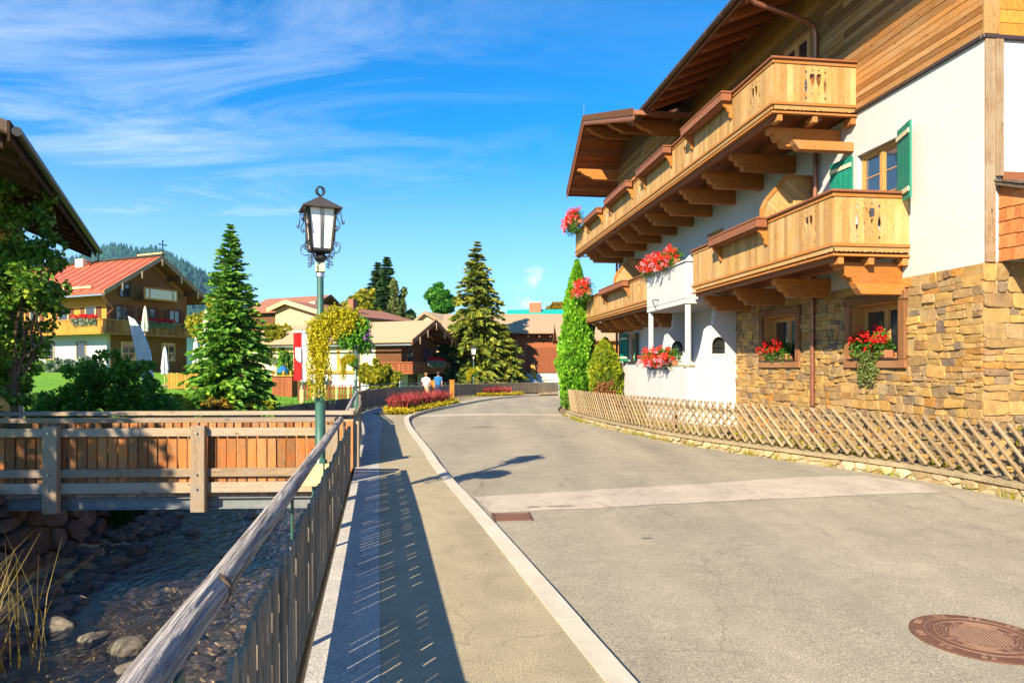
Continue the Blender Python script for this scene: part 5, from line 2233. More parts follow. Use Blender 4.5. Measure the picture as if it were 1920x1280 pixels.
porch_side(PX0, .22)
porch_side(PX1 - .24, .22)
MB().box(PX0 + .221, PX1 - .241, PS - .2, PS - .001, -.25, 1.62).build('parapet', M['white'], H_)
MB().box(PX0 - .03, PX1 + .02, PS - .24, PS + .05, 1.712, 1.765).build('parapet_coping', M['coping'], H_, .01)
for x in (PX0 + .12, PX1 - .14):
    MB().lathe([(.085, 1.766), (.085, 3.47)], 20, (x, PS - .10, 0)).build('column', M['white'], H_, smooth=True)
bb = MB()
bb.box(PX0, PX1, .0, PS, 3.485, 3.63)
bb.build('porch_slab', M['white'], H_, .015)
bb = MB()
bb.box(PX0, PX1, PS - .16, PS, 3.632, 4.66)
bb.box(PX0, PX0 + .16, .0, PS - .161, 3.632, 4.66)
bb.box(PX1 - .16, PX1, .0, PS - .161, 3.632, 4.66)
bb.build('porch_balcony', M['white'], H_, .015)
bb = MB()
bb.box(PX0 - .04, PX1 + .03, PS - .19, PS + .04, 4.662, 4.72)
bb.box(PX0 - .04, PX0 + .19, .0, PS - .191, 4.662, 4.72)
bb.build('balcony_coping', M['white'], H_, .012)
sp = MB().tube([(10.9, PS, 3.80), (10.9, PS + .18, 3.80), (10.9, PS + .2, 3.77), (10.86, PS + .12, 3.55)], .016, 8)
sp.build('water_spout', M['iron'], H_, smooth=True)
# white screen on the porch balcony
q = [(.0, 4.0), (.0, 5.35)] + [(.25 + .5 * k / 8, 5.35 - .75 * (k / 8) ** 2) for k in range(9)] + [(.8, 4.0)]
MB().prism(q, lambda a, b, c: (11.0 + c, a, b), 0, .15).build('screen_wall', M['white'], H_, .01)
# stone foot of the render with ledge
MB().box(12.06, 20.5, .0, .05, .28, .33).build('ledge', M['coping'], H_, .008)
MB().box(12.06, 20.5, .0, .03, -.25, .278).build('plinth', M['stone'], H_)


# ---------------------------------------------------------------- geraniums
def geranium(label, t, s, z, L, kind='coral', trail=0.0, w=.22, h=.30, box=True, group='geranium boxes on the hotel'):
    loc = h_world(t, s, z)
    g_ = thing('geranium_box', label, 'flower box', loc, HROT, group)
    if box:
        c = MB()
        c.box(-L / 2, L / 2, -.09, .09, 0, .15)
        c.build('box', M['terracotta'], g_, .01)
    k = max(3, int(L / .22))
    cs = [(-L / 2 + L * (i_ + .5) / k, random.uniform(0, .06), .20 + random.uniform(-.02, .05)) for i_ in range(k)]
    P = clumped(int(1300 * L), cs, [(.18, w * .85, h * .62)] * k, .3)
    V, F = cards(P, .055, .2, .95)
    crown_obj('leaves', V, F, M['gleaf'], g_)
    if trail > 0:
        S = []
        for q in range(26):
            x0, m_ = random.uniform(-.22, .22) * L, int(trail * 60)
            zz = -np.linspace(0, trail * random.uniform(.5, 1), m_)
            S.append(np.stack([x0 + .05 * np.sin(zz * 6 + q) + rng.normal(size=m_) * .02, .12 + rng.normal(size=m_) * .03, .12 + zz], 1))
        V, F = cards(np.concatenate(S), .05, -.2, .9)
        crown_obj('trailing_leaves', V, F, M['birch'], g_)
    # flower heads: little balls of petals
    nh = int(46 * L * (.5 + h)) if kind == 'coral' else int(17 * L)
    C = []
    for q in range(nh):
        x0 = random.uniform(-L / 2 - .06, L / 2 + .06)
        yy = random.uniform(-.02, w * 1.25)
        zz = .20 + h * .8 * random.random() - .35 * max(0, yy - .1) - (.24 * random.random() if kind == 'coral' else 0)
        C.append((x0, yy, zz))
    r_ = .065 if kind == 'coral' else .085
    P = clumped(nh * 26, C, [r_] * nh, .75)
    V, F = cards(P, .042, .3, 1.2)
    crown_obj('blossoms', V, F, M['geraniumcoral'] if kind == 'coral' else M['geraniumred'], g_)
    if kind == 'coral':
        C2 = [C[i_] for i_ in range(0, nh, 4)]
        P = clumped(len(C2) * 22, [(c[0] + .05, c[1] + .05, c[2] - .07) for c in C2], [.06] * len(C2), .75)
        V, F = cards(P, .038, .3, 1.2)
        crown_obj('pink_blossoms', V, F, M['pink'], g_)
    return g_


geranium('coral geraniums spilling over the white porch balcony', 10.7, 1.48, 4.72, 2.7, 'coral', h=.50, w=.30)
geranium('coral geraniums on the low white porch parapet', 10.75, 1.48, 1.766, 2.5, 'coral', h=.50, w=.30)
geranium('red geraniums at the far end of the upper balcony', 20.3, 2.08, 7.96, 2.0, 'coral', h=.8, w=.34)
geranium('red geraniums at the far end of the lower balcony', 20.0, 1.76, 4.82, 2.2, 'coral', h=.8, w=.34)
geranium('scarlet geraniums in the stone wall window nearer the camera', 2.75, -.02, 1.875, 1.0, 'red', .75, h=.52)
geranium('scarlet geraniums in the smaller stone wall window left of the downpipe', 6.35, -.02, 1.875, 1.0, 'red', 0, h=.42)


# ---------------------------------------------------------------- lattice fence on its stone plinth, right side
lf = thing('lattice_fence', 'low crossed stake hunting fence along the hotel garden', 'fence', (0, 0, 0))
eS = edgeS[(edgeS[:, 1] > 3.0) & (edgeS[:, 1] < 26.6)]
eL = np.concatenate([[0], np.cumsum(np.linalg.norm(np.diff(eS, axis=0), axis=1))])
eT = tangents(eS)


def edge_pt(l, off=0.0):
    x, y = np.interp(l, eL, eS[:, 0]), np.interp(l, eL, eS[:, 1])
    tx, ty = np.interp(l, eL, eT[:, 0]), np.interp(l, eL, eT[:, 1])
    return x + ty * off, y - tx * off       # off to the right of travel (towards the garden)


def pl_top(y):
    return gz(y) + .125


pw = obj('plinth_wall', None, None, (0, 0, 0), label='low rubble plinth wall with rough coping under the lattice fence', cat='wall')
m = MB()
for k in range(0, len(eS) - 4, 4):
    l0, l1 = eL[k], eL[min(k + 4, len(eL) - 1)]
    a, b = edge_pt(l0, .05), edge_pt(l1, .05)
    c, d = edge_pt(l1, .30), edge_pt(l0, .30)
    z0 = -.3
    m.hexa([(a[0], a[1], z0), (b[0], b[1], z0), (c[0], c[1], z0), (d[0], d[1], z0),
            (a[0], a[1], pl_top(a[1]) - .075), (b[0], b[1], pl_top(b[1]) - .075), (c[0], c[1], pl_top(c[1]) - .075), (d[0], d[1], pl_top(d[1]) - .075)])
m.build('core', M['mortar'], pw)
l = 0
while l < eL[-1] - .2:
    L = random.uniform(.8, 1.4)
    l1 = min(l + L, eL[-1])
    cm = MB()
    n = 4
    for k in range(n):
        p0, p1 = l + (l1 - l) * k / n + (.008 if k == 0 else 0), l + (l1 - l) * (k + 1) / n - (.008 if k == n - 1 else 0)
        w0, w1 = random.uniform(-.012, .012), random.uniform(-.012, .012)
        a, b, c, d = edge_pt(p0, .0), edge_pt(p1, .0), edge_pt(p1, .34), edge_pt(p0, .34)
        cm.hexa([(a[0], a[1], pl_top(a[1]) - .073), (b[0], b[1], pl_top(b[1]) - .073), (c[0], c[1], pl_top(c[1]) - .073), (d[0], d[1], pl_top(d[1]) - .073),
                 (a[0], a[1], pl_top(a[1]) - .010), (b[0], b[1], pl_top(b[1]) - .010), (c[0], c[1], pl_top(c[1])), (d[0], d[1], pl_top(d[1]))])
    cm.build('coping_stone', M['coping'], pw, .006)
    l = l1


def plinth_fn(a, z, e):
    x, y = edge_pt(a, .05 - e)
    return (x, y, z + gz(y))


cells = stone_cells(0, eL[-1], -.19, .045, (.14, .42), (.10, .17))
lay_stones('stone', cells, plinth_fn, M['plinthstone'], pw, lambda P: 1 / (1 + .0 * P[0][0]) * (5 + P[0][0]), 150, .010, (.01, .05))

SH = .745                                                  # height of the lattice
st = MB()
o0 = []
LEN = SH * 1.4142 + .06


def stake(seed):
    """half-round stake along local z, flat face to -y"""
    m_ = MB()
    pr = [(.031 * math.cos(a), .024 * math.sin(a)) for a in [math.pi * k / 6 for k in range(7)]]
    n = len(pr)
    for zz, s_ in ((0, .55), (.02, 1), (LEN - .03, 1), (LEN, .5)):
        m_.v += [(x * s_, y * s_, zz) for x, y in pr]
    for r in range(3):
        for k in range(n):
            k2 = (k + 1) % n
            m_.f.append((r * n + k, r * n + k2, (r + 1) * n + k2, (r + 1) * n + k))
    m_.f.append(tuple(range(n))[::-1])
    m_.f.append(tuple(3 * n + k for k in range(n)))
    return m_.mesh('stake', M['stake'], 0, True)


stm = [stake(k) for k in range(1)]
l = .1
SP = .235
while l < eL[-1] - .1:
    for side in (0, 1):
        # front stakes lean away from the camera at the top, rear ones the other way
        ofs = .115 if side == 0 else .165
        la = l if side == 0 else l + SH + .05
        lb = l + SH if side == 0 else l + .05
        if max(la, lb) > eL[-1] - .05:
            continue
        a, b = edge_pt(la, ofs), edge_pt(lb, ofs)
        z0 = pl_top(a[1]) + .02 + random.uniform(-.012, .012)
        p0, p1 = Vector((a[0], a[1], z0)), Vector((b[0], b[1], pl_top(b[1]) + SH + .02))
        dz = (p1 - p0).normalized()
        n_ = Vector(edge_pt(l, 1.0) + (0,)) - Vector(edge_pt(l, 0.0) + (0,))
        yv = (-n_ if side == 0 else n_)
        yv = (yv - dz * yv.dot(dz)).normalized()
        xv = yv.cross(dz)
        o = obj('stake', stm[0], lf)
        o.matrix_local = Matrix(((xv.x, yv.x, dz.x, p0.x), (xv.y, yv.y, dz.y, p0.y), (xv.z, yv.z, dz.z, p0.z), (0, 0, 0, 1)))
    l += SP
for z in (.22, .62):
    mb = MB()
    k = 0
    while k < eL[-1] - .6:
        a, b = edge_pt(k, .21), edge_pt(k + .5, .21)
        mb.beam((a[0], a[1], pl_top(a[1]) + z), (b[0], b[1], pl_top(b[1]) + z), .045, .07)
        k += .5
    mb.build('rail', M['stake'], lf)
l = 1.0
while l < eL[-1]:
    a = edge_pt(l, .26)
    MB().tube([(a[0], a[1], -.2), (a[0], a[1], pl_top(a[1]) + .7)], .04, 8).build('post', M['stake'], lf, smooth=True)
    l += 2.6

# garden ground between fence and hotel, with rocks and ground cover
rows = []
for y in np.arange(3.0, 34, .5):
    a = x_at(edgeS, y) + .30
    rows.append([(a + w, y, gz(y) + .03 + (random.uniform(-.03, .05) if 0 < w < 3 else 0)) for w in (0, .5, 1.0, 1.6, 2.4, 3.2, 5, 12)])
strip_mesh('garden_ground', rows, M['earth'], kind='structure')
GC = []
for y in np.arange(10.2, 26, .055):
    a = x_at(edgeS, y) + .42
    lim = HO[0] - .1279 * (y - HO[1]) - .15
    for q in range(3):
        x = a + random.random() * max(.25, min(2.2, lim - a))
        GC.append((x, y + random.uniform(-.05, .05), gz(y) + .06))
GC = np.array(GC)
V, F = cards(np.repeat(GC, 9, 0) + rng.normal(size=(len(GC) * 9, 3)) * np.array([.07, .07, .045]), .05, .5, 1.0)
crown_obj('ground_cover', V, F, M['leafyellow'], None, kind='stuff', label='low yellow green ground cover behind the lattice fence', cat='ground cover')
for k, (l, off, r, lb) in enumerate([(8.2, .55, .13, 'pale rock behind the lattice near the downpipe'), (9.6, .7, .15, 'second pale rock behind the lattice below the stone window'),
                                     (6.9, .6, .14, 'pale rock behind the lattice nearest the stone corner'), (11.4, .8, .16, 'pale rock behind the lattice below the smaller stone window'),
                                     (13.0, 1.0, .14, 'round rock behind the lattice in front of the white porch')]):
    x, y = edge_pt(l, off)
    mb = MB()
    blob(mb, (0, 0, 0), r, 300 + k, (1.3, 1, .7), 12, 8)
    mb.build('garden_rock', M['boulder'], None, smooth=True, loc=(x, y, gz(y) + .1), label=lb, cat='rock', group='rocks behind the lattice fence')
# weeds in the gutter along the plinth
W = []
for k in range(64):
    l = random.uniform(3.5, eL[-1])
    n = random.randint(5, 16)
    x, y = edge_pt(l, -.03)
    W.append(np.stack([x + rng.normal(size=n) * .04, y + rng.normal(size=n) * .10, np.full(n, gz(y) - .10)], 1))
W = np.concatenate(W)
V, F = grass_blades(W, .12, .007, .8)
crown_obj('weeds', V, F, M['leafyellow'], None, kind='stuff', label='small weeds sprouting along the foot of the plinth wall', cat='weeds')

# flower tub at the corner of the hotel
tb = thing('flower_tub', 'round dark tub with orange and green plant at the stone corner', 'planter', (8.0, 10.35, .0))
MB().lathe([(.16, .0), (.22, .38), (.25, .40), (.25, .46), (.21, .46)], 18).build('tub', M['darkwood'], tb, smooth=True)
V, F = cards(clumped(2600, [(0, 0, .62), (.1, 0, .6), (-.1, .05, .6)], [.24, .2, .2], .4), .045, .2, .9)
crown_obj('foliage', V, F, M['leafyellow'], tb)
V, F = cards(clumped(420, [(0, 0, .66), (.08, 0, .66)], [.26, .22], .85), .04, .2, 1)
crown_obj('blossoms', V, F, M['autumn'], tb)


# ================================================================ houses across the stream
def gable_house(name, label, loc, rz, W, L, zb, zl, zr_, zp, xr, ov, oy, low, high, zs, roof, barge, seams=0, purl=True, thick=.16):
    """local x runs along the gable (front plane y=0), y goes back along the ridge; the long side x=0 faces -x"""
    h = thing(name, label, 'house', (loc[0], loc[1], 0), rz)
    xr = xr * W

    def prof(x):
        if x <= xr:
            return zl + (zp - zl) * (x + ov) / (xr + ov)
        return zp + (zr_ - zp) * (x - xr) / (W + ov - xr)
    # walls: lower storey rendered, upper storey as given, as closed shells
    mb = MB()
    mb.box(0, W, 0, L, zb - 1.5, zs)
    mb.build('wall', low, h)
    o_ = .04
    poly = [(-o_, zs + .002), (W + o_, zs + .002), (W + o_, prof(W) - .02), (xr, zp - .02), (-o_, prof(0) - .02)]
    MB().prism(poly, lambda a, b, c: (a, c, b), -o_, L + o_).build('timber_wall', high, h)
    # roof
    def slab(x0, z0, x1, z1, t0, t1, y0, y1):
        return MB().hexa([(x0, y0, z0 + t0), (x1, y0, z1 + t0), (x1, y1, z1 + t0), (x0, y1, z0 + t0),
                          (x0, y0, z0 + t1), (x1, y0, z1 + t1), (x1, y1, z1 + t1), (x0, y1, z0 + t1)])
    m = slab(-ov, zl, xr, zp, .05, thick + .05, -oy, L + oy)
    m2 = slab(xr, zp, W + ov, zr_, .05, thick + .05, -oy, L + oy)
    m.add(m2.v, m2.f)
    rf_ = m.build('roof', roof, h)
    m = slab(-ov + .02, zl, xr, zp, .02, .049, -oy + .02, L + oy)
    m2 = slab(xr, zp, W + ov - .02, zr_, .02, .049, -oy + .02, L + oy)
    m.add(m2.v, m2.f)
    m.build('soffit', M['soffit'], rf_)
    slab(-ov - .03, zl - .012, xr, zp, -.12, thick + .10, -oy - .06, -oy - .002).build('barge_board', barge, rf_)
    slab(xr + .002, zp, W + ov + .03, zr_ - .012, -.12, thick + .10, -oy - .06, -oy - .002).build('barge_board', barge, rf_)
    if seams:
        for k in range(seams):
            y = -oy + (L + 2 * oy) * (k + .5) / seams
            slab(-ov, zl, xr, zp, thick + .052, thick + .11, y - .025, y + .025).build('seam', roof, rf_)
    if purl:
        for x in (0.15, xr * .5, xr, (xr + W) * .5, W - .15):
            z = prof(x)
            MB().box(x - .11, x + .11, -oy + .12, -.045, z - .32, z + .0).build('purlin', M['darkwood'], rf_)
            MB().box(x - .05, x + .05, -oy - .11, -oy - .063, z - .55, z - .02).build('drop_board', M['palewood'], rf_)
    return h


def win_front(h, x0, x1, z0, z1, fm=None, y=-.045, shut=None):
    f = MB()
    fm = fm or M['palewood']
    f.box(x0 - .12, x0, y - .05, y - .002, z0 - .12, z1 + .12).box(x1, x1 + .12, y - .05, y - .002, z0 - .12, z1 + .12)
    f.box(x0, x1, y - .05, y - .002, z1, z1 + .12).box(x0, x1, y - .05, y - .002, z0 - .12, z0)
    f.box((x0 + x1) / 2 - .03, (x0 + x1) / 2 + .03, y - .045, y - .002, z0, z1)
    w = f.build('window', fm, h)
    MB().box(x0 + .001, x1 - .001, y - .02, y - .004, z0 + .001, z1 - .001).build('pane', M['glass_blue'], w)
    if shut:
        for a in (x0 - .14 - (x1 - x0) * .5, x1 + .14):
            MB().box(a, a + (x1 - x0) * .5, y - .04, y - .003, z0 - .05, z1 + .05).build('shutter', shut, h)
    return w


def win_side(h, y0, y1, z0, z1, fm=None, x=-.045, shut=None):
    f = MB()
    fm = fm or M['palewood']
    f.box(x - .05, x - .002, y0 - .12, y0, z0 - .12, z1 + .12).box(x - .05, x - .002, y1, y1 + .12, z0 - .12, z1 + .12)
    f.box(x - .05, x - .002, y0, y1, z1, z1 + .12).box(x - .05, x - .002, y0, y1, z0 - .12, z0)
    w = f.build('window', fm, h)
    MB().box(x - .02, x - .004, y0 + .001, y1 - .001, z0 + .001, z1 - .001).build('pane', M['glass'], w)
    if shut:
        for a in (y0 - .14 - (y1 - y0) * .55, y1 + .14):
            MB().box(x - .04, x - .003, a, a + (y1 - y0) * .55, z0 - .05, z1 + .05).build('shutter', shut, h)
    return w


def far_balcony(h, segs, z0, z1, mat, matrail):
    """segs: list of ((x0,y0),(x1,y1)) of the outer face"""
    for (a, b) in segs:
        d = Vector((b[0] - a[0], b[1] - a[1], 0))
        n = int(d.length / .13)
        bal = MB().beam((a[0], a[1], z1), (b[0], b[1], z1), .13, .09).beam((a[0], a[1], z0), (b[0], b[1], z0), .13, .12).build('balcony_rail', matrail, h)
        bm_ = MB()
        u = d.normalized()
        for k in range(n):
            c = Vector((a[0], a[1], 0)) + d * ((k + .5) / n)
            bm_.beam((c.x, c.y, z0 + .06), (c.x, c.y, z1 - .05), .112, .02, tuple(Vector((0, 0, 1)).cross(u)))
        bm_.build('balcony_boards', mat, h, kind='stuff')


# ---- red-roofed chalet
ch = gable_house('chalet', 'timber chalet with red sheet metal roof and flower balconies on the left', (-29.7, 50.0), R(65), 6.8, 14, 1.2,
                 6.9, 6.9, 10.0, .5, 1.2, 1.5, M['white'], M['goldwood'], 4.15, M['redroof'], M['post'], 15)
far_balcony(ch, [((-1.15, -1.15), (-1.15, 13))], 4.12, 5.12, M['goldwood'], M['goldwood'])
far_balcony(ch, [((-1.08, -1.15), (7.6, -1.15))], 4.12, 5.12, M['clad'], M['clad'])  # gable-side boards browner, the shade of that side in their colour
MB().box(-1.12, -.05, -1.12, 13, 4.16, 4.24).box(-.049, 7.55, -1.12, -.05, 4.16, 4.24).build('balcony_floor', M['darkwood'], ch)
for y in (1.2, 4.4, 8.0, 11):
    win_side(ch, y, y + 1.0, 5.15, 6.1, M['palewood'], -.045, M['darkwood'])
for y in (2.4, 6.2, 10):
    win_side(ch, y, y + .95, 2.35, 3.5, M['coping'], -.002)
for x in (.7, 3.0, 5.2):
    win_front(ch, x, x + .85, 4.9, 6.2, M['darkwood'], -.078, M['darkwood'])
for x in (1.2, 4.6):
    win_front(ch, x, x + 1.0, 2.3, 3.5, M['palewood'], -.042)
win_front(ch, 1.0, 1.7, 7.0, 7.9, M['darkwood'], -.078)
# gable balcony with a blank cream board on it
MB().box(2.1, 4.9, -1.25, -.05, 6.80, 6.90).build('gable_balcony', M['darkwood'], ch)
MB().box(2.05, 4.95, -1.31, -1.25, 6.78, 7.75).build('gable_balcony_front', M['goldwood'], ch)
MB().box(2.55, 4.45, -1.345, -1.313, 6.92, 7.62).build('sign_board', M['creamcloth'], ch, .01, label='blank cream board on the gable balcony')
for x in (2.16, 4.56):
    MB().box(x, x + .28, -1.345, -1.313, 6.92, 7.62).build('side_panel', M['creamcloth'], ch, .01)
MB().box(-1.28, -1.16, -1.4, 14.5, 6.78, 6.9).build('gutter', M['bolt'], ch)
MB().tube([(-1.22, -1.3, 6.85), (-1.1, -1.35, 6.6), (-.3, -1.2, 5.9), (-.1, -.2, 5.5)], .07, 8).build('downpipe', M['copper'], ch, smooth=True)
MB().box(2.9, 3.6, 7.2, 8.2, 8.8, 10.55).build('chimney', M['cream'], ch)
MB().beam((3.4, -1.7, 10.32), (3.4, 15.2, 10.32), .30, .12).build('ridge_cap', M['gutter'], ch)
MB().beam((3.4, -1.75, 10.43), (3.4, 1.1, 10.43), .34, .10).build('ridge_board', M['palewood'], ch)
MB().beam((-.75, .5, 7.52), (-.75, 9, 7.52), .16, .16).build('snow_guard', M['palewood'], ch)
cr_ = MB().box(3.37, 3.43, -1.63, -1.57, 10.4, 11.35).box(3.11, 3.69, -1.625, -1.575, 11.05, 11.11)
for (a, z) in ((3.11, 11.08), (3.69, 11.08), (3.4, 11.38)):
    cr_.box(a - .05, a + .05, -1.64, -1.56, z - .05, z + .05)
cr_.build('roof_cross', M['iron'], ch)

MB().prism([(-.04, 4.16), (6.84, 4.16), (6.84, 7.3), (3.4, 9.75), (-.04, 7.3)], lambda a, b, c: (a, c, b), -.075, -.042).build('gable_shade_boarding', M['clad'], ch)  # browner panel, shade of the gable side put into its colour
MB().box(.3, 6.84, -.04, -.002, 1.0, 4.1).build('gable_shade_boarding', M['clad'], ch)  # panel added to darken the wall, stands for the dark openings here
# ---- other houses
h2 = gable_house('wooden_house', 'pale boarded gable house with brown roof behind the fir', (-21.7, 62.8), -R(27.4), 6.2, 13, 1,
                 6.85, 6.15, 7.5, .28, .5, .6, M['cream'], M['palewood'], 4.6, M['brownroof'], M['palewood'], 0, False)
MB().box(1.2, 1.9, 3, 3.7, 6.5, 7.9).build('chimney', M['cream'], h2)
MB().box(4.2, 4.8, 5, 5.6, 6, 8.2).build('chimney', M['brownroof'], h2)
win_front(h2, 1.6, 2.5, 3.0, 4.2, None, -.002)
win_front(h2, 4.0, 4.9, 3.0, 4.2, None, -.002)
h2b = gable_house('wooden_house', 'house with dark gable and brown roof peeking over the pale gable house', (-23.6, 78), R(62), 6.5, 9, 2,
                  8.0, 7.6, 10.0, .5, .7, .8, M['cream'], M['darkwood'], 5, M['brownroof'], M['darkwood'], 0, False)
h3 = gable_house('wooden_house', 'cream house with grey shingle roof and timber balcony gable at the bend', (-8.35, 50.9), R(65), 4.9, 13.5, .5,
                 3.45, 3.45, 5.1, .5, .8, 1.6, M['white'], M['cream'], 1.25, M['shingle'], M['railbrown'], 0, True)
# the boarded gable part
MB().box(-.06, 4.96, -.16, 2.2, 1.25, 3.55).prism([(-.06, 3.56), (4.96, 3.56), (2.45, 4.9)], lambda a, b, c: (a, c, b), -.16, -.05).build('boarded_gable', M['darkwood'], h3)
far_balcony(h3, [((-.3, -1.3), (5.2, -1.3)), ((-.3, -1.3), (-.3, 1.6))], 1.25, 2.05, M['redwood'], M['redwood'])
MB().box(-.25, 5.15, -1.27, -.165, 1.22, 1.30).build('balcony_floor', M['palewood'], h3)
win_front(h3, .7, 1.5, 2.0, 3.0, M['darkwood'], -.162)
win_front(h3, 3.0, 3.9, 1.4, 3.1, M['darkwood'], -.162)
win_front(h3, 1.2, 2.2, .45, 1.0, M['darkwood'], -.002)
for y in (3.6, 7.2, 10.4):
    win_side(h3, y, y + 1.0, 2.0, 2.9, M['palewood'], -.045)
MB().box(-.14, -.045, 2.3, 13.4, 1.22, 1.42).build('rail_beam', M['goldwood'], h3)
for y in (5.6, 9.2):
    MB().box(-.10, -.045, y, y + .22, 1.43, 3.5).build('wall_post', M['goldwood'], h3)
MB().box(-.95, -.83, -1.6, 13.8, 3.28, 3.38).build('gutter', M['bolt'], h3)
h4 = gable_house('barn', 'weathered beige board gable behind the cream house roof', (-11.4, 79), -R(22), 6.2, 12, 1,
                 6.25, 5.3, 7.85, .28, .5, .5, M['palewood'], M['palewood'], 4, M['shingle'], M['post'], 0, False)
h5 = gable_house('barn', 'low barn with red brown board wall and beige shingle roof by the bend', (6.0, 63.0), R(90), 8, 12, .2,
                 4.7, 4.7, 6.7, .5, 1.1, .6, M['white'], M['redwood'], 1.15, M['shingle'], M['palewood'], 0, False)
for y in (2.0, 5.2):
    MB().box(-.10, -.045, y, y + 2.6, 1.2, 3.5).build('barn_door', M['redwood'], h5)
MB().box(-.25, -.05, .1, .5, .3, 4.5).build('wall_pier', M['white'], h5)
mbb = MB()
for k in range(12):
    mbb.box(-.75, .0, 11.5 - k - .05, 11.5 - k + .05, 4.42, 4.54)
for k in range(12):
    MB().box(-.8, -.02, 11.5 - k - .05, 11.5 - k + .05, 4.46, 4.58).build('rafter_end', M['palewood'], h5)
h6 = gable_house('building', 'building with bright teal roof behind the beige barn', (7.6, 84), R(84), 7, 8, 2,
                 7.0, 7.0, 8.9, .5, .5, .6, M['cream'], M['goldwood'], 5.5, M['teal'], M['teal'], 0, False)
MB().box(2.6, 3.5, 4.2, 5.7, 7.5, 9.9).build('chimney', M['terracotta'], h6, label='orange and white chimney block')
MB().box(2.55, 3.55, 4.15, 5.75, 9.9, 10.05).build('chimney_cap', M['white'], h6)
h7 = gable_house('shed', 'orange timber shed between the clipped hedge and the hotel', (8.4, 46), R(90), 4, 5, -.3,
                 3.4, 3.4, 4.6, .5, .4, .4, M['white'], M['goldwood'], 1.6, M['shingle'], M['palewood'], 0, False)
win_side(h7, 2.0, 2.8, 2.1, 2.9, M['white'], -.045)

# ---- yellow house at the left edge
yh = thing('yellow_house', 'yellow rendered house with white corner and deep dark eaves at the left edge', 'house', (-11.47, 16, 0), math.atan2(-1, .4875))
YL = 6.6                                                    # along the stream towards the camera
MB().box(.0, YL, -9, .0, -.3, 5.0).build('wall', M['yellow'], yh)
MB().box(-.012, .34, -.33, .012, -.3, 5.0).build('corner_quoin', M['white'], yh)
EYZ, EYS, YSL = 4.55, 1.37, .42
mb = MB()
mb.hexa([(-1.0, EYS, EYZ + .08), (YL + 2.4, EYS, EYZ + .08), (YL + 2.4, -5, EYZ + .08 + 6.37 * YSL), (-1.0, -5, EYZ + .08 + 6.37 * YSL),
         (-1.0, EYS, EYZ + .22), (YL + 2.4, EYS, EYZ + .22), (YL + 2.4, -5, EYZ + .22 + 6.37 * YSL), (-1.0, -5, EYZ + .22 + 6.37 * YSL)])
mb.hexa([(-1.0, -11.4, EYZ + .08), (YL + 2.4, -11.4, EYZ + .08), (YL + 2.4, -5, EYZ + .08 + 6.37 * YSL), (-1.0, -5, EYZ + .08 + 6.37 * YSL),
         (-1.0, -11.4, EYZ + .22), (YL + 2.4, -11.4, EYZ + .22), (YL + 2.4, -5, EYZ + .22 + 6.37 * YSL), (-1.0, -5, EYZ + .22 + 6.37 * YSL)])
yr = mb.build('roof', M['shingle_dark'], yh)
for k in range(11):
    s0, s1 = EYS - k * .135, EYS - (k + 1) * .135 + .004
    z0, z1 = EYZ + (EYS - s0) * YSL, EYZ + (EYS - s1) * YSL
    MB().hexa([(-1, s1, z1 + .05), (YL + 2.4, s1, z1 + .05), (YL + 2.4, s0, z0 + .05), (-1, s0, z0 + .05),
               (-1, s1, z1 + .078), (YL + 2.4, s1, z1 + .078), (YL + 2.4, s0, z0 + .078), (-1, s0, z0 + .078)]).build('soffit_board', M['blackwood'], yr)
x = -.9
while x < YL + 2.4:
    MB().hexa([(x, -.1, EYZ + 1.47 * YSL - .12), (x + .11, -.1, EYZ + 1.47 * YSL - .12), (x + .11, EYS - .08, EYZ - .08), (x, EYS - .08, EYZ - .08),
               (x, -.1, EYZ + 1.47 * YSL + .048), (x + .11, -.1, EYZ + 1.47 * YSL + .048), (x + .11, EYS - .08, EYZ + .08), (x, EYS - .08, EYZ + .08)]).build('rafter', M['blackwood'], yr)
    x += .8
MB().box(-1, YL + 2.4, EYS + .002, EYS + .03, EYZ - .03, EYZ + .23).build('fascia', M['blackwood'], yr)
MB().tube([(-1, EYS + .1, EYZ + .1), (YL + 2.4, EYS + .1, EYZ + .1)], .06, 10).build('gutter', M['iron'], yh, smooth=True)
MB().tube([(-.7, EYS + .1, EYZ + .05), (-.7, EYS + .1, EYZ - .15), (-.65, EYS - .1, EYZ - .3)], .018, 8).build('gutter_hook', M['iron'], yh, smooth=True)
for x in (2.2, 5.4):
    MB().box(x, x + 1.0, .0, .05, 2.6, 4.0).build('window', M['white'], yh, .01)


# ================================================================ trees
def limb(mb, p0, p1, r0, r1, n=6, seg=5, wob=.06, seed=0):
    rnd = random.Random(seed)
    p0, p1 = Vector(p0), Vector(p1)
    pts, rr = [], []
    for k in range(seg + 1):
        f = k / seg
        o_ = Vector((rnd.uniform(-1, 1), rnd.uniform(-1, 1), 0)) * wob * (p1 - p0).length * (0 if k in (0, seg) else 1)
        pts.append(p0.lerp(p1, f) + o_)
        rr.append(r0 + (r1 - r0) * f)
    mb.tube(pts, rr, n, True)


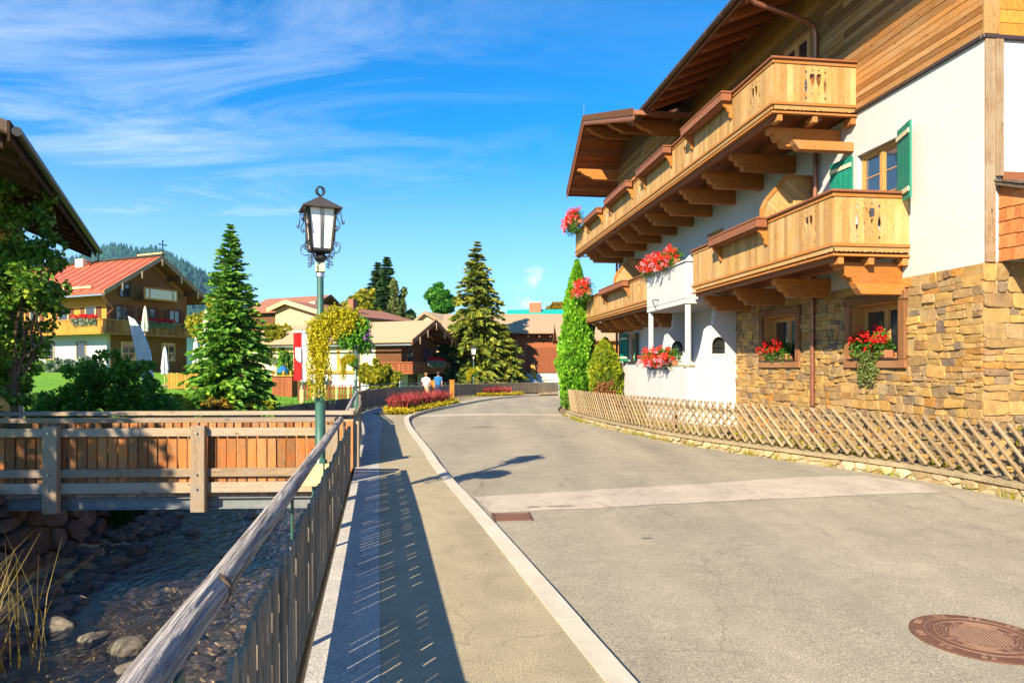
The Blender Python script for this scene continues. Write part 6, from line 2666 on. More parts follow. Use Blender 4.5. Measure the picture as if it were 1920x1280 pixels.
def conifer(name, label, x, y, H, Rm, mat, whorls, per, cards_per, size, droop=.25, power=.9, gap=.0, seed=1, zb=None, irregular=.15, low=.03, spread=.07, group='conifers across the stream'):
    r_ = np.random.default_rng(seed)
    zb = terrain_z(x, y) if zb is None else zb
    t = thing(name, label, 'tree', (x, y, zb), 0, group)
    tr = MB()
    limb(tr, (0, 0, -.3), (0, 0, H * .97), Rm * .07 + .05, .015, 8, 8, .004, seed)
    tr.build('trunk', M['bark'], t, smooth=True)
    Ps, Ds, Ss = [], [], []
    twig = MB()
    for k in range(whorls):
        f = low + (1 - low) * (k + r_.uniform(-.3, .3)) / whorls
        f = min(.985, max(low, f))
        h = H * f
        Lb0 = Rm * (1 - f) ** power + .03
        for b in range(per):
            if r_.random() < gap:
                continue
            a = r_.uniform(0, 2 * math.pi)
            L = Lb0 * (1 + r_.uniform(-irregular * 1.6, irregular))
            up = .55 * (f - .35)
            n = max(3, int(cards_per * (.35 + L / Rm)))
            q = r_.random(n) ** .65
            rad = L * q
            z = h + up * rad - droop * rad * rad / max(.3, L) + .10 * L * np.sin(q * 2.5)
            lat = r_.normal(size=n) * (spread * L * (1.15 - q) + .03)
            ca, sa = math.cos(a), math.sin(a)
            Px = rad * ca - lat * sa
            Py = rad * sa + lat * ca
            P = np.stack([Px, Py, z + r_.normal(size=n) * .02 * L - np.abs(lat) * .2], 1)
            sgn = np.where(lat > 0, 1, -1) * .75
            D = np.stack([ca - sgn * sa, sa + sgn * ca, np.full(n, up - droop * 1.2) - .05], 1)
            Ps.append(P)
            Ds.append(D)
            Ss.append(size * (.7 + .6 * r_.random(n)) * (.55 + .6 * (L / Rm)))
            if b % 3 == 0 and L > .4:
                twig.tube([(0, 0, h), (L * .5 * ca, L * .5 * sa, h + up * L * .5 - droop * L * .25 * .5), (L * .85 * ca, L * .85 * sa, h + up * L * .85 - droop * L * .72)], [.02 + .008 * L, .012 + .005 * L, .006], 4, False)
    P = np.concatenate(Ps)
    D = np.concatenate(Ds)
    S = np.concatenate(Ss)
    V, F = cards(P, S, 0, .42, D, 1.2)
    crown_obj('crown', V, F, mat, t)
    if twig.v:
        twig.build('branches', M['bark'], t)
    return t


def broadleaf(name, label, x, y, H, clumps, mat, n, size, trunk_r=.14, zb=None, seed=3, shell=.35, cat='tree', group=None, limbs=True, aspect=.75):
    """clumps: list of (dx,dy,z,r) or (dx,dy,z,rx,ry,rz)"""
    zb = terrain_z(x, y) if zb is None else zb
    t = thing(name, label, cat, (x, y, zb), 0, group)
    C = [c[:3] for c in clumps]
    Rr = [(c[3],) * 3 if len(c) == 4 else c[3:6] for c in clumps]
    if limbs:
        tr = MB()
        zc = min(c[2] for c in clumps)
        limb(tr, (0, 0, -.3), (0, 0, max(zc, H * .35)), trunk_r, trunk_r * .7, 8, 5, .03, seed)
        for k, c in enumerate(C):
            limb(tr, (0, 0, max(zc * .8, H * .28)), (c[0], c[1], c[2]), trunk_r * .5, trunk_r * .12, 6, 4, .08, seed + k)
        tr.build('trunk', M['bark'], t, smooth=True)
    # break each clump into sub-clumps so the outline is uneven
    subC, subR = [], []
    rr = random.Random(seed)
    for c, r3 in zip(C, Rr):
        for q in range(11):
            d = Vector((rr.gauss(0, 1), rr.gauss(0, 1), rr.gauss(0, 1))).normalized()
            f = rr.uniform(.45, .95)
            subC.append((c[0] + d.x * r3[0] * f, c[1] + d.y * r3[1] * f, c[2] + d.z * r3[2] * f))
            k = rr.uniform(.22, .42)
            subR.append((r3[0] * k, r3[1] * k, r3[2] * k))
    P = clumped(n, subC, subR, shell)
    V, F = cards(P, size * (.7 + .6 * rng.random(n)), .1, aspect)
    crown_obj('crown', V, F, mat, t)
    return t


def ring_clumps(n, cx, cz, rx, rz, r, seed, ry=None):
    rr = random.Random(seed)
    out = []
    for k in range(n):
        d = Vector((rr.gauss(0, 1), rr.gauss(0, 1), rr.gauss(0, 1))).normalized() * rr.uniform(.3, .75)
        out.append((cx + d.x * rx, d.y * (ry or rx), cz + d.z * rz, r * rr.uniform(.8, 1.25)))
    return out


conifer('fir_tree', 'dense dark green fir tree between the chalet and the lamp', -11.55, 28.0, 7.75, 1.75, M['fir'], 58, 17, 28, .26, .10, .80, .05, 5, None, .30, .01, .10)
conifer('spruce_tree', 'large ragged yellow green spruce in front of the houses at the bend', -2.95, 57.3, 12.6, 3.5, M['spruce'], 50, 13, 40, .60, .30, .85, .08, 9, None, .38, .02, .16)
conifer('spruce_tree', 'low dark conifer standing against the left of the ragged spruce', -5.5, 56.0, 4.4, 2.0, M['darkspruce'], 28, 12, 30, .42, .12, .6, .03, 14, None, .3, .01, .16)
conifer('spruce_tree', 'bushy low conifer at the right foot of the ragged spruce', -.9, 57.0, 5.6, 2.3, M['spruce'], 30, 12, 34, .48, .18, .6, .05, 15, None, .3, .01, .16)
conifer('spruce_tree', 'left of two distant dark spruces behind the brown roof', -18.9, 96, 15.2, 3.2, M['darkspruce'], 40, 13, 24, 1.2, .22, .75, .03, 21, spread=.16)
conifer('spruce_tree', 'taller right one of two distant dark spruces behind the brown roof', -17.4, 95, 15.9, 3.0, M['darkspruce'], 40, 13, 24, 1.2, .22, .75, .03, 22, spread=.16)
broadleaf('broadleaf_tree', 'yellow green round tree in front of the distant dark spruces', -18.6, 88, 12, ring_clumps(9, 0, 7.6, 3.4, 2.8, 1.7, 4), M['leafyellow'], 15000, .72, .3, group='distant trees')
broadleaf('broadleaf_tree', 'slim pale birch right of the distant dark spruces', -15.4, 92, 13, [(0, 0, 9.5, 1.3, 1.3, 2.8), (.3, 0, 7, 1.6, 1.6, 2.2), (0, 0, 4.4, 1.6, 1.6, 2)], M['birch'], 7000, .55, .15, group='distant trees')
broadleaf('broadleaf_tree', 'bright green round tree behind the beige board gable', -10.6, 105, 14, ring_clumps(9, 0, 10.8, 3.0, 2.2, 1.6, 6), M['leafbright'], 12000, .6, .3, group='distant trees')
broadleaf('broadleaf_tree', 'autumn tinted tree above the teal roof beside the tall hedge', 8.3, 112, 14, ring_clumps(7, 0, 10.6, 3.4, 2.2, 1.7, 8), M['autumn'], 10000, .65, .3, group='distant trees')
broadleaf('broadleaf_tree', 'low green trees filling the gap below the bright round tree', -13.5, 100, 9, ring_clumps(8, 0, 5.6, 4.2, 1.8, 1.8, 10), M['leafmid'], 10000, .65, .3, group='distant trees')
broadleaf('broadleaf_tree', 'sunny yellow green tree between chalet and fir', -19.9, 46, 8, ring_clumps(10, .6, 3.6, 2.0, 2.2, 1.2, 12), M['leafyellow'], 16000, .28, .2, group='trees near the chalet')
broadleaf('broadleaf_tree', 'yellow green tree rising behind the chalet chimney', -38.5, 72, 11, ring_clumps(8, 0, 8.2, 3.2, 2.6, 1.6, 16), M['leafyellow'], 6000, .4, .3, group='trees near the chalet')
broadleaf('shrub', 'round golden green shrub in front of the cream house at the bend', -8.9, 45.5, 3, ring_clumps(10, 0, 1.45, 1.35, 1.0, .75, 17), M['leafyellow'], 10000, .22, .08, None, 17, cat='shrub')
broadleaf('shrub', 'climbing green plant on the pale gable house wall', -19.0, 57, 4, ring_clumps(9, 0, 2.9, 1.9, 1.9, 1.0, 18), M['leafyellow'], 9000, .26, .08, None, 18, cat='shrub')
for k, (u, lb) in enumerate([(526, 'leftmost slim green cypress behind the red banner'), (535, 'middle slim cypress behind the red banner'), (545, 'rightmost slim cypress behind the red banner')]):
    y = 47.0 + k * .3
    x = (u - 960) / 1280 * y
    t = thing('cypress', lb, 'tree', (x, y, terrain_z(x, y)), 0, 'slim cypresses behind the banner')
    V, F = cards(clumped(1500, [(0, 0, z * .3 + .3) for z in range(8)], [(.30 - .02 * z, .30 - .02 * z, .35) for z in range(8)], .6), .14, 1.2, .6)
    crown_obj('crown', V, F, M['fir'] if k else M['thuja'], t)
    MB().tube([(0, 0, -.2), (0, 0, 1.5)], [.06, .03], 6).build('trunk', M['bark'], t)

# dark leafy shrub on the near bank
cl_ = [(-.2, 0, .8, 1.0), (-1.1, .2, .65, .75), (.9, .1, .75, .85), (.2, -.2, 1.35, .75), (-.7, .1, 1.25, .65), (.75, .2, 1.35, .6), (1.45, .0, .55, .6), (-1.6, .1, .4, .5), (.0, 0, 1.75, .45)]
broadleaf('shrub', 'big dark green leafy shrub above the footbridge railing', -10.2, 17.2, 2.2, cl_, M['bushdark'], 15000, .115, .05, None, 23, .2, 'shrub', None, True, .62)
# foreground apple tree at the left edge
cl_ = [(-.1, 0, 3.3, .8), (-.6, .3, 2.6, .8), (.2, -.1, 2.6, .55), (.35, 0, 3.35, .48), (-.3, .1, 1.9, .7), (.15, 0, 1.95, .42), (-.5, 0, 4.1, .7), (.05, .1, 4.45, .5), (-.7, .2, 1.3, .6),
       (.62, .0, 2.9, .32), (.1, 0, 1.35, .3), (.5, 0, 3.8, .3)]
broadleaf('fruit_tree', 'leafy fruit tree with yellowing leaves at the left edge before the yellow house', -8.15, 11.2, 5, cl_, M['leafmid'], 13000, .10, .07, -.02, 31, .15, 'tree', None, True, .6)
# tree upstream that shades the left end of the footbridge
broadleaf('shade_tree', 'tall leafy tree on the near left bank that shades the footbridge', -10.9, 3.4, 7, [(.1, .2, 4.6, 1.9), (-1.2, .6, 4.2, 1.6), (1.0, -.5, 4.9, 1.2), (.6, 1.2, 4.0, 1.1), (0, 0, 6.0, 1.4), (.2, .3, 3.1, 1.4)], M['leafmid'], 6000, .20, .2, -.05, 37, .2)

# low yellowing shrubs along the far bank
for k, (x, y, h, mt, lb) in enumerate([(-11.6, 23.2, .9, 'leafyellow', 'low yellowing shrub right of the dark shrub'), (-10.7, 24.6, .7, 'autumn', 'small rusty shrub at the foot of the fir'),
                                       (-12.9, 25.0, 1.0, 'leafmid', 'green shrub half hidden behind the dark shrub'), (-10.2, 27.6, .55, 'leafyellow', 'tiny yellow shrub right of the fir foot')]):
    broadleaf('shrub', lb, x, y, h, [(0, 0, h * .5, h * .75, h * .6, h * .55), (h * .5, 0, h * .4, h * .5), (-h * .5, .1, h * .4, h * .5)], M[mt], 2600, .10, .02, None, 40 + k, .2, 'shrub', 'low shrubs on the far bank', False)

# clipped conifers beside the hotel
def thuja(label, x, y, H, prof, mat, n, size, zb, group='clipped conifers beside the hotel'):
    t = thing('clipped_conifer', label, 'hedge', (x, y, zb), 0, group)
    z = rng.random(n) ** .9 * H
    rad = np.interp(z / H, [p[0] for p in prof], [p[1] for p in prof])
    a = rng.random(n) * 6.283
    bump = 1 + .10 * np.sin(a * 3 + z * 2.1) + .09 * np.sin(a * 5 - z * 4.3) + .07 * np.sin(a * 9 + z * 7.7)
    r = rad * bump * (.80 + .22 * rng.random(n))
    P = np.stack([np.cos(a) * r, np.sin(a) * r, z], 1)
    D = np.stack([np.cos(a) * .7, np.sin(a) * .7, np.full(n, 1.0)], 1)
    V, F = cards(P, size * (.7 + .6 * rng.random(n)), 0, .6, D, 1.6)
    crown_obj('foliage', V, F, mat, t)
    core = MB()
    core.lathe([(p[1] * .72 + .02, p[0] * H) for p in prof], 12)
    core.build('inner_twigs', M['darkspruce'], t, smooth=True)
    MB().tube([(0, 0, -.3), (0, 0, .4)], .1, 8).build('trunk', M['bark'], t)
    return t


thuja('tall bright green clipped conifer column at the end of the lattice fence', 3.0, 31.5, 6.75, [(0, .62), (.12, .82), (.3, .86), (.55, .70), (.78, .46), (.92, .22), (1, .04)], M['thuja'], 14000, .17, gz(31))
thuja('lower rounded golden conifer between the tall column and the hotel', 4.15, 30.4, 3.1, [(0, .5), (.2, .68), (.5, .70), (.75, .52), (.92, .25), (1, .04)], M['thujagold'], 7000, .14, gz(30))
broadleaf('shrub', 'rusty brown shrub in front of the golden conifer', 3.95, 28.6, 1.6, [(0, 0, .8, .45, .4, .7), (.15, 0, .5, .4), (-.35, 0, .45, .4)], M['rusty'], 3000, .09, .03, gz(28), 51, .2, 'shrub', None, False)
broadleaf('shrub', 'small dark shrub at the foot of the tall conifer column', 2.35, 28.2, .9, [(0, 0, .4, .3, .3, .4), (.1, 0, .25, .25)], M['leafmid'], 1600, .08, .03, gz(28), 52, .2, 'shrub', None, False)


# ---- flower beds by the bend
def flower_bed(label, pts, wd, h, n):
    S_ = spline(pts, .3)
    nn = left_normals(S_)
    c = S_[len(S_) // 2]
    t = thing('flower_bed', label, 'flower bed', (c[0], c[1], gz(c[1])), 0, 'flower beds on the bend')
    P, Q = [], []
    for k in range(n):
        i_ = random.randrange(len(S_))
        f = random.random()
        edge = min(i_, len(S_) - 1 - i_) / 3
        w = wd * min(1, .45 + edge * .25)
        p = S_[i_] + nn[i_] * (.12 + f * w) + np.array((random.uniform(-.15, .15), random.uniform(-.15, .15)))
        z = gz(p[1]) - gz(c[1])
        (P if .22 < f < .9 and edge > .8 else Q).append((p[0] - c[0], p[1] - c[1], z))
    P, Q = np.array(P), np.array(Q)
    rows = []
    for i_ in range(len(S_)):
        z = gz(S_[i_][1]) - gz(c[1])
        a, b = S_[i_] + nn[i_] * .12, S_[i_] + nn[i_] * (wd + .2)
        rows.append([(a[0] - c[0], a[1] - c[1], z + .03), (b[0] - c[0], b[1] - c[1], z + .03)])
    strip_mesh('soil', rows, M['earth'], t)
    V, F = grass_blades(P, h, .02, .5)
    crown_obj('crimson_spikes', V, F, M['redgrass'], t)
    g2 = np.repeat(P[::2], 5, 0) + rng.normal(size=(len(P[::2]) * 5, 3)) * np.array([.08, .08, .03]) + np.array([0, 0, h * .75])
    V, F = cards(g2, .085, .6, .6)
    crown_obj('crimson_heads', V, F, M['redgrass'], t)
    V, F = grass_blades(P[::3], h * .75, .02, .6)
    crown_obj('leaves', V, F, M['leafmid'], t)
    g3 = np.repeat(Q, 9, 0) + rng.normal(size=(len(Q) * 9, 3)) * np.array([.08, .08, .045]) + np.array([0, 0, .12])
    V, F = cards(g3, .075, .6, 1)
    crown_obj('gold_edging', V, F, M['goldflower'], t)
    return t


flower_bed('near crimson flower bed edged in gold along the kerb of the bend', [(-3.95, 25.6), (-3.7, 28.2), (-3.25, 31.8), (-2.7, 35.6)], 1.15, .66, 2600)
flower_bed('far crimson flower bed edged in gold at the end of the road', [(-2.0, 46.2), (-.6, 47.6), (.9, 49.2)], 1.2, .58, 1300)

# ---- grasses
P = []
for k in range(15000):
    i_ = random.randrange(len(bankL))
    if not (11 < bankL[i_][1] < 52):
        continue
    d = random.random() ** 1.7 * 7
    p = bankL[i_] + fN[i_] * d + np.array((random.uniform(-.3, .3), random.uniform(-.3, .3)))
    P.append((p[0], p[1], terr(d, p[0], p[1]) - .02))
V, F = grass_blades(np.array(P), .22, .014, .5)
crown_obj('bank_grass', V, F, M['greengrass'], None, kind='stuff', label='bright green grass along the far bank', cat='grass')
P = []
for k in range(5200):
    a = random.uniform(11, 20)
    p = bank_fn(a, -1.32, random.uniform(-.02, .42))
    P.append((p[0], p[1], -1.42 + random.uniform(0, .15) + (.7 * random.random() if random.random() < .3 else 0)))
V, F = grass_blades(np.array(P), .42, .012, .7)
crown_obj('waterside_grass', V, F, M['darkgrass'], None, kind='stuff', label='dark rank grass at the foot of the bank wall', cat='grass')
P = []
for k in range(420):
    P.append((-5.45 + random.gauss(0, .24), 6.3 + random.gauss(0, .5), -1.42))
V, F = grass_blades(np.array(P), 1.05, .006, .95)
crown_obj('dry_grass', V, F, M['drygrass'], None, kind='stuff', label='long dry straw coloured grass at the lower left corner', cat='grass')


# ================================================================ people
def person(label, x, y, H, rz, top, bottom, hair, skirt=False):
    z0 = gz(y)
    t = thing('person', label, 'person', (x, y, z0), rz)
    s = H / 1.7
    J = {'pel': (0, 0, .92), 'spi': (0, .01, 1.12), 'che': (0, .01, 1.32), 'nec': (0, 0, 1.45), 'hd0': (0, -.01, 1.53), 'hd1': (0, -.015, 1.62), 'hd2': (0, -.01, 1.69),
         'shl': (-.17, 0, 1.38), 'ell': (-.22, .03, 1.12), 'wrl': (-.22, -.05, .90), 'hal': (-.215, -.08, .80),
         'shr': (.17, 0, 1.38), 'elr': (.22, .05, 1.12), 'wrr': (.22, .0, .89), 'har': (.215, -.02, .79),
         'hil': (-.09, 0, .88), 'knl': (-.10, -.06, .50), 'anl': (-.10, .02, .09), 'tol': (-.10, -.11, .035),
         'hir': (.09, 0, .88), 'knr': (.10, .0, .50), 'anr': (.10, .13, .10), 'tor': (.10, .02, .035)}
    rad = {'pel': .135, 'spi': .115, 'che': .13, 'nec': .055, 'hd0': .065, 'hd1': .095, 'hd2': .06, 'shl': .06, 'ell': .042, 'wrl': .03, 'hal': .034, 'shr': .06, 'elr': .042, 'wrr': .03, 'har': .034,
           'hil': .09, 'knl': .058, 'anl': .04, 'tol': .035, 'hir': .09, 'knr': .058, 'anr': .04, 'tor': .035}
    E_ = [('pel', 'spi'), ('spi', 'che'), ('che', 'nec'), ('nec', 'hd0'), ('hd0', 'hd1'), ('hd1', 'hd2'), ('che', 'shl'), ('shl', 'ell'), ('ell', 'wrl'), ('wrl', 'hal'), ('che', 'shr'), ('shr', 'elr'), ('elr', 'wrr'), ('wrr', 'har'),
          ('pel', 'hil'), ('hil', 'knl'), ('knl', 'anl'), ('anl', 'tol'), ('pel', 'hir'), ('hir', 'knr'), ('knr', 'anr'), ('anr', 'tor')]
    names = list(J)
    me = bpy.data.meshes.new('body')
    me.from_pydata([tuple(c * s for c in J[n]) for n in names], [(names.index(a), names.index(b)) for a, b in E_], [])
    me.materials.append(M['skin'])
    o = obj('body', me, t)
    sk = o.modifiers.new('skin', 'SKIN')
    for i_, n in enumerate(names):
        sv = me.skin_vertices[0].data[i_]
        sv.radius = (rad[n] * s, rad[n] * s)
        sv.use_root = n == 'pel'
    o.modifiers.new('sub', 'SUBSURF').levels = 1
    o.modifiers['sub'].render_levels = 2

    def loft(name, rings, mat, n=14):
        mb = MB()
        for (cx, cy, z, rx, ry) in rings:
            for k in range(n):
                a = 2 * math.pi * k / n
                mb.v.append(((cx + rx * math.cos(a)) * s, (cy + ry * math.sin(a)) * s, z * s))
        for i_ in range(len(rings) - 1):
            for k in range(n):
                k2 = (k + 1) % n
                mb.f.append((i_ * n + k, i_ * n + k2, (i_ + 1) * n + k2, (i_ + 1) * n + k))
        return mb
    sh = loft('top', [(0, 0, .86, .185, .145), (0, 0, 1.05, .165, .135), (0, 0, 1.25, .19, .15), (0, 0, 1.38, .205, .13), (0, 0, 1.45, .12, .085), (0, 0, 1.47, .07, .065)], top)
    for sg, nm in ((-1, 'l'), (1, 'r')):
        a, b = Vector(J['sh' + nm]) * s, Vector(J['el' + nm]) * s
        sh.tube([a + Vector((0, 0, .02)), a.lerp(b, .5), a.lerp(b, .75)], [.085 * s, .075 * s, .07 * s], 10, False)
    sh.build('shirt', top, t, smooth=True)
    if skirt:
        loft('skirt', [(0, 0, .52, .25, .22), (0, 0, .75, .21, .18), (0, 0, .96, .17, .14)], bottom).build('skirt', bottom, t, smooth=True)
    else:
        b_ = loft('hips', [(0, 0, .78, .19, .15), (0, 0, .96, .175, .14)], bottom)
        for nm in 'lr':
            a, c = Vector(J['hi' + nm]) * s, Vector(J['kn' + nm]) * s
            b_.tube([a, a.lerp(c, .5), a.lerp(c, .9)], [.125 * s, .11 * s, .10 * s], 10, False)
        b_.build('shorts', bottom, t, smooth=True)
    hb = MB()
    blob(hb, (0, .025 * s, 1.63 * s), .115 * s, 5, (.95, 1, 1.02), 12, 8, .05)
    hb.build('hair', hair, t, smooth=True)
    sm = MB()
    for nm in 'lr':
        a, c = Vector(J['an' + nm]) * s, Vector(J['to' + nm]) * s
        sm.tube([a + Vector((0, .04, -.03)), c + Vector((0, -.02, .0))], [.05 * s, .045 * s], 8)
    sm.build('shoes', M['white'], t, smooth=True)
    return t


person('person in a blue top walking away along the bend', -4.12, 38.2, 1.62, math.pi - .15, M['bluecloth'], M['jean'], M['hair'], False)
person('person in a white top walking away left of the one in blue', -4.78, 38.0, 1.56, math.pi + .1, M['whitecloth'], M['tanks'], M['blond'], True)
for x, y, lb in ((-4.62, 39.3, 'left golden timber post beside the two walkers'), (-3.55, 40.4, 'right golden timber post beside the two walkers')):
    t = thing('timber_post', lb, 'post', (x, y, gz(y)), .4, 'golden posts at the second footbridge')
    MB().box(-.11, .11, -.11, .11, -.2, 1.12).build('shaft', M['goldwood'], t, .01)
    MB().box(-.13, .13, -.13, .13, 1.122, 1.17).build('cap', M['goldwood'], t, .01)


# ================================================================ small things across the stream
def pix(u, y):
    return (u - 960) / 1280 * y


# closed parasols on the chalet terrace
for k, (u, y, zt, lb) in enumerate([(272, 44, 5.6, 'folded cream parasol in front of the chalet gable'), (386, 43, 5.3, 'folded cream parasol highest at the left of the fir'),
                                    (367, 42, 3.5, 'folded white parasol above the orange terrace fence'), (384, 40, 3.2, 'lower folded white parasol touching the fir'),
                                    (309, 41, 2.9, 'folded white parasol under the chalet balcony')]):
    x = pix(u, y)
    zb = terrain_z(x, y)
    t = thing('parasol', lb, 'parasol', (x, y, zb), 0, 'folded parasols on the chalet terrace')
    hh = zt - zb
    MB().tube([(0, 0, -.1), (0, 0, hh + .06)], .025, 8).build('pole', M['palewood'], t)
    cm = MB()
    n = 14
    prof_ = [(.03, hh), (.09, hh - .15), (.17, hh - .7), (.24, hh - 1.3), (.20, hh - 1.45), (.23, hh - 1.6)]
    for r, z in prof_:
        for q in range(n):
            a = 2 * math.pi * q / n
            f = 1 if q % 2 else .68
            cm.v.append((r * f * math.cos(a), r * f * math.sin(a), z))
    for i_ in range(len(prof_) - 1):
        for q in range(n):
            q2 = (q + 1) % n
            cm.f.append((i_ * n + q, i_ * n + q2, (i_ + 1) * n + q2, (i_ + 1) * n + q))
    cm.build('canopy', M['creamcloth'] if k < 2 else M['whitecloth'], t)
    MB().lathe([(.3, -.1), (.3, .06), (.05, .10)], 12).build('foot', M['coping'], t)

# orange terrace fence
y = 40.5
t = thing('terrace_fence', 'orange board fence of the chalet terrace', 'fence', (pix(345, y), y, terrain_z(pix(345, y), y)), .15)
for k in range(13):
    MB().box(-.9 + k * .15, -.9 + k * .15 + .12, -.02, .02, .05, .95 + .05 * (k % 2)).build('board', M['goldwood'], t, .004)
MB().box(-1.0, 1.15, .021, .07, .3, .4).box(-1.0, 1.15, .021, .07, .75, .85).build('rail', M['goldwood'], t)

# dark stall with blue parasol and cap rail
y = 42.0
t = thing('drinks_stall', 'dark maroon board stall left of the red banner', 'stall', (pix(533, y), y, terrain_z(pix(533, y), y)), -.1)
for k in range(9):
    MB().box(-.62 + k * .14, -.62 + k * .14 + .132, -.32, -.29, .0, 1.25).build('board', M['redwood'], t, .003)
MB().box(-.64, .64, -.288, .6, .0, 1.22).build('counter_body', M['redwood'], t)
MB().box(-.7, .7, -.4, .65, 1.252, 1.31).build('counter_top', M['goldwood'], t, .01)
for x in (-.6, .1, .55):
    MB().box(x - .05, x + .05, -.35, -.25, 1.312, 1.6).build('post', M['goldwood'], t)
y = 43.5
t = thing('blue_parasol', 'small blue parasol behind the maroon stall', 'parasol', (pix(530, y), y, terrain_z(pix(530, y), y)))
MB().tube([(0, 0, -.1), (0, 0, 1.9)], .025, 8).build('pole', M['bolt'], t)
MB().lathe([(.42, 1.42), (.30, 1.66), (.14, 1.80), (.02, 1.86)], 8).build('canopy', M['bluecloth'], t)

# tall banner, red with a white field, and its white twin
y = 34.5
x = pix(566, y)
zb = terrain_z(x, y)
t = thing('banner', 'tall vertical banner, red with white patch and white half, behind the lamp', 'banner', (x, y, zb))
zt, zb_ = 3.52 - zb, 1.02 - zb


def cloth(x0, x1, z0, z1, amp, mat, name, yo=0.0, shift=0.0, par=None):
    m_ = MB()
    nx, nz = 8, 12
    for sg in (-1, 1):
        for i_ in range(nz + 1):
            for j_ in range(nx + 1):
                fx, fz = j_ / nx, i_ / nz
                m_.v.append((x0 + (x1 - x0) * fx + shift * (1 - fz), yo + amp * math.sin(fx * 5 + fz * 4) + sg * .004, z0 + (z1 - z0) * fz))
    st_ = (nx + 1) * (nz + 1)
    for i_ in range(nz):
        for j_ in range(nx):
            a = i_ * (nx + 1) + j_
            m_.f.append((a, a + 1, a + nx + 2, a + nx + 1))
            m_.f.append((st_ + a, st_ + a + nx + 1, st_ + a + nx + 2, st_ + a + 1))
    return m_.build(name, mat, par or t, smooth=True)


cloth(-.42, -.02, zb_, zt - .08, .05, M['redcloth'], 'red_cloth')
cloth(.03, .36, zb_ + .05, zt, .06, M['whitecloth'], 'white_cloth', .03, -.10)
cloth(-.43, .37, zt - .075, zt + .0, .01, M['whitecloth'], 'hem', -.06)
q = [(-.32, 1.02 + .55), (-.02, 1.57)] + []
pp = [(-.31, .0), (-.31, -.42), (-.27, -.58), (-.18, -.70), (-.02, -.76), (-.02, .0)]
MB().prism(pp, lambda a, b, c: (a, c, b + (zt + zb_) * .5 + .42), -.075, -.062).build('white_patch', M['whitecloth'], t)
MB().tube([(0, .05, -.2), (0, .05, zt + .15)], .03, 8).build('pole', M['bolt'], t, smooth=True)
MB().box(-.10, .10, -.06, .14, -.3, .75).build('wooden_foot', M['palewood'], t, .01)

# white feather flag
y = 20.5
x = pix(287, y)
zb = terrain_z(x, y)
t = thing('feather_flag', 'white curved feather flag rising behind the dark shrub', 'flag', (x, y, zb))
pl = [(0, 0), (.02, .8), (0, 1.6), (-.10, 2.2), (-.30, 2.75), (-.56, 3.12), (-.74, 3.22)]
pl = [(a, b - zb) for a, b in pl]
MB().tube([(a, 0, b) for a, b in [(0, -.3)] + pl], .016, 6).build('pole', M['bolt'], t, smooth=True)
inner = [(-.30, 1.05 - zb), (-.42, 1.7 - zb), (-.52, 2.2 - zb), (-.64, 2.7 - zb), (-.70, 3.0 - zb), (-.745, 3.2 - zb)]
outer = [(.0, 1.05 - zb)] + pl[2:6] + [pl[6]]
m_ = MB()
for sg in (-1, 1):
    for (a, b), (c, d) in zip(inner, outer):
        for f in (0, .33, .66, 1):
            m_.v.append((a + (c - a) * f, .03 * math.sin(f * 6 + b * 2) + sg * .004, b + (d - b) * f))
for sgo in (0, 24):
    for i_ in range(5):
        for j_ in range(3):
            a = sgo + i_ * 4 + j_
            m_.f.append((a, a + 1, a + 5, a + 4))
m_.build('sail', M['whitecloth'], t, smooth=True)

# brown garden fence on the far bank
y = 38.5
t = thing('garden_fence', 'brown garden picket fence on the far bank behind the lamp post', 'fence', (pix(615, y), y, terrain_z(pix(615, y), y)), .12)
for k in range(20):
    MB().box(-1.5 + k * .16, -1.5 + k * .16 + .09, -.015, .015, .05, .86 + .03 * (k % 3)).build('picket', M['redwood'] if k % 4 else M['palewood'], t)
for z in (.25, .68):
    MB().box(-1.6, 1.75, .016, .06, z, z + .08).build('rail', M['darkwood'], t)
for x in (-1.6, .1, 1.75):
    MB().box(x - .06, x + .06, -.02, .10, -.2, 1.15).build('post', M['darkwood'], t)

# things in front of the barn
def car(label, x, y, rz, mat):
    t = thing('parked_car', label, 'car', (x, y, terrain_z(x, y)), rz)
    side = [(-2.0, .35), (2.0, .35), (2.05, .62), (1.95, .82), (1.05, .92), (.45, 1.40), (-1.0, 1.44), (-1.75, 1.0), (-2.05, .92)]
    MB().prism(side, lambda a, b, c: (a, c, b), -.82, .82).build('body', mat, t, .06, True)
    gl_ = [(.92, .95), (.40, 1.34), (-.95, 1.37), (-1.55, 1.02)]
    for c in (-.826, .822):
        MB().prism(gl_, lambda a, b, q_: (a, c + q_, b), 0, .004).build('side_window', M['glass'], t)
    MB().hexa([(1.06, -.7, .94), (1.06, .7, .94), (.48, .66, 1.38), (.48, -.66, 1.38), (1.075, -.7, .945), (1.075, .7, .945), (.50, .66, 1.39), (.50, -.66, 1.39)]).build('windscreen', M['glass_blue'], t)
    for sx in (-1.3, 1.3):
        for sy in (-.8, .8):
            w = MB().tube([(sx, sy - .1, .32), (sx, sy + .1, .32)], .32, 18).build('wheel', M['iron'], t, smooth=True)
            MB().tube([(sx, sy - .105 if sy < 0 else sy + .10, .32), (sx, sy - .10 if sy < 0 else sy + .105, .32)], .19, 14).build('rim', M['bolt'], w)
    for sy in (-.6, .6):
        MB().box(2.0, 2.06, sy - .16, sy + .16, .62, .75).build('headlight', M['milk'], t, .01)
    return t


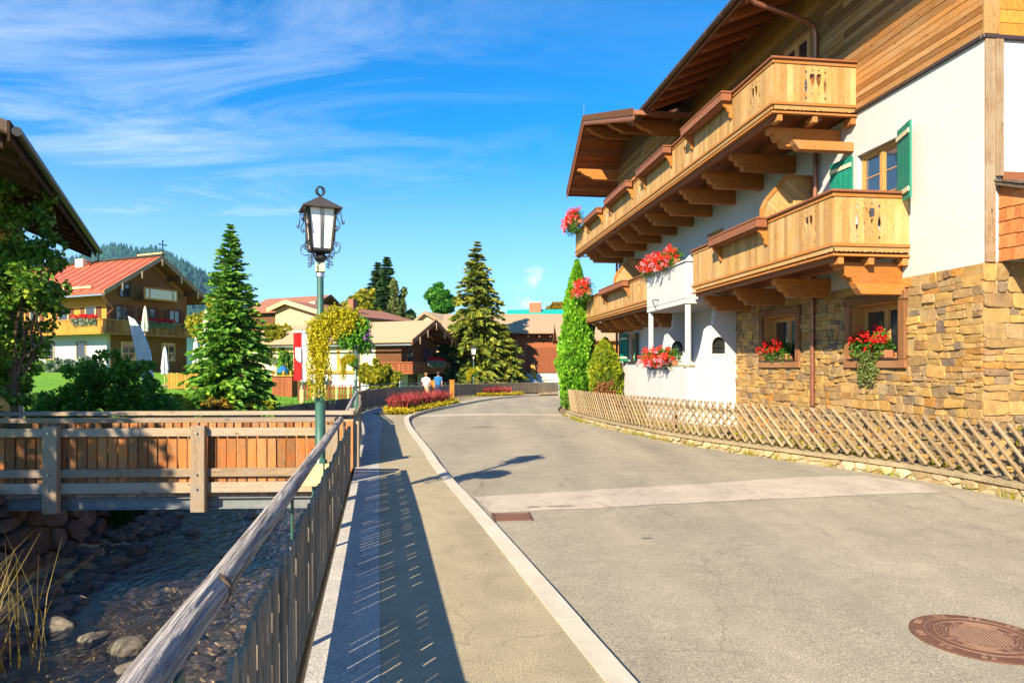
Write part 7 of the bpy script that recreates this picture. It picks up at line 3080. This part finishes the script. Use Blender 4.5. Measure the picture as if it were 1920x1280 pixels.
car('pale blue car parked in front of the red brown barn', .7, 60.3, .1, plain('car_blue', (.22, .34, .45), .3, .6))
for k, (x, y, rz, lb) in enumerate([(3.0, 60.6, .5, 'left cream garden chair before the barn'), (4.0, 60.9, -.4, 'right cream garden chair before the barn, nearest the hedge')]):
    t = thing('garden_chair', lb, 'chair', (x, y, terrain_z(x, y)), rz, 'cream chairs by the barn')
    MB().box(-.25, .25, -.25, .25, .42, .47).build('seat', M['creamcloth'], t, .01)
    MB().box(-.25, .25, .2, .25, .472, 1.0).build('backrest', M['creamcloth'], t, .01)
    for a in (-.22, .22):
        for b in (-.22, .22):
            MB().box(a - .02, a + .02, b - .02, b + .02, -.05, .419).build('leg', M['creamcloth'], t)
x, y = 2.15, 61.9
zb = terrain_z(x, y)
t = thing('leaning_board', 'tall orange board leaning on the barn wall', 'board', (x, y, zb))
MB().beam((0, 0, 0), (-.25, .8, 2.35), .34, .06, (0, 1, 0)).build('plank', M['goldwood'], t, .01)

# geraniums on the chalet and on the small house balcony
for (h_, a, b, z, L, kind, lb) in ((ch, -1.25, .6, 5.05, 2.2, 'red', 'red geraniums at the corner of the chalet balcony'), (ch, 3.2, -1.3, 5.0, 2.6, 'red', 'red and silvery plants on the chalet gable balcony'),
                                   (ch, 6.6, -1.3, 5.0, 1.8, 'red', 'dark red plants at the right end of the chalet gable balcony'), (h3, 2.8, -1.45, 2.0, 1.9, 'coral', 'silvery flower box on the small house balcony')):
    c, s_ = math.cos(h_.rotation_euler.z), math.sin(h_.rotation_euler.z)
    X, Y = h_.location.x + a * c - b * s_, h_.location.y + a * s_ + b * c
    t = thing('balcony_flowers', lb, 'flower box', (X, Y, z), h_.rotation_euler.z + (0 if b < 0 else math.pi / 2), 'flower boxes on the far houses')
    MB().box(-L / 2, L / 2, -.1, .1, -.1, .08).build('box', M['darkwood'], t)
    V, F = cards(clumped(900, [(L * (q / 5 - .5), 0, -.05) for q in range(6)], [(.3, .25, .35)] * 6, .3), .13, -.3, .8)
    crown_obj('silvery_leaves', V, F, M['greyleaf'], t)
    V, F = cards(clumped(500, [(L * (q / 5 - .5), 0, .28) for q in range(6)], [(.26, .2, .16)] * 6, .5), .10, .3, 1.1)
    crown_obj('blossoms', V, F, M['geraniumred'], t)

# ================================================================ mountain behind the chalet
prof_u = [(-500, 560), (-100, 520), (100, 500), (180, 476), (205, 468), (222, 466), (240, 467), (258, 473), (272, 471), (286, 468), (302, 474), (318, 484), (335, 491), (360, 503), (385, 515), (410, 528), (450, 560), (520, 610), (640, 655),
          (900, 676), (1500, 672), (2400, 640)]
DM = 1700.0
us = np.arange(-500, 2400, 8)
vs_ = np.interp(us, [p[0] for p in prof_u], [p[1] for p in prof_u])
rows = []
for u, v in zip(us, vs_):
    zt = 1.7 + (688 - v) * DM / 1280
    r = []
    for f in np.linspace(0, 1, 10):
        d = DM * (1 - .42 * (1 - f))
        z = zt * (sstep(0, 1, f) * .9 + .1 * f) - 6 * (1 - f)
        z += (random.uniform(-5, 5) + 9 * math.sin(u * .05 + f * 5)) * (math.sin(math.pi * f)) * min(1, zt / 60)
        r.append(((u - 960) / 1280 * d, d, z))
    r.append(((u - 960) / 1280 * DM * 1.3, DM * 1.3, zt * .2))
    rows.append(r)
M['hill'] = mottled('hazed_forest_hill', (.008, .048, .045), (.022, .085, .06), .012, .95, .3, 2.0, .08)  # base colour made bluish to imitate the haze of distance
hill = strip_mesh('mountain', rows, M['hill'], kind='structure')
# the wood on it, one mass of small firs
hv, hf = [], []
R0 = np.array(rows)
for k in range(9000):
    i_ = random.randrange(len(us) - 1)
    if not (60 < us[i_] < 480):
        continue
    j_ = random.randint(3, 8)
    a, b = random.random(), random.random()
    p = (R0[i_, j_] * (1 - a) + R0[i_ + 1, j_] * a) * (1 - b) + (R0[i_, j_ + 1] * (1 - a) + R0[i_ + 1, j_ + 1] * a) * b
    h, r = random.uniform(8, 17), random.uniform(2.2, 4.2)
    o_ = len(hv)
    hv += [(p[0] - r, p[1] - r, p[2] - 3), (p[0] + r, p[1] - r, p[2] - 3), (p[0] + r, p[1] + r, p[2] - 3), (p[0] - r, p[1] + r, p[2] - 3), (p[0], p[1], p[2] + h)]
    hf += [(o_, o_ + 1, o_ + 4), (o_ + 1, o_ + 2, o_ + 4), (o_ + 2, o_ + 3, o_ + 4), (o_ + 3, o_, o_ + 4)]
obj('mountain_forest', raw_mesh('mountain_forest', hv, hf, M['hill']), None, kind='stuff', label='fir forest on the far mountain, its colour blued for haze', cat='forest')

# ---------------------------------------------------------------- the air
hz = MB().box(-2600, 2600, -400, 2300, -8, 420).mesh('haze', None)
m, nd, lk = newmat('haze_air')
pv = N(nd, 'VolumePrincipled')
pv.inputs['Color'].default_value = (.34, .62, 1.0, 1)
pv.inputs['Density'].default_value = .00009
pv.inputs['Anisotropy'].default_value = .2
mo = N(nd, 'OutputMaterial')
lk.new(pv.outputs[0], mo.inputs['Volume'])
hz.materials.append(m)
obj('haze', hz, None, kind='stuff', label='thin bluish summer haze in the valley air', cat='haze')

# low flowering hedge along the chalet's white wall
for k, (a, lb) in enumerate([(2.6, 'bluish green low hedge by the chalet wall nearest its corner'), (5.6, 'middle bluish green low hedge by the chalet wall'), (8.6, 'bluish green low hedge by the chalet wall at far left')]):
    X, Y = -29.7 - .9063 * a - .4226 * 1.2, 50 + .4226 * a - .9063 * 1.2
    broadleaf('shrub', lb, X, Y, 1.0, [(0, 0, .5, 1.5, .7, .55), (1.1, 0, .4, .7), (-1.1, 0, .45, .7)], M['greyleaf'] if k != 1 else M['leafmid'], 2600, .2, .02, None, 60 + k, .2, 'shrub', 'hedges along the chalet wall', False)
